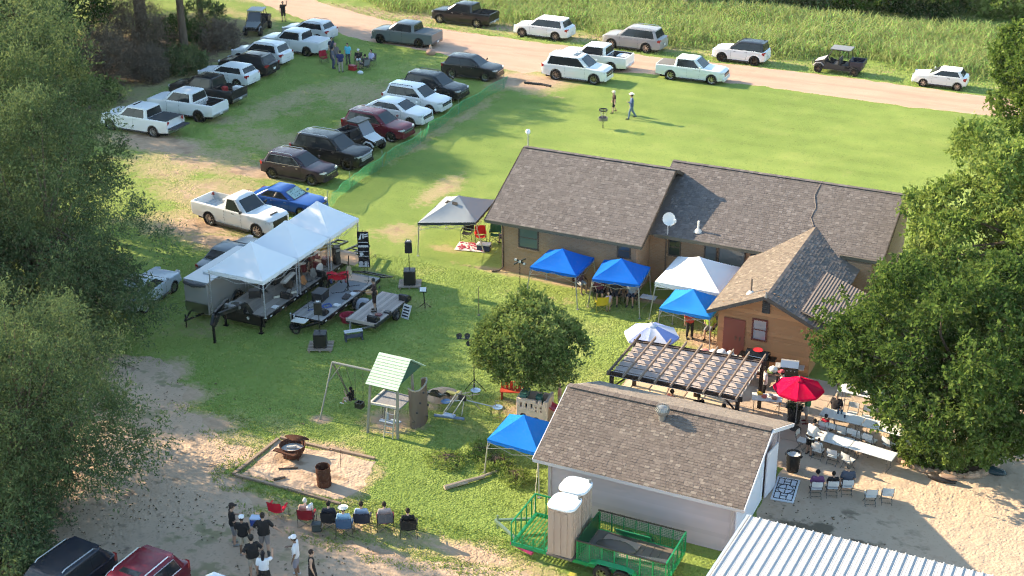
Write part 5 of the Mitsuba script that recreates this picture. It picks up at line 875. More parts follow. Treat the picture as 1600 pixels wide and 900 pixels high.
def folding_chair(label, x, y, heading, col=(.66, .66, .64), frame=(.11, .115, .12), group='white plastic folding chairs round the long tables'):
    t = Thing('folding_chair', label, 'chair', mat4((x, y, 0), math.radians(heading)), group)
    t.part('seat', rbox((0, 0, .445), (.41, .42, .035), .015), ('m_plastic', col), 40)
    g = np.linspace(-1, 1, 7); P = np.array([[(-.235 - .02 * a - .03 * (1 - b * b), .215 * b * (1 - .12 * max(0, a - .6)), .60 + .24 * a) for b in g] for a in np.linspace(0, 1, 5)]); m = MB(); m.grid(P); m.grid((P + [-.02, 0, 0])[:, ::-1]); t.part('backrest', m, ('m_plastic', col), True)
    for s in (1, -1):
        t.part('front_leg', MB().tube([(-.27, s * .225, .84), (-.17, s * .225, .45), (.20, s * .225, .015)], .013, 5), ('m_metal', frame)); t.part('back_leg', MB().tube([(.12, s * .20, .42), (-.24, s * .20, .015)], .013, 5), ('m_metal', frame))
    t.part('stretcher', MB().tube([(.13, -.22, .10), (.13, .22, .10)], .010, 5), ('m_metal', frame))
    t.part('rear_stretcher', MB().tube([(-.18, -.2, .10), (-.18, .2, .10)], .010, 5), ('m_metal', frame)); return t
RIGHT, AWAY, LEFT, NEAR = 25.5, 115.5, 205.5, 295.5
# the standing group at the bottom
person('man in a black cap and grey shorts looking at his phone at the left', -28.72, 35.8, 45, 1.82, shirt=(.013, .013, .015), pants=(.17, .165, .17), arms=('fwd', 'fwd'), hat=('cap', (.03, .022, .02)), shoes=(.2, .2, .2))
person('man in a white cap, black shirt and khaki shorts seen from behind', -27.98, 35.4, 112, 1.74, shirt=(.012, .012, .014), pants=(.40, .345, .27), arms=('fwd', 'down'), hat=('cap', (.66, .67, .69)), shoes=(.25, .25, .25), skin=SKD)
person('man in a black t-shirt and grey camouflage shorts with legs apart, seen from behind', -27.28, 35.75, 120, 1.85, shirt=(.016, .016, .018), pants=(.20, .185, .19), arms=('out', 'out'), hair=(.03, .022, .018), shoes=(.06, .06, .06), socks=(.05, .05, .05), stride=.25, fat=1.1)
person('heavy man in a dark cap and black shirt in front of the other standing men', -26.88, 34.45, 140, 1.78, shirt=(.016, .016, .018), pants=(.42, .36, .29), arms=('hip', 'hip'), hat=('cap', (.02, .02, .02)), fat=1.22)
person('woman with long dark hair in a white shirt and black skirt near the heavy man', -26.05, 33.95, 112, 1.66, shirt=(.66, .67, .70), pants=(.02, .02, .022), arms=('down', 'up'), longhair=True, hair=(.012, .012, .016), skirt=True)
person('man in a white hooded shirt and lavender grey shorts standing apart facing left', -25.45, 35.1, 200, 1.80, shirt=(.66, .66, .68), pants=(.26, .25, .30), arms=('down', 'fwd'), hat=('cap', (.68, .68, .70)), skin=SKD, shoes=(.5, .5, .5))
person('woman in a black sleeveless dress at the bottom edge, right of the white shirted man', -24.55, 34.75, 35, 1.68, shirt=(.014, .014, .015), pants=(.014, .014, .015), arms=('down', 'down'), sleeve='none', hair=(.03, .02, .018), skirt=True)
# the row of camp chairs
camp_chair('empty bright red camp chair at the left end of the row', -28.2, 38.0, 100, (.55, .015, .035), frame=(.35, .33, .3))
RC = [(-26.92, 38.05, 112, (.22, .012, .022), 'dark red camp chair holding a white haired person', 'white haired person in the dark red camp chair', dict(shirt=(.48, .30, .24), hair=(.55, .52, .46), skin=SKL, pants=(.3, .3, .3)), None),
      (-26.0, 38.25, 115, (.022, .022, .026), 'black camp chair left of the straw hat', 'person in a navy shirt in the black camp chair left of the straw hat', dict(shirt=(.022, .026, .042), pants=(.5, .3, .25), skin=SKL), None),
      (-24.85, 38.75, 115, (.022, .026, .045), 'navy camp chair right of the straw hat', 'dark haired person in a light blue shirt right of the straw hat', dict(shirt=(.30, .38, .50), pants=(.1, .1, .14)), None),
      (-24.05, 39.1, 122, (.10, .012, .026), 'maroon and grey camp chair, second from the right end of the row', 'person with short dark hair in the maroon and grey camp chair', dict(shirt=(.42, .34, .32), pants=(.3, .28, .28), skin=SKL), (.11, .11, .13)),
      (-23.02, 39.1, 118, (.018, .018, .020), 'black camp chair at the right end of the row', 'person slouching in the black camp chair at the right end of the row', dict(shirt=(.016, .016, .018), pants=(.36, .35, .34)), None)]
for cx, cy, hd, c, lc, lp, k, b2 in RC:
    camp_chair(lc, cx, cy, hd, c, back2=b2); person(lp, cx - .02, cy, hd, 1.72, pose='sit', arms=('lap', 'lap'), **k, z=-.03)
camp_chair('low blue camp chair under the straw hatted man', -25.28, 38.15, 115, (.05, .10, .19)); person('man in a white straw hat and pale blue shirt seated in the row', -25.28, 38.12, 115, 1.76, pose='sit', arms=('lap', 'lap'), shirt=(.30, .46, .60), pants=(.05, .10, .20), hat=('cowboy', (.68, .67, .62)), sleeve='long', z=-.02)
single('pillow', rbox((-26.72, 38.0, .88), (.14, .40, .30), .06), ('m_fabric', (.68, .66, .62)), 'white pillow on the back of the dark red camp chair', 'pillow', smooth=50)
# people out on the lawn and road
person('man in a white cowboy hat, blue shirt and jeans walking across the lawn', -33.6, 90.3, -150, 1.86, shirt=(.055, .095, .20), pants=(.12, .17, .25), shorts=False, sleeve='long', hat=('cowboy', (.70, .69, .66)), stride=.55, arms=('fwd', 'down'))
person('fair haired walker in a black top and black shorts on the lawn', -35.25, 91.1, -140, 1.62, shirt=(.03, .015, .015), pants=(.015, .015, .015), hair=(.50, .44, .34), longhair=True, arms=('out', 'down'), stride=.35, skin=SKL, hat=('straw', (.66, .62, .54)))
person('person in black standing on the dirt road at the far upper left', -71.6, 103.6, -60, 1.78, shirt=(.014, .014, .016), pants=(.02, .02, .024), arms=('up', 'down'))
for a in ((-58.46, 91.85, 115, 'man in a navy shirt and beige trousers seen from behind in the far group', dict(shirt=(.035, .04, .125), pants=(.36, .31, .26), shorts=False, hair=(.05, .04, .035))), (-59.57, 92.5, 40, 'person in a grey shirt and jeans at the left of the far group', dict(shirt=(.12, .125, .16), pants=(.05, .07, .13), shorts=False)),
          (-59.1, 94.0, -80, 'man in a turquoise shirt in the far group', dict(shirt=(.10, .48, .62), pants=(.06, .06, .07), shorts=False)), (-61.2, 94.95, -30, 'man in a dark navy shirt beside the white pickup of the far group', dict(shirt=(.022, .032, .06), pants=(.03, .035, .05), shorts=False)), (-59.95, 93.55, -70, 'person in a pink cap and grey top in the far group', dict(shirt=(.16, .14, .15), pants=(.1, .12, .22), hat=('cap', (.45, .25, .25)), shorts=False))):
    person(a[3], a[0], a[1], a[2], 1.76, **a[4])
for x, y, hd, c, lc, lp, k in ((-58.25, 94.2, -60, (.04, .04, .04), 'dark camp chair at the back of the far group', 'person in a black shirt and white cap seated in the far group', dict(shirt=(.02, .02, .02), hat=('cap', (.66, .66, .66)), pants=(.5, .5, .5))), (-57.3, 94.5, -100, (.12, .12, .13), 'grey camp chair at the right of the far group', 'person in a lavender shirt seated at the right of the far group', dict(shirt=(.50, .48, .66), pants=(.08, .08, .1))),
                             (-57.1, 93.2, 160, (.20, .20, .21), 'pale camp chair nearest the red cooler of the far group', 'person in dark clothes with bare legs seated near the white bag', dict(shirt=(.05, .05, .055), pants=(.06, .06, .07), skin=SKL))):
    camp_chair(lc, x, y, hd, c, group='camp chairs of the far group'); person(lp, x, y, hd, 1.74, pose='sit', arms=('lap', 'lap'), z=-.03, **k)
camp_chair('empty red camp chair beside the covered white pickup', -61.1, 93.6, -40, (.33, .012, .03), group='camp chairs of the far group')
# seated under the blue canopies
for x, y, hd, c, lc, lp, k in ((-23.55, 61.75, -75, (.03, .03, .035), 'black camp chair in the middle under the second blue canopy', 'grey haired person in dark clothes under the second blue canopy', dict(shirt=(.035, .035, .04), pants=(.04, .04, .05), hair=(.4, .38, .36))), (-22.75, 62.0, -80, (.03, .03, .04), 'dark camp chair right of the middle under the second blue canopy', 'person in a pale blue patterned shirt under the second blue canopy', dict(shirt=(.30, .36, .44), pants=(.05, .06, .10))),
                             (-24.4, 61.75, -70, (.05, .02, .02), 'dark camp chair at the left under the second blue canopy', 'person in a maroon shirt under the second blue canopy', dict(shirt=(.16, .04, .06), pants=(.03, .03, .035))), (-25.75, 62.3, -40, (.05, .03, .04), 'camp chair under the right side of the first blue canopy', 'person in a plum shirt under the first blue canopy', dict(shirt=(.15, .07, .09), pants=(.45, .45, .46))),
                             (-17.95, 60.05, -85, (.03, .03, .035), 'black camp chair under the blue canopy by the wing', 'person in a lime green and grey top seated by the corner of the wing', dict(shirt=(.42, .62, .10), pants=(.2, .22, .25)))):
    camp_chair(lc, x, y, hd, c, group='camp chairs under the blue canopies'); person(lp, x, y, hd, 1.74, pose='sit', arms=('lap', 'lap'), z=-.03, **k)
camp_chair('small yellow child chair on the grass in front of the second blue canopy', -23.8, 60.45, 125, (.55, .42, .03), frame=(.5, .42, .08)); person('small child in a lilac shirt beside the yellow chair', -23.45, 60.55, 125, 1.05, shirt=(.50, .42, .55), hair=(.45, .38, .33), pants=(.5, .48, .2), skin=SKL)
person('man in a red shirt and dark trousers standing under the blue canopy by the wing', -18.75, 59.4, -60, 1.74, shirt=(.42, .05, .04), pants=(.025, .025, .03), shorts=False, arms=('fwd', 'down'))
# patio and tables
person('cook in a red cap and red apron left of the red umbrella', -12.95, 54.8, 190, 1.76, shirt=(.50, .50, .52), pants=(.02, .02, .022), arms=('reach', 'out'), hat=('cap', (.60, .10, .12)), apron=(.50, .02, .08), skin=SK, shoes=(.5, .5, .5))
person('man in a green shirt and pale shorts under the red umbrella', -11.5, 53.75, 200, 1.80, shirt=(.06, .19, .08), pants=(.52, .48, .42), arms=('reach', 'reach'), shoes=(.18, .03, .03))
person('person in a white top and black trousers behind the right end of the pergola', -13.75, 54.95, 200, 1.70, shirt=(.58, .56, .55), pants=(.02, .02, .022), shorts=False, arms=('fwd', 'fwd'))
person('woman in a white top and black shorts leaning over the long white table', -10.72, 51.2, 62, 1.68, shirt=(.70, .67, .62), pants=(.015, .015, .016), arms=('reach', 'reach'), hair=(.014, .012, .012), lean=.12, skin=SK, fat=1.12)
person('child with dark hair seated at the near side of the long white table', -10.32, 51.12, 82, 1.15, shirt=(.62, .62, .60), pose='sit', arms=('lap', 'lap'), z=.12)
person('child in a red shirt and dark cap seated at the far table', -10.5, 53.05, 75, 1.25, shirt=(.55, .03, .06), pose='sit', arms=('lap', 'lap'), hat=('cap', (.03, .03, .04)), z=.1)
person('person in a black top seated on the far side of the far table', -10.45, 54.55, -95, 1.70, shirt=(.03, .026, .03), hair=(.30, .24, .2), pose='sit', arms=('lap', 'lap'), pants=(.1, .1, .1), skin=SKL)
for x, y, lb, k in ((-9.69, 48.3, 'woman with dark hair in a purple top, left of the three seated on folding chairs', dict(shirt=(.16, .07, .17), hair=(.012, .010, .012), pants=(.1, .1, .12))), (-9.13, 48.62, 'boy in a black shirt in the middle of the three seated on folding chairs', dict(shirt=(.018, .018, .022), H=1.5, pants=(.05, .05, .06))), (-8.62, 48.95, 'man in a blue-grey shirt, right of the three seated on folding chairs', dict(shirt=(.075, .09, .125), H=1.84, hair=(.10, .085, .07), pants=(.08, .09, .12), lean=.06))):
    person(lb, x, y, 112, **{**dict(H=1.66, pose='sit', arms=('lap', 'lap')), **k})
person('person in an orange top half hidden behind the big tree at the right edge', -3.2, 54.9, 190, 1.72, shirt=(.48, .16, .08), pants=(.3, .1, .06), skin=SK)
for x, y, hd, lb, k in ((-17.0, 52.0, 60, 'person in maroon seated under the middle of the pergola', dict(shirt=(.12, .03, .03))), (-15.9, 52.1, 120, 'person in black seated under the pergola beside the maroon one', dict(shirt=(.015, .015, .016))), (-14.6, 51.7, 100, 'person in a lavender shirt seated under the right end of the pergola', dict(shirt=(.30, .28, .38)))):
    person(lb, x, y, hd, 1.72, pose='sit', arms=('lap', 'lap'), pants=(.05, .05, .06), **k)
# folding chairs
FC = [(-9.69, 48.25, 112, 'folding chair under the woman in purple'), (-9.13, 48.57, 112, 'folding chair under the boy in black'), (-8.62, 48.9, 112, 'folding chair under the man in the blue-grey shirt'), (-7.62, 48.6, 112, 'empty folding chair, left of the pair standing alone on the sand'), (-7.05, 48.98, 108, 'empty folding chair, right of the pair standing alone on the sand'),
      (-10.32, 51.08, 82, 'folding chair under the dark haired child at the near table'), (-9.65, 50.92, 84, 'middle folding chair on the near side of the near table'), (-9.0, 50.82, 65, 'folding chair turned outward at the right of the near side of the near table'), (-11.1, 51.55, -10, 'folding chair at the left end of the near table behind the standing woman'),
      (-10.25, 52.45, -98, 'far side chair of the near table at its left end'), (-9.35, 52.35, -98, 'far side chair of the near table, second from the left'), (-8.65, 52.2, -95, 'far side chair of the near table, third from the left'), (-10.5, 53.0, 80, 'folding chair under the child in red'), (-9.75, 52.95, 84, 'chair tucked at the near side of the far table right of the child in red'), (-9.1, 52.9, 75, 'second empty chair at the near side of the far table'), (-8.5, 52.75, 70, 'third empty chair at the near side of the far table'), (-7.75, 52.75, 62, 'chair turned aside at the right of the near side of the far table'), (-6.95, 53.0, 100, 'folding chair at the right end of the far table by the planter'),
      (-10.4, 54.6, -95, 'folding chair under the person in black at the far table'), (-9.75, 54.65, -92, 'far side chair of the far table beside the person in black'), (-9.1, 54.6, -92, 'far side chair of the far table under the tree branches'), (-17.0, 51.95, 60, 'folding chair of the person in maroon under the pergola'), (-15.9, 52.05, 120, 'folding chair of the person in black under the pergola'), (-14.6, 51.65, 100, 'folding chair of the person in lavender under the pergola')]
for x, y, hd, lb in FC: folding_chair(lb, x, y, hd)
def folding_table(label, x, y, rz, L=1.83, W=.76, h=.74, col=(.68, .69, .69), cat='table'):
    t = Thing('folding_table', label, cat, mat4((x, y, 0), math.radians(rz)), 'long white folding tables'); t.part('top', rbox((0, 0, h - .02), (L, W, .045), .02), ('m_plastic', col), 40)
    for s in (1, -1): t.part('leg', MB().tube([(s * (L / 2 - .22), -W * .38, .02), (s * (L / 2 - .25), -W * .36, h - .05)], .015, 5).tube([(s * (L / 2 - .22), W * .38, .02), (s * (L / 2 - .25), W * .36, h - .05)], .015, 5).tube([(s * (L / 2 - .22), -W * .38, .05), (s * (L / 2 - .22), W * .38, .05)], .012, 5), ('m_metal', (.14, .14, .15)))
    return t
folding_table('white folding table with a cup on it, left half of the near row', -9.98, 51.72, -7); folding_table('bare white folding table, right half of the near row', -8.16, 51.46, -8.5)
folding_table('white folding table with two bottles, left half of the far row', -9.98, 53.72, -4); folding_table('white folding table under the branches, right half of the far row', -8.13, 53.56, -6)
folding_table('white folding table heaped with supplies under the edge of the big tree', -9.8, 56.2, -4, 1.83)
# ---------------------------------------------------------------- canopies, umbrellas, pergola
def tent(label, cor, z, hp, col, group=None, legcol=(.42, .42, .42), val=.16, feet=None, vent=None, sag=.09, seed=0, zf=None, vcol=None):
    t = Thing('canopy_tent', label, 'canopy', None, group); c = np.array([[a, b, z] for a, b in cor]); pk = np.append(c[:, :2].mean(0), z + hp); n = 9; m = MB(); r = np.random.default_rng(seed)
    for i in range(4):
        A, B = c[i], c[(i + 1) % 4]; G = np.zeros((n, n, 3))
        for u in range(n):
            for v in range(n):
                a, b = u / (n - 1), v / (n - 1); e = A + (B - A) * a; G[v, u] = e + (pk - e) * b; w = math.sin(math.pi * a) * (1 - b); G[v, u, 2] -= sag * math.sin(math.pi * min(b * 1.1 + .0, 1)) * (w + .25) + .06 * w * (meshkit.noise(np.array([a * 5 + i * 9, b * 4, seed * 3.1])) - .3) - (.0 if b < .93 else .03)
        m.grid(G)
    kc = t.part('roof', m, ('m_canopy', col), 40)
    vm = MB()
    for i in range(4):
        A, B = c[i], c[(i + 1) % 4]; q = np.linspace(0, 1, 9); P = np.array([[A + (B - A) * a - [0, 0, val * b + .012 * math.sin(a * 19) * b] for a in q] for b in (0, .5, 1)]); vm.grid(P)
    t.part('valance', vm, ('m_canopy', col if vcol is None else vcol), 30)
    if vent is not None: t.part('vent_flap', MB().slab([pk + v for v in ((-.55, -.62, -.30), (.25, -.66, -.30), (.20, -.50, -.20), (-.45, -.46, -.18))], .015), ('m_fabric', vent))
    feet = feet or [(p + (p - c[:, :2].mean(0)) * .10).tolist() + [0] for p in c[:, :2]]
    for i in range(4):
        f = feet[i]
        if f is None: continue
        f = list(f) + ([0] if len(f) == 2 else []); top = c[i] + (pk - c[i]) * .03 - [0, 0, .06]
        t.part('leg', MB().bar(f, top, .045, .045).box((f[0], f[1], f[2] + .01), (.12, .12, .02)), ('m_metal', legcol))
    for i in range(4):
        A, B = c[i] - [0, 0, .10], c[(i + 1) % 4] - [0, 0, .10]; q = A + (B - A) * .5
        t.part('truss', MB().bar(A, q - [0, 0, .3], .02).bar(q, A - [0, 0, .35], .02).bar(q - [0, 0, .3], B, .02).bar(B - [0, 0, .35], q, .02), ('m_metal', legcol))
    return t
def rect(x0, x1, y0, y1): return [(x0, y0), (x1, y0), (x1, y1), (x0, y1)]
WT = (.80, .81, .83); BLU = (.015, .13, .52); GT = 'white canopies over the band stage'
for i, (a, b, lb) in enumerate([(51.05, 54.04, 'white canopy over the stage nearest the camera, by the trailer neck'), (54.16, 57.0, 'white canopy in the middle of the row over the stage'), (57.12, 60.0, 'white canopy farthest along the row over the stage')]):
    tent(lb, rect(-40.85, -37.6, a, b), 2.9, 1.22, WT, GT, feet=[(-40.9, a + .05), (-37.72, a + .12, .85), (-37.72, b - .05, .85), (-40.9, b - .05)], seed=i, val=.20, legcol=(.6, .6, .62))
tent('bright blue canopy by the left half of the house wall', rect(-27.7, -25.15, 60.3, 62.75), 1.78, .75, BLU, seed=4, feet=[(-27.95, 60.35), (-24.95, 60.1), (-24.95, 62.8), (-27.9, 62.8)])
tent('bright blue canopy with people seated in its shade by the house wall', [(-24.25, 60.25), (-21.85, 60.55), (-22.1, 62.85), (-24.6, 62.7)], 1.78, .75, BLU, seed=5, feet=[(-24.6, 60.6), (-21.7, 60.4), (-22.0, 62.85), (-24.6, 62.8)])
tent('large white canopy against the house between the second blue canopy and the wing', rect(-21.1, -17.75, 60.75, 64.2), 2.02, .95, (.80, .80, .79), seed=6, val=.26)
tent('blue canopy tucked against the corner of the plank wing', rect(-19.9, -17.38, 58.1, 60.4), 1.98, .72, (.03, .22, .60), seed=7)
tent('blue canopy at the left gable end of the garage', [(-22.05, 43.9), (-19.72, 43.75), (-19.85, 46.2), (-22.1, 46.1)], 1.9, .80, (.02, .17, .56), seed=8, feet=[(-22.4, 44.3), (-19.6, 43.55), (-19.6, 46.5), (-22.3, 46.4)], sag=.05)
tent('grey canopy with a dark vent beside the left end of the house', [(-35.55, 62.7), (-32.7, 64.1), (-33.2, 67.6), (-36.0, 66.9)], 1.98, .85, (.33, .36, .38), seed=9, vent=(.03, .03, .03), vcol=(.05, .06, .065), legcol=(.5, .48, .46), feet=[(-35.6, 62.7), (-32.5, 64.65), (-32.9, 67.7), (-36.1, 67.0)])
def umbrella(label, x, y, r, h, col, col2=None, zb=0, base=True):
    t = Thing('patio_umbrella', label, 'umbrella'); cols = [np.array(col), np.array(col2 if col2 is not None else col)]; n = 8
    for k in range(n):
        a0, a1 = k * 2 * math.pi / n + .2, (k + 1) * 2 * math.pi / n + .2; g = np.linspace(0, 1, 6); P = []
        for b in g:
            row = []
            for a in np.linspace(0, 1, 6):
                p = np.array([math.cos(a0), math.sin(a0)]) * (1 - a) + np.array([math.cos(a1), math.sin(a1)]) * a; row.append([x + r * b * p[0], y + r * b * p[1], zb + h - .50 * b ** 1.25 * r / 1.3 - .06 * math.sin(math.pi * a) * b * math.sin(math.pi * min(b, .9))])
            P.append(row)
        P.append([[q[0], q[1], q[2] - .10] for q in P[-1]])
        k_ = t.part('panel', MB().grid(np.array(P)), ('m_canopy', cols[k % 2]), 40)
        t.part('rib', MB().bar((x, y, zb + h - .03), (x + r * math.cos(a0), y + r * math.sin(a0), zb + h - .52 * r / 1.3), .015), ('m_metal', (.3, .3, .3)))
    t.part('vent_cap', MB().lathe([(.26, -.06), (.2, .0), (.08, .06), (0, .09)], 8, (x, y, zb + h + .0)), ('m_canopy', col)); t.part('finial', MB().lathe([(0, 0), (.035, .02), (.03, .06), (0, .09)], 8, (x, y, zb + h + .08)), ('m_plastic', (.2, .2, .2)))
    t.part('pole', MB().cyl((x, y, zb), .022, h, 8), ('m_metal', (.35, .35, .35)))
    if base: t.part('base', MB().lathe([(.26, 0), (.26, .05), (.07, .09), (.04, .35), (0, .35)], 16, (x, y, zb)), ('m_plastic', (.06, .06, .06)))
    return t
umbrella('pale blue and white patio umbrella on the grass by the pergola', -19.3, 55.4, 1.28, 2.42, (.62, .63, .70), (.30, .36, .66)); umbrella('bright red patio umbrella on the patio beside the garage', -11.8, 53.05, 1.08, 2.45, (.62, .008, .055))
pg = Thing('pergola', 'brown pergola with sagging shade cloth behind the garage', 'pergola'); WD_ = np.array([.26, .195, .15]); DKW = (.05, .034, .028)
for x, y in ((-19.3, 50.45), (-19.45, 53.72), (-13.72, 54.15), (-13.75, 50.65), (-16.6, 53.95)): pg.part('post', MB().bx(x - .075, x + .075, y - .075, y + .075, 0, 2.3), ('m_matte', DKW))
pq = lambda a, b: np.array([-19.35 + 5.65 * a, 50.35 + 3.45 * b + .30 * a * b + .12 * a, 2.36])
for b in (.02, .97): pg.part('beam', MB().bar(pq(-.03, b) - [0, 0, .05], pq(1.03, b) - [0, 0, .05], .07, .20), ('m_matte', DKW))
for k in range(9): a = k / 8; pg.part('rafter', MB().bar(pq(a, -.10) + [0, 0, .13], pq(a, 1.07) + [0, 0, .13], .05, .14), ('m_matte', WD_ * (.9 + .25 * r_.random()) * (.55 if k == 0 else 1)))
NW = 7
for k in range(NW): pg.part('purlin', MB().bar(pq(0, (k + .5) / NW) + [0, 0, .045], pq(1, (k + .5) / NW) + [0, 0, .045], .03, .03), ('m_matte', (.20, .155, .13)))
A_, B_ = np.linspace(0, 1, 17), np.linspace(0, 1, NW * 8 + 1); P = np.array([[pq(a, b) - [0, 0, .02 + .11 * abs(math.sin(math.pi * (b * NW - .5)))] for a in A_] for b in B_]); pg.part('shade_cloth', MB().grid(P), ('m_canopy', (.50, .435, .40)), 50)
for x, y in ((-19.3, 50.45), (-13.75, 50.65)): pg.part('brace', MB().bar((x, y, 1.6), (x + (.7 if x < -16 else -.7), y, 2.28), .06), ('m_matte', DKW))

# ---------------------------------------------------------------- patio furniture, grills, bins
def grill(label, x, y, hd, col, body=(.05, .05, .05), w=1.3):
    t = Thing('barbecue_grill', label, 'grill', mat4((x, y, 0), math.radians(hd))); t.part('firebox', rbox((0, 0, .82), (w * .62, .52, .22), .03), ('m_metal', body), 40)
    a = np.linspace(0, math.pi / 2 * 1.1, 7); t.part('lid', hull(np.array([(s * w * .31, -.27 + .0, .95) for s in (1, -1)] + [(s * w * .31, .27 - .54 * (1 - math.cos(q)) * .6, .95 + .28 * math.sin(q)) for q in a for s in (1, -1)])), ('m_metal', col), 30)
    t.part('handle', MB().tube([(-w * .22, -.33, 1.02), (w * .22, -.33, 1.02)], .015, 6), ('m_chrome', (.6, .6, .6)))
    for s in (1, -1): t.part('side_shelf', MB().bx(min(s * w * .31, s * w * .5), max(s * w * .31, s * w * .5), -.24, .24, .88, .91), ('m_metal', col)); t.part('leg', MB().bx(s * w * .28 - .02, s * w * .28 + .02, -.22, -.18, 0, .72).bx(s * w * .28 - .02, s * w * .28 + .02, .18, .22, 0, .72), ('m_metal', body))
    t.part('cabinet', MB().bx(-w * .28, w * .28, -.2, .22, .15, .70), ('m_metal', body))
    for k in range(4): t.part('knob', MB().cyl((-w * .2 + k * w * .13, -.28, .82), .025, .03, 8, R=rotx(math.pi / 2)), ('m_plastic', (.5, .5, .5)))
    return t
grill('stainless steel gas grill in front of the plank wing beside the red umbrella', -13.15, 56.9, 10, (.55, .57, .60)); grill('black barrel smoker against the plank wall', -14.75, 57.25, 0, (.012, .012, .013), w=1.7)
t = Thing('prep_table', 'long table of food trays in front of the smoker', 'table', mat4((-14.7, 56.2, 0), math.radians(4))); t.part('top', rbox((0, 0, .76), (2.6, .6, .05), .02), ('m_plastic', (.10, .055, .045)), 40)
for x in (-1.2, 1.2): t.part('leg', MB().bx(x - .03, x + .03, -.25, .25, 0, .735), ('m_metal', (.05, .05, .05)))
t = Thing('serving_table', 'serving table under a black striped cloth by the red door', 'table', mat4((-16.5, 56.75, 0), math.radians(5))); t.part('top', rbox((0, 0, .76), (2.1, .72, .04), .015), ('m_plastic', (.6, .6, .6)), 40)
for k in range(18): t.part('stripe', MB().bx(-1.05 + k * .117, -1.05 + (k + 1) * .117, -.385, .37, .779, .787).bx(-1.05 + k * .117, -1.05 + (k + 1) * .117, -.39, -.382, .50, .785), ('m_fabric', (.62, .62, .60) if k % 2 else (.03, .03, .035)))
for x in (-.9, .9): t.part('leg', MB().bx(x - .02, x + .02, -.3, .3, 0, .74), ('m_metal', (.1, .1, .1)))
def bag(label, x, y, z, s, col, cat='bag', name='plastic_bag', seed=0):
    m = trimesh.creation.icosphere(2); v = np.array(m.vertices); v = v * (1 + .28 * (meshkit.noise(v * 2.4 + seed * 7.7)[:, None] - .5)); v = v * np.array(s) * .5; v[:, 2] = np.maximum(v[:, 2], -s[2] * .33); single(name, (v + [x, y, z + s[2] * .33], m.faces), ('m_plastic', col), label, cat, smooth=True)
for k, (x, y, s, c, lb) in enumerate([(-16.35, 56.85, (.5, .42, .40), (.74, .70, .68), 'white plastic bag in the middle of the striped serving table'), (-15.95, 56.9, (.38, .36, .36), (.74, .72, .70), 'white plastic bag at the right end of the striped serving table'), (-16.7, 56.8, (.42, .4, .32), (.70, .66, .66), 'white plastic bag left of the middle of the striped serving table'), (-17.15, 56.75, (.5, .45, .26), (.60, .25, .22), 'red and white package at the left end of the striped serving table')]): bag(lb, x, y, .78, s, c, seed=k)
bag('white plastic bag beside the stainless grill on the tray table', -13.75, 56.3, .785, (.42, .32, .34), (.75, .75, .73), seed=9)
for k in range(6): single('food_tray', rbox((-15.75 + k * .38, 56.15 + .04 * (k % 2), .815), (.30, .36, .06), .02), [('m_metal', (.55, .55, .55)), ('m_plastic', (.45, .42, .36)), ('m_plastic', (.12, .16, .05))][k % 3], ['foil food tray at the left end of the tray table', 'beige food tray second on the tray table', 'green salad tray third on the tray table', 'foil food tray fourth on the tray table', 'beige food tray fifth on the tray table', 'green salad tray at the right end of the tray table'][k], 'tray', group='food trays on the tray table', smooth=40)
single('serving_platter', MB().lathe([(0, 0), (.20, .005), (.24, .03), (.2, .02), (0, .012)], 18, (-14.75, 57.2, 1.235)), ('m_plastic', (.55, .03, .04)), 'red platter on top of the black smoker', 'platter')
t = Thing('side_table', 'low table of colourful food packages behind the right post of the pergola', 'table', mat4((-13.35, 53.95, 0), math.radians(15))); t.part('top', rbox((0, 0, .74), (1.3, .7, .04), .015), ('m_plastic', (.64, .64, .62)), 40)
for x in (-.55, .55): t.part('leg', MB().tube([(x, -.28, 0), (x, -.28, .72)], .015, 5).tube([(x, .28, 0), (x, .28, .72)], .015, 5), ('m_metal', (.14, .14, .15)))
for k, (dx, dy, c, n_) in enumerate([(-.35, .1, (.62, .45, .06), 'yellow'), (-.1, -.1, (.6, .16, .12), 'red'), (.12, .12, (.66, .62, .58), 'white'), (.35, -.05, (.55, .28, .2), 'orange')]): bag(f'{n_} food package on the low table behind the pergola post', -13.35 + dx, 53.95 + dy, .765, (.26, .2, .16), c, cat='package', name='food_package', seed=20 + k)
for k, (dx, dy, s, c, lb) in enumerate([(-.55, .05, (.34, .3, .22), (.70, .70, .68), 'white box of plates at the left of the heaped table'), (-.1, .1, (.4, .34, .26), (.72, .72, .70), 'white crumpled bag in the middle of the heaped table'), (.35, 0, (.36, .32, .2), (.62, .64, .62), 'pale bag at the right of the heaped table'), (.1, -.18, (.3, .22, .14), (.05, .06, .07), 'dark bag at the front of the heaped table')]): bag(lb, -9.8 + dx, 56.2 + dy, .765, s, c, seed=30 + k)
for k, (x, y, h, c, lb) in enumerate([(-10.2, 53.85, .26, (.06, .10, .16), 'dark blue bottle, left of the two on the far table'), (-10.05, 53.87, .28, (.06, .10, .15), 'dark blue bottle, right of the two on the far table'), (-9.85, 53.6, .12, (.06, .08, .12), 'small dark cup on the far table before the bottles'), (-8.5, 53.5, .12, (.06, .08, .12), 'small dark cup on the right half of the far table')]): single('bottle' if h > .2 else 'cup', MB().lathe([(0, 0), (.04, 0), (.04, h * .7), (.018, h * .85), (.016, h), (0, h)] if h > .2 else [(0, 0), (.035, 0), (.045, h), (.038, h), (.03, .01), (0, .01)], 12, (x, y, .742)), ('m_plastic', c), lb, 'bottle' if h > .2 else 'cup', smooth=40)
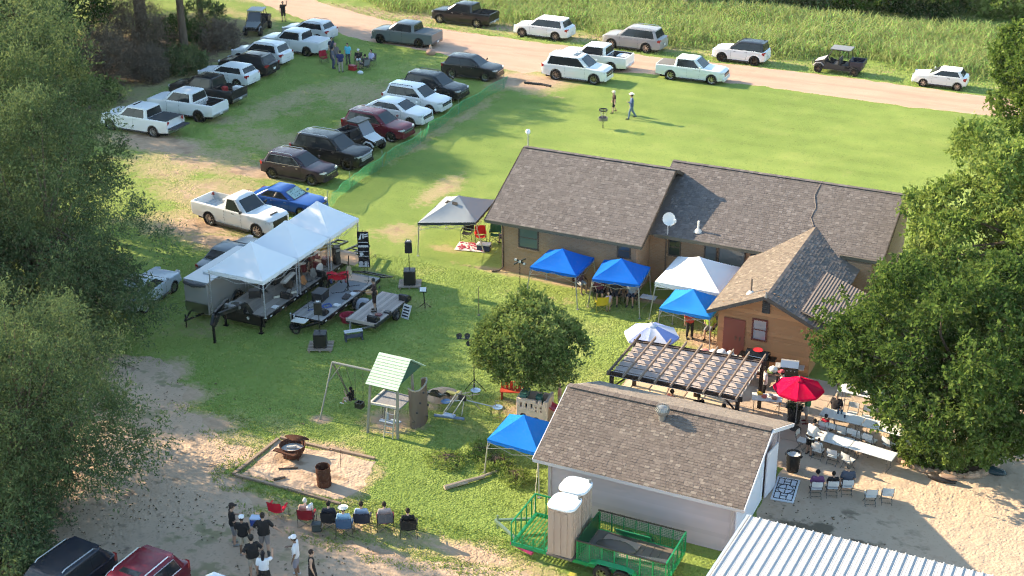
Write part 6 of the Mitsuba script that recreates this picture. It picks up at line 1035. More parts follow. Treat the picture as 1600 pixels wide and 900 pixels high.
def bin_(label, x, y, r, h, col, fill=None, plant=False, name='waste_bin', cat='bin'):
    t = Thing(name, label, cat, mat4((x, y, 0))); t.part('body', MB().lathe([(0, 0), (r * .8, 0), (r, h), (r * 1.07, h), (r * 1.07, h + .03), (r * .95, h + .03), (r * .76, .04), (0, .04)], 22), ('m_plastic', col), 40)
    if fill is not None: t.part('liner', MB().lathe([(0, h * .85), (r * .6, h * .87), (r * .92, h * .93)], 16), ('m_plastic', fill), True)
    for s in (1, -1): t.part('handle', rbox((s * r * 1.1, 0, h - .08), (.07, .16, .05), .02), ('m_plastic', col), 40)
    return t
bin_('black round bin with a white liner beside the garage gable', -11.02, 49.75, .30, .80, (.014, .014, .015), fill=(.6, .6, .6)); t = bin_('tall black planter pot under the red umbrella', -12.0, 53.55, .32, .78, (.018, .018, .02), name='planter_pot', cat='planter')
V_, F_, C_, _ = foliage([(-12.0, 53.55, .95, .22, .22, .22)], 30, 8, (.26, .03), ((.04, .06, .04), (.08, .11, .07), (.14, .17, .1)), 5, twig=.2, up=1.2); scene['planter_pot__plant'] = shape((V_, F_), ('m_leaf', C_))
t = Thing('decorative_panel', 'white framed panel with a black geometric scroll pattern lying by the garage', 'panel', mat4((-10.87, 48.15, 0), math.radians(-84)))
t.part('board', rbox((0, 0, .05), (1.75, .92, .06), .02), ('m_plastic', (.66, .70, .76)), 40); m = MB(); zt = .085
for a, b in (((-.76, -.36), (.76, -.36)), ((-.76, .36), (.76, .36)), ((-.76, -.36), (-.76, .36)), ((.76, -.36), (.76, .36)), ((-.76, -.13), (-.3, -.13)), ((-.76, .13), (-.3, .13)), ((.3, -.13), (.76, -.13)), ((.3, .13), (.76, .13)), ((-.52, -.13), (-.52, .13)), ((.52, -.13), (.52, .13)), ((-.3, .0), (.3, .0)), ((0, -.36), (0, .36)), ((-.3, -.36), (-.3, -.2)), ((-.3, .36), (-.3, .2)), ((.3, -.36), (.3, -.2)), ((.3, .36), (.3, .2))): m.bar((*a, zt), (*b, zt), .035, .02)
for rx, ry in ((.34, .30),): m.tube([(rx * math.cos(q), ry * math.sin(q), zt) for q in np.linspace(0, 2 * math.pi, 25)], .02, 5)
t.part('scroll', m, ('m_metal', (.012, .018, .03)), kind='stuff')
# planter ring of stones round the big tree
pr = Thing('stone_planter', 'ring of tan stones round the planted bed under the big tree', 'planter'); rr = np.random.default_rng(12)
for k in range(46):
    a = k / 46 * 2 * math.pi; x, y = -5.75 + 2.15 * math.cos(a) * (1 + .05 * math.sin(3 * a)), 53.35 + 1.45 * math.sin(a); m_ = trimesh.creation.icosphere(1); v = np.array(m_.vertices) * np.array([.19, .15, .13]) * (.8 + .5 * rr.random()) * (1 + .3 * (rr.random((len(m_.vertices), 1)) - .5)); pr.part('stone', ((v @ rotz(a + 1.57).T) + [x, y, .08], m_.faces), ('m_matte', np.array([.42, .29, .20]) * (.7 + .6 * rr.random())))
pr.part('soil', MB().lathe([(0, .10), (1.0, .09), (1.35, .02)], 24, (0, 0, 0)).mesh() and MB().add(MB().lathe([(0, .10), (1.0, .09), (1.38, .02)], 28).v[0] * [1.5, 1, 1] + [-5.75, 53.35, 0], MB().lathe([(0, .10), (1.0, .09), (1.38, .02)], 28).f[0]), ('m_matte', (.17, .10, .065)))
bag('black and tan duffel bag lying on the sand below the planter', -5.35, 51.55, 0, (1.15, .5, .34), (.02, .017, .016), cat='bag', name='duffel_bag', seed=40); bag('tan sack on top of the black duffel bag', -5.1, 51.5, .18, (.8, .3, .22), (.30, .21, .16), cat='sack', name='sack', seed=41); bag('dark teal sports bag on the sand at the right of the planter', -3.55, 53.0, 0, (1.0, .45, .32), (.025, .05, .06), cat='bag', name='sports_bag', seed=42)

# ---------------------------------------------------------------- under and beside the grey canopy
t = Thing('picnic_rug', 'red and white patterned rug on the grass at the foot of the grey canopy', 'rug', mat4((-33.45, 65.0, 0), math.radians(12)))
g = np.linspace(0, 1, 12); P = np.array([[(-.85 + 1.7 * a, -.6 + 1.2 * b, .03 + .03 * meshkit.noise(np.array([a * 5, b * 5, 1.0]))) for b in g] for a in g]); t.part('cloth', MB().grid(P), ('m_fabric', (.62, .58, .58)), True)
m = MB(); rr = np.random.default_rng(2)
for k in range(60): x, y = rr.uniform(-.72, .78), rr.uniform(-.5, .52); m.box((x, y, .068), (.12, .09, .012), rotz(rr.uniform(0, 3)))
t.part('pattern', m, ('m_fabric', (.34, .03, .07)), kind='stuff')
camp_chair('red camp chair under the grey canopy', -33.25, 65.75, -60, (.50, .02, .02), group='camp chairs under the grey canopy'); camp_chair('black camp chair at the left under the grey canopy', -34.15, 65.85, -80, (.02, .02, .022), group='camp chairs under the grey canopy'); camp_chair('dark green camp chair under the grey canopy by the house corner', -32.6, 66.3, -70, (.02, .09, .045), group='camp chairs under the grey canopy')
person('bare legged person in pink leaning by the corner of the house under the grey canopy', -31.85, 66.1, 150, 1.70, pose='sit', arms=('lap', 'lap'), shirt=(.45, .22, .2), pants=(.3, .2, .18), skin=SKL); camp_chair('dark camp chair at the corner of the house', -31.85, 66.1, 150, (.03, .03, .035), group='camp chairs under the grey canopy')
def cooler(label, x, y, rz, s, col, lid=(.62, .62, .62)):
    t = Thing('cooler', label, 'cooler', mat4((x, y, 0), math.radians(rz))); t.part('body', rbox((0, 0, s[2] * .42), (s[0], s[1], s[2] * .84), .04), ('m_plastic', col), 50); t.part('lid', rbox((0, 0, s[2] * .9), (s[0] * 1.04, s[1] * 1.06, s[2] * .2), .03), ('m_plastic', lid), 50)
    for q in (1, -1): t.part('handle', MB().tube([(q * s[0] * .5, -.12, s[2] * .6), (q * (s[0] * .5 + .05), -.1, s[2] * .6), (q * (s[0] * .5 + .05), .1, s[2] * .6), (q * s[0] * .5, .12, s[2] * .6)], .014, 5), ('m_plastic', (.3, .3, .3)))
cooler('navy cooler with a white lid by the rug under the grey canopy', -32.65, 64.95, 12, (.75, .42, .42), (.02, .03, .08)); cooler('blue and white soft cooler between the empty red chair and the group of standing people', -28.75, 37.25, 20, (.40, .32, .36), (.03, .07, .30), (.40, .50, .66)); cooler('dark grey cooler bag beside the dark red camp chair', -26.4, 37.9, 25, (.36, .28, .36), (.05, .06, .06), (.07, .08, .08)); cooler('red cooler among the chairs of the far group', -57.95, 92.75, -10, (.62, .4, .42), (.40, .02, .03), (.3, .03, .04)); bag('white bag on the grass in front of the far group', -56.85, 92.1, 0, (.5, .4, .32), (.66, .70, .70), seed=50)
single('drink_can', MB().lathe([(0, 0), (.035, 0), (.035, .12), (0, .12)], 10, (-24.45, 39.2, .0)), ('m_metal', (.6, .6, .5)), 'pale can on the grass beside the maroon and grey chair', 'can'); t = Thing('stone_ornament', 'pale rock with a small upright ornament behind the grey pickup on the lawn', 'ornament', mat4((-54.5, 99.3, 0))); t.part('rock', (np.array(trimesh.creation.icosphere(2).vertices) * [.42, .36, .3] * (1 + .2 * (meshkit.noise(np.array(trimesh.creation.icosphere(2).vertices) * 2)[:, None] - .5)) + [0, 0, .18], trimesh.creation.icosphere(2).faces), ('m_matte', (.40, .25, .19)), True); t.part('upright', MB().lathe([(0, .4), (.12, .42), (.09, .62), (.05, .8), (0, .86)], 10), ('m_matte', (.52, .36, .28)), True)
t = Thing('camp_table', 'small white folding table under the edge of the white canopy', 'table', mat4((-21.75, 61.75, 0))); t.part('top', rbox((0, 0, .62), (.8, .5, .03), .01), ('m_plastic', (.55, .55, .56)), 40); t.part('leg', MB().tube([(-.3, -.2, 0), (.3, -.2, .6)], .012, 5).tube([(.3, .2, 0), (-.3, .2, .6)], .012, 5), ('m_metal', (.2, .2, .2)))
t = Thing('adirondack_chair', 'cream slatted garden chair beside the blue and white umbrella', 'chair', mat4((-18.2, 55.1, 0), math.radians(160)))
for k in range(5): t.part('back_slat', MB().bar((-.25, -.2 + k * .1, .30), (-.55, -.24 + k * .12, .98), .085, .02), ('m_matte', (.60, .54, .42))); t.part('seat_slat', MB().bar((.28 - k * .11, -.27, .38 - k * .02), (.28 - k * .11, .27, .38 - k * .02), .09, .02), ('m_matte', (.58, .52, .42)))
for s in (1, -1): t.part('leg', MB().bar((.3, s * .28, 0), (.3, s * .28, .52), .08, .03).bar((.32, s * .28, .38), (-.6, s * .28, .05), .03, .1), ('m_matte', (.56, .5, .4))); t.part('armrest', MB().bar((.36, s * .30, .54), (-.42, s * .30, .54), .11, .025), ('m_matte', (.6, .54, .43)))
bag('white cushion heap at the left end of the pergola', -20.3, 51.9, .3, (.9, .7, .45), (.66, .62, .58), cat='cushion', name='cushion_heap', seed=60); single('garden_bench', MB().bx(-20.8, -19.8, 51.6, 52.3, .28, .34).bx(-20.75, -20.65, 51.65, 52.25, 0, .28).bx(-19.95, -19.85, 51.65, 52.25, 0, .28), ('m_matte', (.04, .035, .03)), 'low dark bench under the white cushions by the pergola', 'bench')
# stools and dark tables in the pergola's shade
for k, (x, y, lb) in enumerate([(-17.6, 51.5, 'round dark table with pale dishes under the left half of the pergola'), (-15.3, 51.4, 'round dark table with white plates under the right half of the pergola')]):
    t = Thing('bistro_table', lb, 'table', mat4((x, y, 0))); t.part('top', MB().lathe([(0, .70), (.5, .70), (.5, .74), (0, .74)], 20), ('m_plastic', (.05, .035, .03)), 40); t.part('foot', MB().lathe([(.25, 0), (.25, .03), (.03, .06), (.03, .7)], 12), ('m_metal', (.05, .05, .05)))
    for q in range(3): t2 = single('plate', MB().lathe([(0, 0), (.10, 0), (.13, .02), (.1, .012), (0, .008)], 14, (x + .25 * math.cos(q * 2.1 + k), y + .25 * math.sin(q * 2.1 + k), .742)), ('m_plastic', (.66, .62, .5)), ['pale plate on the left pergola table', 'pale plate on the right pergola table'][k], 'plate', group=['plates on the left pergola table', 'plates on the right pergola table'][k])
# ---------------------------------------------------------------- the band stage: flatbed trailers and gear
def wheel_on(t, x, y, r=.36, w=.22, axis=0.0, style='off', rim=(.35, .36, .37)):
    ty, rm = wheel_shapes(r, w, style, rim); k = t.part('wheel', ty, M=mat4((x, y, r), axis)); t.part('rim', rm, under=k, M=mat4((x, y, r), axis))
BLKM = (.014, .014, .016); GRW = np.array([.26, .235, .215]); rs = np.random.default_rng(77)
def deck(t, x0, x1, y0, y1, z, n, along='y', col=GRW, th=.04):
    for k in range(n):
        c = col * (.78 + .45 * rs.random())
        if along == 'y': w = (x1 - x0) / n; t.part('plank', MB().bx(x0 + k * w + .008, x0 + (k + 1) * w - .008, y0 - .01 * rs.random(), y1 + .01 * rs.random(), z - th, z + .006 * rs.random()), ('m_matte', c))
        else: w = (y1 - y0) / n; t.part('plank', MB().bx(x0 - .01 * rs.random(), x1 + .01 * rs.random(), y0 + k * w + .008, y0 + (k + 1) * w - .008, z - th, z + .006 * rs.random()), ('m_matte', c))
g = Thing('gooseneck_trailer', 'black gooseneck flatbed trailer with a grey plank deck under the white canopies', 'trailer')
deck(g, -40.3, -37.8, 51.3, 60.0, .87, 12)
g.part('frame', MB().bx(-40.33, -37.77, 51.22, 51.30, .55, .86).bx(-40.36, -40.30, 51.22, 60, .66, .86).bx(-37.80, -37.74, 51.22, 60, .66, .86).bx(-39.8, -39.6, 51.3, 60, .55, .80).bx(-38.5, -38.3, 51.3, 60, .55, .80), ('m_metal', BLKM))
g.part('headboard', MB().bx(-40.3, -37.8, 51.15, 51.2, .35, .9), ('m_metal', (.018, .018, .02))); 
for s in (-39.95, -38.55): g.part('neck_beam', MB().bar((s, 51.2, .95), (s + (.15 if s < -39 else -.15), 51.0, 1.5), .14, .2).bar((s + (.15 if s < -39 else -.15), 51.0, 1.5), (-39.55 if s < -39 else -39.3, 49.6, 1.42), .13, .2).bar((-39.55 if s < -39 else -39.3, 49.6, 1.42), (-39.5 if s < -39 else -39.38, 49.25, .95), .13, .18), ('m_metal', (.03, .031, .034)))
g.part('coupler', MB().cyl((-39.42, 49.25, .05), .07, 1.0, 10), ('m_metal', BLKM)); g.part('cross_tube', MB().bar((-39.8, 50.6, 1.47), (-38.75, 50.6, 1.47), .1, .12), ('m_metal', (.3, .3, .3)))
g.part('spare_tyre', shape(MB().lathe([(.22, -.1), (.34, -.11), (.37, 0), (.34, .11), (.22, .1)], 20, (-39.15, 50.75, 1.45)), ('m_matte', (.25, .24, .23)), 40)); g.part('toolbox', rbox((-39.2, 51.05, 1.12), (.8, .34, .3), .04), ('m_metal', (.03, .03, .035)), 40)
for x in (-38.0, -40.1): g.part('landing_leg', MB().bar((x, 51.1, .0), (x, 51.1, .9), .09).box((x, 51.1, .02), (.22, .22, .04)), ('m_metal', BLKM))
for y in (56.8, 57.6):
    for x in (-40.15, -37.98): wheel_on(g, x, y, .36, .22, math.pi / 2)
for k in range(8): g.part('marker', MB().bx(-37.745, -37.735, 51.6 + k * 1.05, 51.75 + k * 1.05, .72, .80), ('m_plastic', (.55, .54, .52)))
g.part('star_emblem', MB().prism([(.11 * (1 if k % 2 == 0 else .45) * math.cos(k * math.pi / 5 + .3), .11 * (1 if k % 2 == 0 else .45) * math.sin(k * math.pi / 5 + .3)) for k in range(10)], 0, .012, (np.array([[1.0, 0, 0], [0, 0, -1], [0, 1, 0]]), (-38.75, 51.145, .66))), ('m_plastic', (.6, .6, .6)))
for x in (-39.7, -38.3): g.part('ramp', MB().bar((x - .3, 60.0, .84), (x - .3, 61.6, .62), .08, .1).bar((x + .3, 60.0, .84), (x + .3, 61.6, .62), .08, .1).bar((x - .3, 60.5, .78), (x + .3, 60.5, .78), .06).bar((x - .3, 61.0, .71), (x + .3, 61.0, .71), .06).bar((x - .3, 61.55, .64), (x + .3, 61.55, .64), .06), ('m_metal', (.035, .035, .035)))
single('plywood_sheet', MB().bx(-39.5, -37.0, 58.35, 59.6, .90, .925), ('m_matte', (.46, .31, .20)), 'tan plywood sheet lying over the far end of the stage deck', 'plywood', M=None)
e = Thing('cargo_trailer', 'grey enclosed cargo trailer behind the left end of the stage', 'trailer'); GRT = (.30, .295, .285)
e.part('body', rbox((-41.75, 53.35, 1.22), (1.45, 4.6, 1.72), .07), ('m_paint', GRT), 40); e.part('roof', rbox((-41.75, 53.4, 2.10), (1.5, 4.6, .08), .035), ('m_metal', (.50, .51, .52)), 40); e.part('nose_cap', hull(np.vstack([sphere_pts((-42.35, 51.02, 2.0), .09, 8), sphere_pts((-41.15, 51.02, 2.0), .09, 8), sphere_pts((-41.75, 50.88, 1.97), .1, 8)])), ('m_plastic', (.05, .05, .055)), 50)
e.part('roof_vent', rbox((-41.75, 52.2, 2.18), (.4, .4, .10), .03), ('m_plastic', (.62, .64, .64)), 40); e.part('stone_guard', MB().bx(-42.44, -41.06, 51.02, 51.045, .45, .95), ('m_chrome', (.3, .3, .3))); e.part('tongue', MB().bar((-42.2, 51.2, .45), (-41.75, 50.0, .42), .07).bar((-41.3, 51.2, .45), (-41.75, 50.0, .42), .07).cyl((-41.75, 50.1, .02), .035, .7, 8), ('m_metal', BLKM))
for x in (-42.5, -41.0): wheel_on(e, x, 53.4, .33, .2, math.pi / 2); e.part('fender', MB().tube([(x, 53.4 + .42 * math.cos(q), .36 + .42 * math.sin(q)) for q in np.linspace(.1, 3.04, 9)], .07, 5), ('m_metal', (.05, .05, .05)))
# second trailer
t2 = Thing('utility_trailer', 'low black utility trailer with a grey carpeted deck in front of the stage', 'trailer'); deck(t2, -37.1, -35.35, 52.5, 58.1, .6, 8, col=np.array([.30, .28, .265]))
t2.part('frame', MB().bx(-37.15, -37.1, 52.4, 58.1, .42, .6).bx(-35.35, -35.29, 52.4, 58.1, .42, .6).bx(-37.1, -35.35, 52.42, 52.5, .42, .6).bx(-37.1, -35.35, 58.1, 58.16, .42, .6), ('m_metal', BLKM)); t2.part('carpet', MB().bx(-37.0, -35.5, 54.0, 57.2, .612, .622), ('m_fabric', (.20, .205, .215))); t2.part('mat', MB().bx(-36.9, -35.5, 57.25, 57.9, .612, .62), ('m_matte', (.50, .38, .30)))
for k in range(6): t2.part('marker', MB().bx(-35.288, -35.278, 52.7 + k * .95, 52.85 + k * .95, .47, .54), ('m_plastic', (.6, .55, .5)))
t2.part('tongue', MB().bar((-36.95, 52.45, .5), (-36.3, 51.3, .48), .09).bar((-35.5, 52.45, .5), (-36.3, 51.3, .48), .09), ('m_metal', BLKM)); t2.part('side_rail', MB().bar((-36.95, 52.2, .3), (-36.75, 51.9, 1.0), .07).bar((-36.75, 52.25, .25), (-36.55, 51.9, .95), .07), ('m_metal', (.5, .5, .5))); t2.part('toolbox_lid', MB().box((-36.3, 52.0, .66), (.75, .5, .03), rotz(.1)), ('m_plastic', (.62, .60, .54)))
for x in (-37.3, -35.15): wheel_on(t2, x, 55.4, .32, .2, math.pi / 2)
wheel_on(t2, -36.4, 51.75, .2, .08, .3); wheel_on(t2, -36.55, 51.95, .3, .18, .4)
t2.part('gate', MB().bar((-37.1, 58.2, .6), (-36.9, 59.2, .25), .06).bar((-35.35, 58.2, .6), (-35.2, 59.2, .25), .06).bar((-37.0, 58.7, .42), (-35.3, 58.7, .42), .05).bar((-36.9, 59.2, .25), (-35.2, 59.2, .25), .06), ('m_metal', (.04, .04, .04)))
# third trailer
t3 = Thing('utility_trailer', 'small plank deck trailer that the guitarist stands on', 'trailer'); deck(t3, -34.5, -32.85, 53.45, 56.9, .5, 9, col=np.array([.36, .31, .28]))
t3.part('frame', MB().bx(-34.55, -34.5, 53.4, 56.95, .34, .5).bx(-32.85, -32.8, 53.4, 56.95, .34, .5).bx(-34.5, -32.85, 53.38, 53.44, .30, .52).bx(-34.5, -32.85, 56.9, 56.96, .34, .5), ('m_metal', (.06, .06, .06))); t3.part('tongue', MB().bar((-34.3, 53.4, .4), (-33.7, 52.4, .42), .07).bar((-33.0, 53.4, .4), (-33.7, 52.4, .42), .07), ('m_metal', (.12, .13, .13))); t3.part('jack', MB().cyl((-33.95, 52.9, .0), .03, .7, 8), ('m_metal', (.3, .3, .3))); t3.part('front_board', MB().bx(-34.5, -32.9, 53.34, 53.375, .42, .58), ('m_matte', (.42, .36, .31)))
for x in (-34.65, -32.7): wheel_on(t3, x, 55.2, .28, .18, math.pi / 2)
gt = person('guitarist in a dark shirt and shorts playing on the small trailer deck', -33.65, 54.75, -150 + 360, 1.80, shirt=(.03, .018, .022), pants=(.035, .018, .018), arms=('neck', 'guitar'), z=.505, hair=(.03, .03, .03), shoes=(.02, .02, .02), socks=(.3, .26, .22))
GM = mat4((-33.65, 54.75, .505 + 1.02), math.radians(210)) @ mat4((.17, -.03, 0), R=rotz(0) @ rotx(math.radians(70)) @ rotz(math.radians(8)))
ag = Thing('acoustic_guitar', 'tan acoustic guitar held by the guitarist', 'guitar', GM)
circ = lambda cx, r: sg.Point(cx, 0).buffer(r, 12); ag.part('body', MB().prism(shapely.union_all([circ(-.16, .20), circ(.10, .15), sg.box(-.1, -.13, .08, .13)]).simplify(.004), -.05, .05), ('m_paint', (.52, .33, .15)), 40); ag.part('soundhole', MB().cyl((.02, 0, .05), .05, .004, 16), ('m_matte', (.02, .015, .01))); ag.part('neck', MB().bx(.2, .70, -.028, .028, .03, .06), ('m_matte', (.10, .05, .03))); ag.part('headstock', MB().bx(.70, .86, -.04, .04, .02, .045), ('m_matte', (.06, .03, .02)))
def mic(label, x, y, z, h=1.5, boom=.5, hd=0):
    t = Thing('microphone_stand', label, 'microphone stand', mat4((x, y, z), hd)); t.part('pole', MB().tube([(0, 0, 0), (0, 0, h * .85)], .014, 6), ('m_metal', (.03, .03, .03)))
    if boom: t.part('boom', MB().tube([(-.2, 0, h * .78), (boom, 0, h)], .011, 6), ('m_metal', (.03, .03, .03)))
    t.part('base', MB().tube([(.28, 0, .01), (0, 0, .06), (-.15, .24, .01)], .012, 5).tube([(0, 0, .06), (-.15, -.24, .01)], .012, 5), ('m_metal', (.03, .03, .03))); t.part('microphone', MB().lathe([(0, -.1), (.016, -.1), (.02, 0), (.03, .03), (.02, .06), (0, .065)], 8, (boom if boom else 0, 0, h)), ('m_plastic', (.05, .05, .05)), True)
mic('microphone stand in front of the guitarist', -33.4, 54.45, .505, 1.45, .25, 1.0)
for k, (x, y, z, lb) in enumerate([(-36.0, 56.0, .62, 'microphone stand in the middle of the second trailer'), (-36.7, 53.4, .62, 'microphone stand at the near end of the second trailer'), (-38.15, 55.6, .87, 'microphone stand on the stage under the middle canopy'), (-38.2, 57.6, .87, 'microphone stand on the stage by the drum kit'), (-35.6, 57.4, .62, 'microphone stand at the far end of the second trailer')]): mic(lb, x, y, z, 1.4, .45, k * 1.3 + 2)
def box_thing(name, label, cat, c, s, col, rz=0.0, mat='m_plastic', parts=()):
    t = Thing(name, label, cat, mat4(c, rz)); t.part('case', rbox((0, 0, s[2] / 2), s, min(s) * .06), (mat, col), 40)
    for n, b, cc in parts: t.part(n, MB().bx(*b), ('m_plastic', cc))
    return t
def amp(label, x, y, z, s, rz): return box_thing('amplifier', label, 'amplifier', (x, y, z), s, (.02, .02, .022), rz, parts=(('grille', (s[0] / 2, s[0] / 2 + .012, -s[1] * .42, s[1] * .42, .05, s[2] * .72), (.045, .042, .04)), ('panel', (s[0] / 2, s[0] / 2 + .01, -s[1] * .42, s[1] * .42, s[2] * .78, s[2] * .93), (.3, .28, .24))))
for x, y, z, s, rz, lb in ((-39.4, 57.6, .87, (.35, .7, .75), -.2, 'guitar amplifier at the back of the stage left of the drums'), (-39.4, 56.3, .87, (.35, .65, .6), -.1, 'short amplifier at the back of the stage in the middle'), (-38.0, 58.2, .9, (.35, .3, .95), -.4, 'tall narrow speaker cabinet at the corner of the plywood'), (-38.2, 58.55, .92, (.3, .3, .85), -.4, 'second narrow speaker cabinet beside the tall one'), (-39.6, 54.9, .87, (.4, .75, .7), -.1, 'amplifier at the near end of the back row on the stage')): amp(lb, x, y, z, s, rz)
dk = Thing('drum_kit', 'dark red drum kit with cymbals on the stage under the far canopy', 'drum kit', mat4((-38.75, 56.95, .87), -.2)); RED = (.16, .025, .025)
def drum(n, c, r, h, R=None): dk.part(n, MB().lathe([(0, 0), (r * .98, 0), (r, .02), (r, h - .02), (r * .98, h), (0, h)], 18, c, R), ('m_paint', RED), 40); dk.part(n.replace('drum', 'drum_head') if 'drum' in n else n + '_head', MB().lathe([(0, h + .004), (r * .95, h + .006)], 18, c, R), ('m_plastic', (.55, .52, .48)))
drum('bass_drum', (.15, 0, .30), .28, .42, roty(math.pi / 2)); drum('snare_drum', (-.05, .5, .55), .18, .15); drum('floor_drum', (-.1, -.55, .15), .21, .42); drum('tom_drum', (.2, .18, .72), .15, .22, roty(-.3)); drum('tom_drum', (.2, -.18, .72), .15, .22, roty(-.3))
for x, y, h, r in ((.35, .75, 1.15, .22), (.35, -.7, 1.25, .24), (-.1, .85, .9, .18)): k = dk.part('cymbal', MB().lathe([(0, .03), (.05, .02), (r, -.01), (r * .9, -.005), (0, .02)], 18, (x, y, h), rotx(.2)), ('m_chrome', (.55, .42, .16)), True); dk.part('stand', MB().tube([(x, y, 0), (x, y, h)], .012, 5).tube([(x + .2, y, 0), (x, y, .25), (x - .15, y + .15, 0)], .01, 5), ('m_chrome', (.4, .4, .4)), under=k)
dk.part('throne', MB().lathe([(0, .5), (.17, .5), (.17, .56), (0, .57)], 14, (-.5, 0, 0)).cyl((-.5, 0, 0), .03, .5, 8), ('m_plastic', (.03, .03, .03)))
person('drummer in dark clothes seated behind the drum kit', -39.25, 57.0, -10, 1.72, pose='sit', arms=('guitar', 'guitar'), z=.87, shirt=(.03, .03, .035), pants=(.03, .03, .04)); person('band member in a red shirt at the back of the stage under the near canopy', -39.5, 53.6, -20, 1.74, z=.88, shirt=(.34, .02, .03), pants=(.03, .03, .04), shorts=False, arms=('fwd', 'fwd')); person('band member in black under the middle canopy of the stage', -38.7, 55.2, -30, 1.76, z=.88, shirt=(.02, .02, .022), pants=(.04, .04, .05), shorts=False, arms=('guitar', 'neck'))
kb = Thing('keyboard', 'long keyboard on a crossed stand at the edge of the stage deck', 'keyboard', mat4((-38.35, 54.2, .87), 1.75)); kb.part('case', rbox((0, 0, .80), (1.35, .32, .09), .02), ('m_plastic', (.42, .38, .35)), 40); kb.part('keys', MB().bx(-.6, .6, -.145, .0, .845, .855), ('m_plastic', (.68, .66, .62))); kb.part('stand', MB().bar((-.4, -.2, .0), (.4, -.2, .75), .03).bar((.4, .2, .0), (-.4, .2, .75), .03).bar((-.4, .2, .02), (.4, .2, .02), .03), ('m_metal', (.04, .04, .04)))
rk = Thing('guitar_rack', 'guitar rack draped with a red cloth between the stage and the second trailer', 'guitar rack', mat4((-36.6, 56.1, .62), .5))
rk.part('frame', MB().bar((-.5, -.25, 0), (-.5, -.25, .9), .04).bar((.5, -.25, 0), (.5, -.25, .9), .04).bar((-.5, -.25, .9), (.5, -.25, .9), .04).bar((-.5, .25, 0), (-.5, -.25, .5), .04).bar((.5, .25, 0), (.5, -.25, .5), .04), ('m_metal', (.03, .03, .03)))
g_ = np.linspace(0, 1, 9); rk.part('cloth', MB().grid(np.array([[(-.55 + 1.1 * a, -.33 + .35 * min(b * 2, 1) - .05, .95 + .05 * math.sin(a * 9) - max(0, b - .5) * .9 + .03 * math.sin(a * 17 + b * 5)) for a in g_] for b in g_])), ('m_fabric', (.52, .012, .03)), True)
for k, c in enumerate(((.03, .05, .16), (.30, .16, .07), (.02, .02, .02), (.20, .04, .04))):
    x = -.38 + k * .25; kk = rk.part('guitar_body', MB().prism(shapely.union_all([sg.Point(0, 0).buffer(.16, 8), sg.Point(0, .2).buffer(.12, 8)]), -.03, .03, (np.array([[.2, 0, .98], [.3, .95, -.06], [-.9, .3, .18]]), (x, .22, .35))), ('m_paint', c), 40); rk.part('guitar_neck', MB().bar((x, .12, .45), (x - .05, -.2, 1.05), .05, .02), ('m_matte', (.2, .12, .06)), under=kk)
box_thing('equipment_case', 'black equipment case on the second trailer beside the guitar rack', 'case', (-36.75, 54.6, .62), (.6, .8, .45), (.02, .02, .022), .1, parts=(('lid', (-.3, .3, -.4, .4, .45, .47), (.09, .09, .095)),)); box_thing('equipment_case', 'small case with cables at the side of the second trailer', 'case', (-35.65, 55.3, .62), (.3, .55, .10), (.03, .03, .035), .2)
for k, (x, y, s, c, lb) in enumerate([(-35.6, 54.3, (.35, .28, .05), (.6, .6, .6), 'white paper sheet on the second trailer near the blue cable'), (-35.55, 55.75, (.3, .35, .05), (.62, .62, .62), 'white pad on the edge of the second trailer by the small case'), (-38.0, 52.4, (.3, .35, .03), (.66, .66, .66), 'white paper on the near end of the stage deck')]): single('paper', rbox((x, y, (.625 if x > -37 else .88) + s[2] / 2), s, .01), ('m_matte', c), lb, 'paper')
single('cable', MB().tube([(-36.0 + .25 * math.cos(q) * (1 - q / 30), 54.0 + .25 * math.sin(q), .635 + .002 * q) for q in np.linspace(0, 15, 50)] + [(-36.3, 53.6, .63), (-36.6, 53.2, .63)], .018, 5), ('m_plastic', (.03, .08, .30)), 'blue cable coiled on the second trailer', 'cable')
single('foam_tube', MB().tube([(-38.6, 53.2, .93), (-37.95, 54.3, .93)], .06, 8), ('m_plastic', (.62, .58, .48)), 'cream foam tube lying on the stage deck', 'tube')
single('storage_tub', MB().lathe([(0, 0), (.34, 0), (.42, .32), (.44, .34), (.38, .34), (.3, .05), (0, .05)], 20, (-34.85, 54.1, 0)), ('m_plastic', (.32, .02, .045)), 'red plastic tub on the grass between the two low trailers', 'tub', smooth=40); bag('grey covered heap on the grass between the two low trailers', -34.95, 55.6, 0, (.9, .9, .7), (.23, .24, .27), cat='cover', name='covered_heap', seed=70)
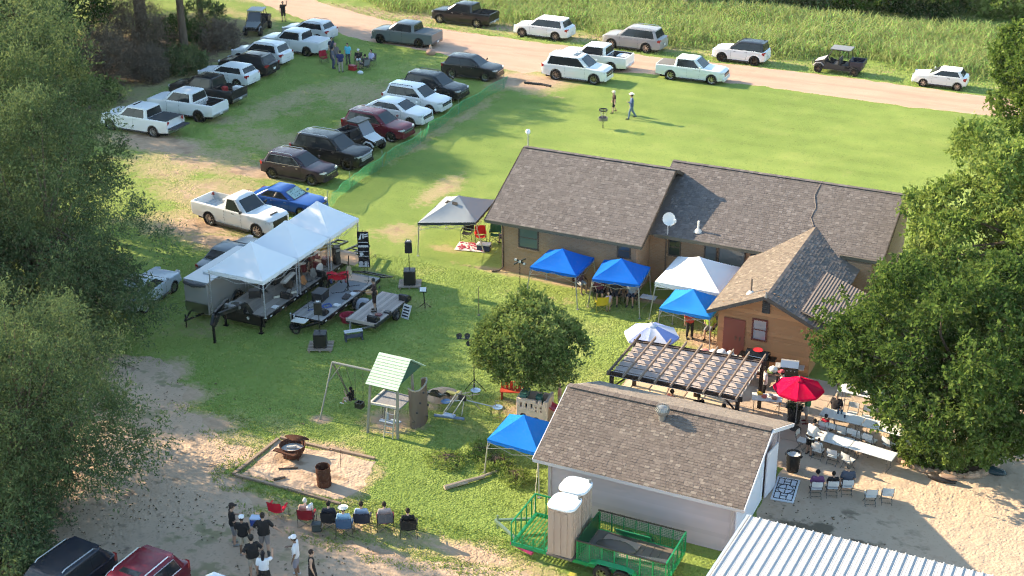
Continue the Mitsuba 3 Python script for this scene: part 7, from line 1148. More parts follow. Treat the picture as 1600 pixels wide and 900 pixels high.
def pa(label, x, y, hsub, rz, pallet=True, zb=0, lab2='', lab3=''):
    if pallet:
        p = Thing('pallet', lab3, 'pallet', mat4((x, y, 0), rz))
        for k in range(7): p.part('slat', MB().bx(-.6, .6, -.5 + k * .155, -.5 + k * .155 + .1, .10, .125), ('m_matte', np.array([.34, .27, .215]) * (.8 + .4 * rs.random())))
        for k in (-.5, 0, .5): p.part('bearer', MB().bx(k - .04, k + .04, -.5, .53, 0, .10), ('m_matte', (.28, .22, .17)))
        zb = .125
    if hsub:
        s = Thing('subwoofer', lab2, 'speaker', mat4((x, y, zb), rz)); s.part('cabinet', rbox((0, 0, hsub / 2), (.62, .62, hsub), .03), ('m_plastic', (.022, .022, .024)), 40); s.part('grille', MB().bx(-.27, .27, -.325, -.312, .06, hsub - .06), ('m_metal', (.03, .03, .032))); zb += hsub
    t = Thing('loudspeaker', label, 'speaker', mat4((x, y, zb), rz)); t.part('pole', MB().tube([(0, 0, 0), (0, 0, 1.05)], .02, 8), ('m_metal', (.03, .03, .03))); t.part('cabinet', hull(np.array([(sx * w, sy, z) for sx in (1, -1) for w, sy in ((.19, -.17), (.11, .19)) for z in (1.0, 1.62)])), ('m_plastic', (.025, .025, .027))); t.part('grille', MB().bx(-.17, .17, -.182, -.171, 1.05, 1.57), ('m_metal', (.035, .035, .037))); t.part('top_handle', rbox((0, 0, 1.63), (.16, .12, .02), .008), ('m_plastic', (.45, .45, .45)))
pa('black loudspeaker on a pole over the subwoofer nearest the camera', -34.5, 51.0, .72, .45, lab2='black subwoofer on the pallet in front of the second trailer', lab3='wooden pallet under the subwoofer nearest the camera')
pa('black loudspeaker on a pole over the subwoofer beside the small trailer', -34.1, 59.1, .80, .45, lab2='black subwoofer on the pallet at the right of the stage', lab3='wooden pallet under the subwoofer right of the stage')
for x, y, z, lb in ((-33.15, 53.75, .505, 'black floor monitor at the near end of the small trailer'), (-32.95, 56.55, .505, 'black floor monitor at the far end of the small trailer')): single('floor_monitor', hull(np.array([(sx * .26, sy, zz) for sx in (1, -1) for sy, zz in ((-.2, 0), (.2, 0), (.2, .12), (-.05, .32), (-.2, .3))]) + [x, y, z]), ('m_plastic', (.02, .02, .022)), lb, 'speaker')
for x, y, lb in ((-33.25, 54.4, 'maroon pedal box at the foot of the microphone stand'), (-33.0, 54.85, 'black pedal board beside the guitarist')): single('pedal_box', rbox((x, y, .54), (.32, .26, .08), .02), ('m_plastic', (.14, .03, .035) if x < -33.1 else (.03, .03, .033)), lb, 'pedal')
tl = Thing('tablet_stand', 'black stand with a white lit panel on the grass right of the small trailer', 'stand', mat4((-32.05, 57.0, 0), .4)); tl.part('pole', MB().tube([(0, 0, 0), (-.06, 0, .95)], .03, 6), ('m_metal', (.03, .03, .03))); tl.part('foot', MB().tube([(.28, .1, .02), (0, 0, .3), (-.3, .15, .02)], .022, 5), ('m_metal', (.03, .03, .03))); tl.part('panel', MB().box((-.08, 0, 1.05), (.32, .05, .24), rotx(-.8)), ('m_plastic', (.64, .66, .66))); tl.part('back', MB().box((-.08, .03, 1.02), (.36, .05, .28), rotx(-.8)), ('m_plastic', (.03, .03, .03)))
st = Thing('step_sign', 'small slatted grey and white board leaning at the side of the small trailer', 'board', mat4((-32.4, 55.45, 0), R=rotz(-.2) @ rotx(-.45))); st.part('board', MB().bx(-.25, .25, -.015, .015, .03, .75), ('m_matte', (.5, .5, .5)))
for k in range(4): st.part('slot', MB().bx(-.19, .19 - .05 * (k == 3), -.022, -.015, .12 + k * .15, .20 + k * .15), ('m_matte', (.03, .035, .05)))
sb = Thing('step_bench', 'small dark blue and white step bench on the grass below the small trailer', 'step', mat4((-33.5, 52.4, 0), .75))
for k in range(2): sb.part('tread', MB().bx(-.45, .45, -.16 + k * .18, -.02 + k * .18, .48, .51), ('m_matte', (.5, .5, .5)))
for s in (-.4, .4): sb.part('leg', MB().bx(s - .03, s + .03, -.18, .18, 0, .48), ('m_matte', (.05, .06, .09)))
sb.part('front', MB().bx(-.42, .42, -.17, -.15, .2, .4), ('m_matte', (.07, .08, .12)))
bn = Thing('feather_banner', 'tall black and white banner at the back of the second trailer', 'banner', mat4((-36.35, 58.3, .5), math.radians(25))); bn.part('pole', MB().tube([(-.02, .02, -.45), (0, .02, 2.6)], .015, 6), ('m_metal', (.05, .05, .05)))
gb = np.linspace(0, 1, 15); bn.part('cloth', MB().grid(np.array([[(-.30 + .6 * a, .03 * math.sin(b * 5) , .45 + 2.05 * b) for a in np.linspace(0, 1, 5)] for b in gb])), ('m_canopy', (.018, .018, .02)), True)
def on_banner(mesh, x, z, s=1.0): # letters to the banner's face, turned to the camera side
    v = np.array(mesh.vertices); return np.c_[v[:, 0] * s + x, -.045 - v[:, 2] * .3, v[:, 1] * s + z], mesh.faces
m = MB()
for pth in ([(-.24, 2.05), (-.10, 2.40), (-.06, 2.40), (-.12, 2.05)], [(-.02, 2.12), (.05, 2.12), (.05, 2.40), (-.02, 2.40)], [(.08, 2.36), (.26, 2.40), (.26, 2.34), (.08, 2.30)], [(.08, 2.25), (.26, 2.29), (.26, 2.22), (.08, 2.18)]): m.prism(pth, 0, .006, (np.array([[1.0, 0, 0], [0, 0, 1], [0, 1, 0]]), (0, -.05, 0)))
bn.part('emblem', m, ('m_matte', (.6, .6, .6)), kind='stuff')
for k, z in enumerate((1.88, 1.66, 1.62, 1.36, 1.10)): bn.part('print_bar', MB().bx(-.26, .26, -.048, -.042, z, z + (.04, .02, .12, .03, .03)[k]), ('m_matte', (.5, .5, .5)))
bn.part('print_panel', MB().bx(-.2, -.02, -.048, -.042, 1.14, 1.32), ('m_matte', (.55, .55, .55)))
for x in (-.16, .12): bn.part('print_portrait', MB().prism(sg.Point(x, .72).buffer(.12, 8).union(sg.box(x - .13, .5, x + .13, .62)), 0, .006, (np.array([[1.0, 0, 0], [0, 0, 1], [0, 1, 0]]), (0, -.05, 0))), ('m_matte', (.42, .41, .42)))
def lightstand(label, x, y, h, heads, name='light_stand', bar=None):
    t = Thing(name, label, 'light stand', mat4((x, y, 0), .3)); t.part('pole', MB().tube([(0, 0, .1), (0, 0, h)], [.03, .02], 8), ('m_metal', (.02, .02, .02)))
    for k in range(3): a = k * 2.09 + .5; t.part('leg', MB().tube([(0, 0, .75), (.55 * math.cos(a), .55 * math.sin(a), .02)], .018, 5), ('m_metal', (.02, .02, .02)))
    if bar: t.part('bar', MB().bar((-bar, 0, h), (.15, 0, h), .04), ('m_metal', (.02, .02, .02)))
    for hx, hz in heads: t.part('lamp_head', MB().lathe([(0, -.14), (.09, -.13), (.12, .02), (.13, .13), (.10, .13), (0, .08)], 12, (hx, -.02, h + hz), rotx(1.2)), ('m_plastic', (.02, .02, .022)), 50)
    return t
lightstand('black stage light stand with round lamps on the lawn between the stage and the playground', -25.75, 50.05, 2.75, [(-.62, .16), (-.25, .18), (-.18, -.18)], bar=.75)
xs_ = Thing('light_stand', 'black tripod with a short lamp bar in front of the house wall', 'light stand', mat4((-28.15, 60.05, 0), .4)); xs_.part('pole', MB().tube([(0, 0, .05), (0, 0, 2.1)], .02, 6), ('m_metal', (.03, .03, .03)))
for k in range(3): a = k * 2.09; xs_.part('leg', MB().tube([(0, 0, .55), (.62 * math.cos(a), .62 * math.sin(a), .02)], .015, 5), ('m_metal', (.22, .24, .16)))
for s in (1, -1): xs_.part('lamp_bar', MB().bar((-.3, 0, 2.1 + s * .16), (.3, 0, 2.1 - s * .16), .07), ('m_metal', (.03, .03, .03)))
for s in (-.22, 0, .22): xs_.part('lamp', MB().box((s, -.05, 2.1 - s * .5), (.12, .05, .1)), ('m_plastic', (.62, .6, .55)))
single('stake', MB().tube([(-29.2, 57.4, 0), (-29.2, 57.4, 1.6)], .02, 6).lathe([(0, 0), (.08, 0), (.06, .05), (0, .08)], 8, (-29.2, 57.4, 0)), ('m_metal', (.17, .17, .12)), 'thin bare metal stake standing alone on the lawn before the house', 'stake')
for k, (x, y, rz, c, lb) in enumerate([(-38.05, 55.1, 1.2, (.30, .12, .04), 'sunburst electric guitar on a stand at the edge of the stage'), (-38.1, 56.1, .8, (.03, .03, .035), 'black electric guitar on a stand at the edge of the stage'), (-36.9, 57.6, .4, (.45, .36, .22), 'cream bass guitar on a stand at the far end of the second trailer')]):
    q = Thing('electric_guitar', lb, 'guitar', mat4((x, y, .62 if k == 2 else .875), rz)); TR = (np.array([[1.0, 0, 0], [0, .25, -.97], [0, .97, .25]]), (0, 0, .25))
    q.part('body', MB().prism(shapely.union_all([sg.Point(0, 0).buffer(.18, 8), sg.Point(0, .2).buffer(.14, 8)]), -.02, .025, TR), ('m_paint', c), 40); q.part('neck', MB().bar((0, .05, .5), (0, .24, 1.08), .05, .02), ('m_matte', (.12, .07, .04))); q.part('stand', MB().tube([(-.15, -.12, 0), (0, .0, .3), (.15, -.12, 0)], .012, 5).tube([(0, .25, 0), (0, .0, .3)], .012, 5), ('m_metal', BLKM))
for k, (x, y, z, lb) in enumerate([(-38.1, 53.6, .875, 'black floor monitor on the near corner of the stage deck'), (-38.05, 56.6, .875, 'black floor monitor in front of the drum kit'), (-35.75, 53.2, .622, 'black floor monitor on the near corner of the second trailer')]): single('floor_monitor', hull(np.array([(sx * .26, sy, zz) for sx in (1, -1) for sy, zz in ((-.2, 0), (.2, 0), (.2, .12), (-.05, .32), (-.2, .3))]) + [x, y, z]), ('m_plastic', (.02, .02, .022)), lb, 'speaker')
for k, (x, y, s, c, lb) in enumerate([(-38.7, 54.7, (.45, .35, .3), (.10, .07, .05), 'brown equipment crate on the stage behind the keyboard'), (-39.2, 55.8, (.5, .7, .9), (.02, .02, .022), 'tall black rack case at the back of the stage'), (-38.55, 58.0, (.4, .5, .35), (.16, .05, .04), 'reddish case beside the drum kit'), (-39.6, 53.0, (.6, .45, .4), (.025, .025, .028), 'black case at the near left corner of the stage')]): box_thing('gear_case', lb, 'case', (x, y, .875), s, c, .2 * k)
for k, (a, lb) in enumerate([([(-38.2, 55.5), (-37.9, 56.2), (-38.3, 56.9), (-37.9, 57.4)], 'black cable snaking along the edge of the stage deck'), ([(-36.6, 55.4), (-36.1, 55.8), (-36.3, 56.4), (-35.8, 56.9)], 'black cable across the carpet of the second trailer')]): single('cable', MB().tube([(x, y, .89 if k == 0 else .635) for x, y in a], .016, 5), ('m_plastic', (.015, .015, .015)), lb, 'cable')
# ---------------------------------------------------------------- playground
PL = (.64, .50, .42)
sw = Thing('swing_set', 'swing set with a green roofed tower, climbing wall and ladder', 'swing set'); STL = (.27, .27, .22)
sw.part('beam', MB().tube([(-30.65, 46.1, 2.42), (-28.2, 46.25, 2.36)], .055, 8), ('m_metal', (.36, .34, .28)))
for a, b in (((-30.65, 46.1, 2.42), (-30.85, 45.15, 0)), ((-30.65, 46.1, 2.42), (-30.5, 47.25, 0))): sw.part('leg', MB().tube([a, b], .045, 8), ('m_metal', STL))
sw.part('brace', MB().tube([(-30.72, 45.75, 1.55), (-30.2, 46.1, 2.38)], .025, 6), ('m_metal', STL))
for x, y in ((-28.25, 45.3), (-27.0, 45.4), (-28.25, 46.55), (-27.0, 46.65)): sw.part('tower_post', MB().bar((x + (-.12 if x < -28 else .05), y + (-.25 if y < 46 else 0), 0), (x, y, 2.45), .09), ('m_matte', (.25, .24, .19)))
sw.part('platform', MB().bx(-28.3, -26.95, 45.35, 46.6, 1.28, 1.34), ('m_matte', (.22, .22, .24))); sw.part('platform_rail', MB().bar((-28.32, 45.3, 1.36), (-26.95, 45.4, 1.36), .09).bar((-28.32, 45.3, 1.36), (-28.32, 46.6, 1.36), .09), ('m_matte', (.48, .46, .42)))
rk_ = None
for k in range(11): b = (k + .5) / 11; y, z = 45.0 + 1.25 * b, 2.42 + .92 * b; sw.part('roof_slat', MB().box((-27.55, y, z), (1.55, .128, .03), rotx(math.atan2(.92, 1.25) - .16)), ('m_matte', np.array([.44, .56, .43]) * (.93 + .12 * rs.random())))
for k in range(11): b = (k + .5) / 11; y, z = 47.5 - 1.25 * b, 2.42 + .92 * b; sw.part('roof_slat', MB().box((-27.55, y, z), (1.55, .128, .03), rotx(-math.atan2(.92, 1.25) + .16)), ('m_matte', np.array([.42, .54, .42]) * (.93 + .12 * rs.random())))
sw.part('gable', MB().slab([(-26.9, 45.2, 2.5), (-26.9, 47.3, 2.5), (-26.9, 46.25, 3.28)], .02).slab([(-28.2, 45.2, 2.5), (-28.2, 47.3, 2.5), (-28.2, 46.25, 3.28)], .02), ('m_matte', (.05, .11, .075)))
wl = sw.part('climbing_wall', MB().grid(np.array([[(-26.82 + .36 * math.cos(q), 46.75 + .60 * math.sin(q), z + .08 * math.sin(q * 2)) for q in np.linspace(-1.9, 1.9, 13)] for z in (0, .5, 1.0, 1.5, 1.88)])), ('m_plastic', (.15, .115, .095)), 40)
for k in range(8): q = -1.3 + .37 * k; z = .35 + .42 * (k % 4); sw.part('hand_hold', hull(sphere_pts((-26.82 + .38 * math.cos(q), 46.75 + .62 * math.sin(q), z), .055, 6)), ('m_plastic', (.05, .05, .055)), under=wl)
sw.part('wall_rim', MB().tube([(-26.82 + .36 * math.cos(q), 46.75 + .60 * math.sin(q), 1.90 + .08 * math.sin(q * 2)) for q in np.linspace(-1.9, 1.9, 13)], .04, 6), ('m_plastic', (.36, .32, .25)))
sw.part('ladder', MB().tube([(-27.15, 45.05, 0), (-27.1, 45.3, 1.3)], .035, 6).tube([(-27.55, 45.0, 0), (-27.5, 45.3, 1.3)], .03, 6), ('m_metal', (.48, .46, .40)))
for k in range(4): sw.part('rung', MB().tube([(-27.53, 45.06 + .05 * k, .25 + .28 * k), (-27.13, 45.08 + .05 * k, .25 + .28 * k)], .02, 6), ('m_metal', (.45, .43, .4)))
sl = np.array([[(x_, 47.35 + 2.0 * b, .06 + 1.15 * (1 - b) ** 1.2 + .10 * math.sin(b * 11) + (.14 if abs(x_ + 26.75) > .22 else 0)) for x_ in (-27.02, -27.0, -26.97, -26.75, -26.53, -26.5, -26.48)] for b in np.linspace(0, 1, 22)]); sw.part('slide', MB().grid(sl), ('m_plastic', (.022, .024, .022)), 60)
def swing(x, y, zt, dx, seat_z, col, sub=None):
    for s in (-.2, .2): sw.part('chain', MB().tube([(x + s, y, zt), (x + s + dx * .3, y + dx, seat_z)], .012, 4), ('m_metal', (.08, .085, .08)))
swing(-30.2, 46.13, 2.38, .45, .52, BLKM); swing(-29.35, 46.18, 2.38, -.1, .62, BLKM)
sw.part('swing_seat', rbox((-30.07, 46.58, .50), (.42, .18, .03), .012), ('m_plastic', (.02, .02, .02)), 40); sw.part('toddler_seat', union([m3.Manifold.cube((.34, .30, .26), True).translate((-29.36, 46.08, .62))]) - m3.Manifold.cube((.26, .22, .3), True).translate((-29.36, 46.08, .72)), ('m_plastic', (.02, .022, .02)))
for s in (-.3, .3): sw.part('chain', MB().tube([(-27.75 + s, 45.9, 1.28), (-27.75 + s, 45.75, .42)], .012, 4), ('m_metal', (.06, .06, .06)))
sw.part('glider_seat', union([rbox((-27.75, 45.7, .36), (.75, .2, .06), .025), rbox((-27.75, 45.7, .6), (.16, .07, .5), .03), rbox((-27.45, 45.9, .36), (.5, .16, .05), .02)]), ('m_plastic', (.32, .38, .47)), 40)
person('child in a black top sitting on the left swing', -30.05, 46.52, 170, 1.32, pose='swing', arms=('chain', 'chain'), shirt=(.014, .014, .015), pants=(.25, .22, .18), longhair=True, hair=(.014, .012, .012), z=.12, shoes=(.55, .55, .55))
dm = Thing('teeter_totter', 'four armed blue and grey metal see-saw on the lawn right of the tower', 'see-saw'); dmc = (-25.35, 48.55); SB = (.16, .27, .46)
for s in (1, -1):
    dm.part('main_bar', MB().tube([(-25.75 + .22 * s, 47.5, .3), (-25.55 + .22 * s, 48.3, .85), (-25.35 + .2 * s, 49.3, .5)], .025, 6), ('m_metal', (.42, .43, .40))); dm.part('upright', MB().tube([(-25.75 + .4 * s, 48.0, 0), (-25.5 + .1 * s, 48.5, .95), (-25.3 + .4 * s, 48.9, 0)], .025, 6), ('m_metal', (.36, .38, .36)))
dm.part('foot_bar', MB().tube([(-26.35, 47.35, .16), (-25.0, 47.6, .16)], .07, 8), ('m_plastic', (.14, .19, .28))); dm.part('foot_seat', rbox((-25.7, 47.5, .24), (.55, .3, .05), .02), ('m_plastic', (.30, .40, .54)), 40)
for x, y, z, lb in ((-26.25, 48.25, .36, 1), (-23.95, 48.75, .36, 2), (-25.35, 49.4, .55, 3)): k = dm.part('seat', MB().lathe([(0, 0), (.18, .01), (.23, .06), (.2, .05), (0, .03)], 16, (x, y, z)), ('m_plastic', SB), 50); dm.part('grip', MB().tube([(x - .12, y + .05, z + .02), (x - .12, y + .05, z + .34), (x + .05, y + .05, z + .34)], .015, 5), ('m_metal', (.25, .26, .26)), under=k)
dm.part('cross_arm', MB().tube([(-26.25, 48.25, .38), (-25.4, 48.5, .55), (-23.95, 48.75, .38)], .03, 6), ('m_metal', (.36, .38, .36))); dm.part('backrest', rbox((-25.45, 48.3, .75), (.4, .06, .3), .03), ('m_plastic', (.03, .03, .035)), 40)
single('spring_duck', union([rbox((-26.45, 49.2, .3), (.55, .25, .12), .05), rbox((-26.1, 49.25, .36), (.26, .26, .22), .09)]), ('m_plastic', (.50, .42, .12)), 'yellow and blue low ride-on toy on the grass behind the see-saw', 'toy', smooth=50)
single('dirt_mound', MB().lathe([(.85, -.02), (.7, .06), (.42, .22), (.2, .32), (0, .35)], 22, (-27.0, 49.3, 0)), 'm_dirt', 'low reddish mound of earth behind the climbing wall', 'mound', smooth=True)
cs = Thing('play_castle', 'beige plastic play castle with a red slide beside the small round tree', 'play house', mat4((-22.3, 49.05, 0), math.radians(8)))
fr = sg.box(-.65, 0, .65, 1.25)
for cx in (-.48, -.24, .0, .24, .48): fr = fr.difference(sg.box(cx - .045, 1.12 if cx > .1 else .85, cx + .045, 1.3 if cx > .1 else 1.08))
for cx in (.2, .42): fr = fr.difference(sg.Point(cx, .92).buffer(.05, 6)).difference(sg.Point(cx, .75).buffer(.05, 6))
fr = fr.difference(sg.Point(-.38, .42).buffer(.15, 10)).difference(sg.box(.06, 0, .36, .3).union(sg.Point(.21, .3).buffer(.15, 10)))
cs.part('front_wall', MB().prism(fr, -.06, .06, (np.array([[1.0, 0, 0], [0, 0, -1], [0, 1, 0]]), (0, -.45, 0))), ('m_plastic', PL)); cs.part('side_wall', MB().bx(.60, .72, -.5, .5, 0, 1.25).bx(-.72, -.60, -.4, .5, 0, 1.2), ('m_plastic', PL)); cs.part('back_wall', MB().bx(-.6, .6, .42, .52, 0, 1.15), ('m_plastic', np.array(PL) * .9)); cs.part('deck', MB().bx(-.6, .6, -.38, .42, .62, .68), ('m_plastic', (.06, .12, .10))); cs.part('roof_rail', MB().bx(-.6, -.3, -.3, .4, 1.15, 1.35).bx(.1, .35, -.2, .1, .68, 1.3), ('m_plastic', (.06, .17, .14)))
cs.part('slide', MB().grid(np.array([[(.7 + 1.4 * b, yy, .75 * (1 - b) + .05 + (.12 if abs(yy) > .2 else 0)) for yy in (-.26, -.24, -.2, .2, .24, .26)] for b in np.linspace(0, 1, 9)])), ('m_plastic', (.42, .05, .08)), 60)
tt = Thing('toddler_bench', 'small red slatted bench behind the small round tree', 'bench', mat4((-24.0, 50.45, 0), math.radians(20)))
for k in range(6): tt.part('slat', MB().bx(-.55 + k * .19, -.40 + k * .19, .1, .13, .42, .78), ('m_matte', (.48, .06, .03)))
tt.part('seat', MB().bx(-.58, .58, -.25, .1, .38, .42), ('m_matte', (.42, .06, .03)))
for x in (-.5, .5): tt.part('leg', MB().bx(x - .03, x + .03, -.22, .1, 0, .38), ('m_matte', (.30, .05, .03)))
person('child in a pink shirt under the branches of the small round tree', -21.75, 50.5, 200, 1.25, shirt=(.55, .30, .26), pants=(.5, .5, .5), hair=(.2, .12, .08), skin=SKL)
# ---------------------------------------------------------------- fire pit, log, drum
fb = Thing('fire_bowl', 'rusty cut-open tank used as a fire bowl at the head of the sand pit', 'fire pit', mat4((-30.2, 42.05, 0), .2, s=.84))
def shell_col(p, n, uv): return mix((.045, .020, .014), (.11, .048, .030), fbm(p.x * 5, p.y * 5, p.z * 5, 4))
scene['m_rust'] = principled(mikit.proc(shell_col), .9, specular=.2)
fb.part('bowl', MB().lathe([(.0, .08), (.42, .08), (.60, .42), (.66, .72), (.63, .72), (.56, .42), (.38, .14), (0, .14)], 26), 'm_rust', 40); fb.part('raised_lid', MB().grid(np.array([[(r * .66 * math.cos(q), .62 - .35 * (1 - r) , .70 + .20 * r * math.sin(q)) for q in np.linspace(0, math.pi, 15)] for r in (.2, .6, 1.0)])), 'm_rust', 40); fb.part('ash', MB().lathe([(0, .52), (.3, .50), (.58, .46)], 18), ('m_matte', (.42, .40, .37)), True); fb.part('shelf', MB().box((-.15, -.62, .60), (1.25, .28, .05), rotz(-.25)), 'm_rust')
fb.part('log', MB().tube([(-.25, -.1, .56), (.2, .05, .60)], .08, 8), ('m_matte', (.5, .47, .42))); fb.part('leg', MB().bx(-.4, -.32, -.3, -.22, 0, .2).bx(.32, .4, -.3, -.22, 0, .2).bx(-.05, .05, .3, .38, 0, .2), 'm_rust')
bd = Thing('burn_barrel', 'rusty open topped steel barrel standing in the sand pit', 'barrel', mat4((-27.85, 40.75, 0), R=rotx(.05))); bd.part('drum', MB().lathe([(0, .02), (.29, .02), (.29, .30), (.305, .32), (.29, .34), (.29, .62), (.305, .64), (.29, .66), (.29, .90), (.275, .90), (.27, .05), (0, .05)], 26), 'm_rust', 30); bd.part('rim', MB().tube([(.29 * math.cos(q), .29 * math.sin(q), .90) for q in np.linspace(0, 2 * math.pi, 25)], .014, 5), 'm_rust')
single('poker', MB().tube([(-28.0, 42.2, 0), (-27.98, 42.3, .75)], .012, 5), 'm_rust', 'thin metal rod stuck upright in the sand pit', 'rod')
single('pit_log', MB().tube([(-29.9, 40.15, .06), (-29.55, 40.5, .07)], .05, 7), 'm_bark', 'short charred log near the edge of the sand pit', 'log'); single('pit_log', MB().tube([(-30.2, 40.95, .05), (-29.5, 41.35, .05)], .035, 6), 'm_bark', 'thin branch lying across the sand pit below the fire bowl', 'branch')
lg = Thing('rotting_log', 'pale split rotting log lying in the grass below the blue canopy by the garage', 'log'); 
for a, b, r in (((-23.3, 42.5, .08), (-22.2, 43.9, .10), .11), ((-23.1, 42.75, .06), (-22.6, 43.2, .10), .07), ((-22.4, 43.7, .08), (-21.9, 44.6, .07), .07)): lg.part('piece', MB().tube([a, (np.array(a) + b) / 2 + [.04, .02, .03], b], [r, r * .85, r * .6], 7), ('m_matte', np.array([.33, .27, .21]) * (.7 + .6 * rs.random())))
single('fallen_trunk', MB().tube([(-69.6, 75.2, .18), (-70.2, 77.0, .2), (-70.0, 79.5, .16)], [.2, .22, .14], 9), 'm_bark', 'fallen trunk at the edge of the woods behind the first white pickup', 'log'); single('fence_post', MB().cyl((-72.6, 97.2, 0), .09, 1.2, 8), 'm_bark', 'short wooden post at the edge of the woods beside the utility vehicle', 'post')
single('utility_pole', MB().cyl((-40.3, 121.3, 0), .16, 9, 10, .12), ('m_matte', (.35, .25, .19)), 'brown wooden pole standing in the weeds beyond the road', 'pole')
single('drain_pipe', MB().tube([(-44.1, 95.0, .08), (-42.7, 95.15, .08), (-41.9, 95.0, .07)], .09, 8), ('m_plastic', (.02, .02, .02)), 'black pipe lying on the lawn near the end of the netting', 'pipe')
dg = Thing('disc_golf_basket', 'disc golf basket on the far lawn beside the two walkers', 'basket', mat4((-34.65, 87.55, 0))); dg.part('pole', MB().cyl((0, 0, 0), .03, 1.4, 8), ('m_metal', (.06, .06, .06))); dg.part('top_band', MB().lathe([(.28, 1.26), (.30, 1.26), (.30, 1.36), (.28, 1.36)], 20), ('m_metal', (.06, .065, .07))); dg.part('tray', MB().lathe([(.04, .58), (.32, .58), (.33, .78), (.31, .78), (.30, .6), (.04, .6)], 20), ('m_metal', (.2, .2, .2)))
for k in range(10): a = k * .628; dg.part('chain', MB().tube([(.27 * math.cos(a), .27 * math.sin(a), 1.28), (.16 * math.cos(a), .16 * math.sin(a), .98), (.04 * math.cos(a), .04 * math.sin(a), .72)], .01, 4), ('m_metal', (.35, .35, .35)))
# ---------------------------------------------------------------- green safety netting: real strands between posts
nt = Thing('safety_netting', 'long green plastic safety netting in front of the row of parked cars', 'netting'); NP = np.array([(-43.95, 66.75), (-44.5, 70.2), (-44.62, 74.4), (-44.5, 79.3), (-44.95, 80.9), (-45.15, 86.1), (-45.0, 93.2)]); GRN = (.06, .27, .13)
for k in range(len(NP) - 1):
    a, b = NP[k], NP[k + 1]; L = np.linalg.norm(b - a); m = MB(); n = int(L / .075); d = (b - a) / L; q = np.array([-d[1], d[0]]); tt_ = (np.arange(n) + .5) / n; V_, F_ = [], []
    hh = lambda t: .98 - .10 * np.sin(np.pi * t) * (.6 + .4 * math.sin(k * 2.3)) ; off = lambda t, z: (.30 * z + .10 * np.sin(t * 9 + k)) * -1
    def pt(t, z): t = np.asarray(t, float); P2d = a + (b - a) * t[:, None] - q * (off(t, z) * np.ones_like(t))[:, None] * -1; return np.c_[P2d, z * hh(t) + .02]
    for wv in (0,):
        zs_ = np.linspace(0, 1, 6); w = .0105 / L
        for i in range(5):
            A0, A1, B0, B1 = pt(tt_ - w, zs_[i]), pt(tt_ + w, zs_[i]), pt(tt_ - w, zs_[i + 1]), pt(tt_ + w, zs_[i + 1]); V_.append(np.stack([A0, A1, B1, B0], 1).reshape(-1, 3))
    ts = np.linspace(0, 1, int(L / .35) + 2)
    for z in np.linspace(.01, .97, 16):
        A, B = pt(ts, z), pt(ts, z + .012); V_.append(np.stack([A[:-1], A[1:], B[1:], B[:-1]], 1).reshape(-1, 3))
    V_ = np.vstack(V_); nt.part('net_panel', (V_, np.arange(len(V_)).reshape(-1, 4)), ('m_leaf', GRN)); nt.part('top_cord', MB().tube(pt(ts, 1.0), .018, 5), ('m_plastic', (.06, .34, .13)))
for x, y in NP: nt.part('post', MB().tube([(x, y, 0), (x - .02, y + .05, 1.1)], .022, 6), ('m_metal', (.28, .34, .28)))
# ---------------------------------------------------------------- green mesh trailer with the two portable toilets
ut = Thing('mesh_trailer', 'green mesh sided trailer carrying two portable toilets in front of the garage', 'trailer'); GR = (.02, .32, .12); GRD = (.018, .25, .095)
X0, X1, Y0, Y1 = -19.0, -12.95, 39.68, 41.9
ut.part('frame', MB().bx(X0, X1, Y0, Y0 + .08, .36, .50).bx(X0, X1, Y1 - .08, Y1, .36, .50).bx(X0, X0 + .08, Y0, Y1, .36, .50).bx(X1 - .08, X1, Y0, Y1, .36, .50).bx(-17.7, -17.6, Y0, Y1, .4, .49).bx(-15, -14.9, Y0, Y1, .4, .49), ('m_metal', GR)); deck(ut, -17.6, X1 - .1, Y0 + .1, Y1 - .1, .52, 14, 'y', np.array([.15, .115, .095]))
for k in range(9): ut.part('floor_bar', MB().bar((X0 + .1 + k * .15, Y0 + .1, .48), (X0 + .1 + k * .15, Y1 - .1, .48), .03, .02), ('m_metal', GR))
def meshwall(a, b, z0, z1, pitch=.07, w=.020):
    a, b = np.array(a, float), np.array(b, float); L = np.linalg.norm(b - a); d = np.append((b - a) / L, 0); m = MB(); n = int(L / pitch); V_ = []
    for k in range(n): p = np.array([*(a + (b - a) * (k + .5) / n), 0]); V_.append([p - d * w / 2 + [0, 0, z0], p + d * w / 2 + [0, 0, z0], p + d * w / 2 + [0, 0, z1], p - d * w / 2 + [0, 0, z1]])
    for z in np.arange(z0 + .03, z1, pitch): p, q = np.array([*a, z]), np.array([*b, z]); V_.append([p, q, q + [0, 0, w], p + [0, 0, w]])
    V_ = np.array(V_).reshape(-1, 3); return (V_, np.arange(len(V_)).reshape(-1, 4))
for k, x in enumerate(np.linspace(X0, -17.65, 4)): ut.part('stake', MB().bx(x - .02, x + .02, Y1 - .05, Y1 - .01, .5, 1.32).bx(x - .02, x + .02, Y0 + .01, Y0 + .05, .5, 1.32 if k in (0, 3) else .9), ('m_metal', GR))
for k, x in enumerate(np.linspace(-16.35, X1, 8)):
    for y in (Y0 + .03, Y1 - .03): ut.part('stake', MB().bx(x - .02, x + .02, y - .02, y + .02, .5, 1.32), ('m_metal', GR))
for a, b in (((X0, Y0 + .03), (X0, Y1 - .03)), ((X0, Y1 - .03), (-17.6, Y1 - .03)), ((-16.4, Y1 - .03), (X1, Y1 - .03)), ((-16.4, Y0 + .03), (X1, Y0 + .03)), ((X1, Y0 + .03), (X1, Y1 - .03))): ut.part('top_rail', MB().bar((*a, 1.34), (*b, 1.34), .05), ('m_metal', GR if b[0] == X1 and a[0] == X1 or a[0] == X0 else (.05, .055, .045)))
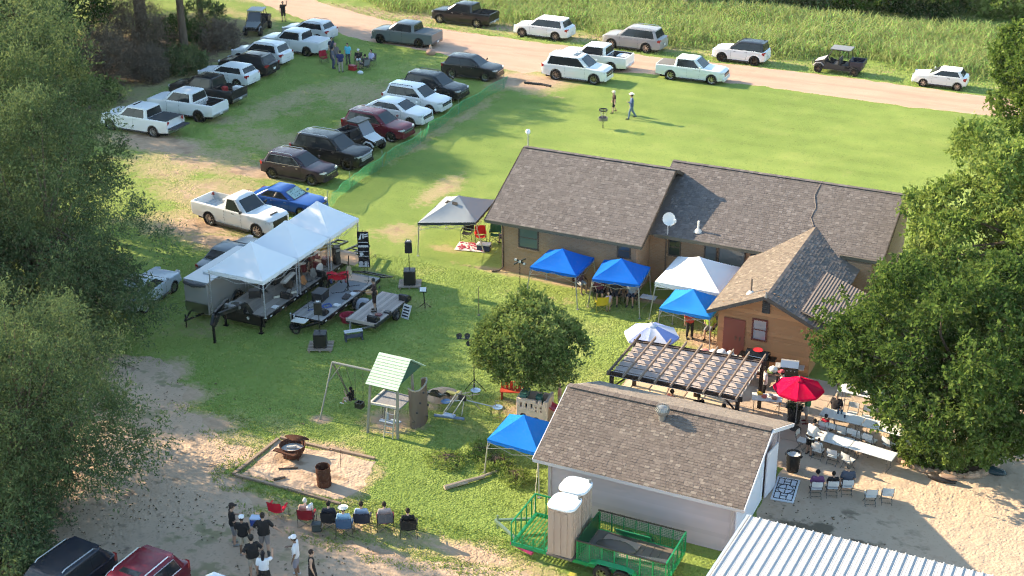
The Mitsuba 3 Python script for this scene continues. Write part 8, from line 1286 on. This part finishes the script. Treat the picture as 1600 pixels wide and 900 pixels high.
for y in np.linspace(Y0 + .4, Y1 - .4, 4): ut.part('gate_bar', MB().bx(X1 - .03, X1 + .01, y - .02, y + .02, .5, 1.32).bx(X0 - .01, X0 + .03, y - .02, y + .02, .5, 1.32), ('m_metal', GR))
for a, b in (((-16.4, Y0 + .06), (X1, Y0 + .06)), ((-16.4, Y1 - .06), (X1, Y1 - .06)), ((X1 - .02, Y0 + .1), (X1 - .02, Y1 - .1)), ((X0, Y0 + .05), (-17.6, Y0 + .05))): ut.part('mesh_side', meshwall(a, b, .52, 1.30 if a[0] > -17 else .85), ('m_metal', GRD))
ut.part('front_partition', MB().bx(-16.4, -16.36, Y0 + .1, Y1 - .1, .52, 1.3), ('m_metal', (.012, .10, .045)))
ut.part('tongue', MB().bar((X0, Y0 + .4, .42), (-20.2, 40.8, .45), .09, .1).bar((X0, Y1 - .4, .42), (-20.2, 40.8, .45), .09, .1).cyl((-20.1, 40.8, .1), .04, .6, 8), ('m_metal', (.22, .30, .22)))
ut.part('fender', MB().grid(np.array([[(x, yy, z) for yy in (Y0 - .28, Y0)] for x, z in ((-15.95, .42), (-15.75, .72), (-15.5, .80), (-14.35, .80), (-14.1, .72), (-13.9, .42))])), ('m_metal', (.02, .30, .12)))
for x in (-15.3, -14.55):
    for y in (Y0 - .14, Y1 + .14): wheel_on(ut, x, y, .34, .2)
ut.part('ramp_bar', MB().bar((-19.1, 39.9, .32), (-18.1, 39.62, .30), .12, .10), ('m_metal', (.50, .06, .20)), label='bright pink bar at the front corner of the green trailer')
ut.part('junk_board', MB().box((-14.2, 40.6, .62), (2.0, .28, .05), rotz(.18)).box((-15.2, 41.3, .60), (1.4, .4, .05), rotz(-.1)), ('m_matte', (.33, .24, .19))); bag('brown tarpaulin bundle on the floor of the green trailer', -15.3, 40.9, .53, (1.5, .7, .3), (.10, .08, .065), cat='tarpaulin', name='tarpaulin', seed=80)
for x in (-15.9, -15.2): ut.part('side_flap', MB().box((x + .6, Y1 - .16, .72), (.7, .03, .30), rotx(.5)), ('m_metal', (.03, .34, .14)))
def toilet(label, x, y):
    t = Thing('portable_toilet', label, 'portable toilet', mat4((x, y, .52))); TAN_ = (.35, .28, .225)
    t.part('cabin', rbox((0, 0, 1.05), (.98, .94, 2.08), .05), ('m_plastic', TAN_), 40)
    for k in range(3): t.part('wall_rib', MB().bx(-.36 + k * .26, -.22 + k * .26, -.485, -.468, .1, 1.95), ('m_plastic', np.array(TAN_) * .98)); t.part('side_rib', MB().bx(.482, .497, -.36 + k * .26, -.22 + k * .26, .1, 1.95), ('m_plastic', np.array(TAN_) * .985))
    t.part('door', MB().bx(-.51, -.485, -.35, .35, .06, 1.95), ('m_plastic', np.array(TAN_) * .9)); t.part('base', rbox((0, 0, .02), (1.06, 1.02, .1), .03), ('m_plastic', (.10, .09, .08)), 40)
    q = np.linspace(0, 2 * math.pi, 33)[:-1]; P = []
    for r, z in ((1.0, 2.05), (1.06, 2.08), (1.06, 2.13), (1.0, 2.165), (.93, 2.16), (.6, 2.21), (.25, 2.235), (.01, 2.24)): P.append([(.53 * r * np.sign(math.cos(a)) * abs(math.cos(a)) ** .55, .52 * r * np.sign(math.sin(a)) * abs(math.sin(a)) ** .55, z) for a in q])
    t.part('roof', MB().grid(np.array(P), close=True), ('m_plastic', (.64, .70, .73)), 35); t.part('vent_stack', MB().cyl((.42, .34, 2.1), .055, .2, 10), ('m_plastic', (.16, .17, .17)))
toilet('tan portable toilet with a white roof, the nearer of the two on the trailer', -16.98, 40.0); toilet('tan portable toilet with a white roof against the garage, behind the other one', -17.05, 41.18)
single('guy_rope', MB().tube([(-19.75, 43.8, 1.85), (-19.3, 42.4, .05)], .014, 5), ('m_fabric', (.5, .45, .36)), 'pale rope running from the blue canopy to the ground at the corner of the garage', 'rope')
single('crushed_box', rbox((-12.2, 40.9, .06), (.6, .25, .1), .03), ('m_matte', (.50, .43, .16)), 'yellowish crushed box on the ground behind the green trailer', 'box', smooth=40); single('yellow_chock', rbox((-16.3, 39.2, .12), (.3, .25, .22), .05), ('m_plastic', (.35, .31, .05)), 'yellow wheel chock beside the green trailer', 'chock', smooth=40)
# ends of the boxes in the black pickup's bed
box_thing('storage_box', 'white box in the bed of the black pickup of the row by the woods', 'box', (-61.1, 82.0, .95), (.7, .45, .3), (.6, .6, .58)); box_thing('storage_box', 'red crate in the bed of the black pickup of the row by the woods', 'crate', (-62.0, 81.6, .88), (.35, .35, .35), (.40, .04, .04)); box_thing('storage_box', 'white box in the bed of the white pickup behind the large white suv', 'box', (-38.6, 101.4, .85), (.8, .9, .4), (.62, .62, .6))
# ---------------------------------------------------------------- the faintly hazy evening air
Thing('haze', kind='stuff'); scene['haze'] = {'type': 'cube', 'to_world': T().translate([0, 190, 20]).scale([520, 520, 21.5]), 'bsdf': {'type': 'null'}, 'interior': {'type': 'ref', 'id': 'air'}}
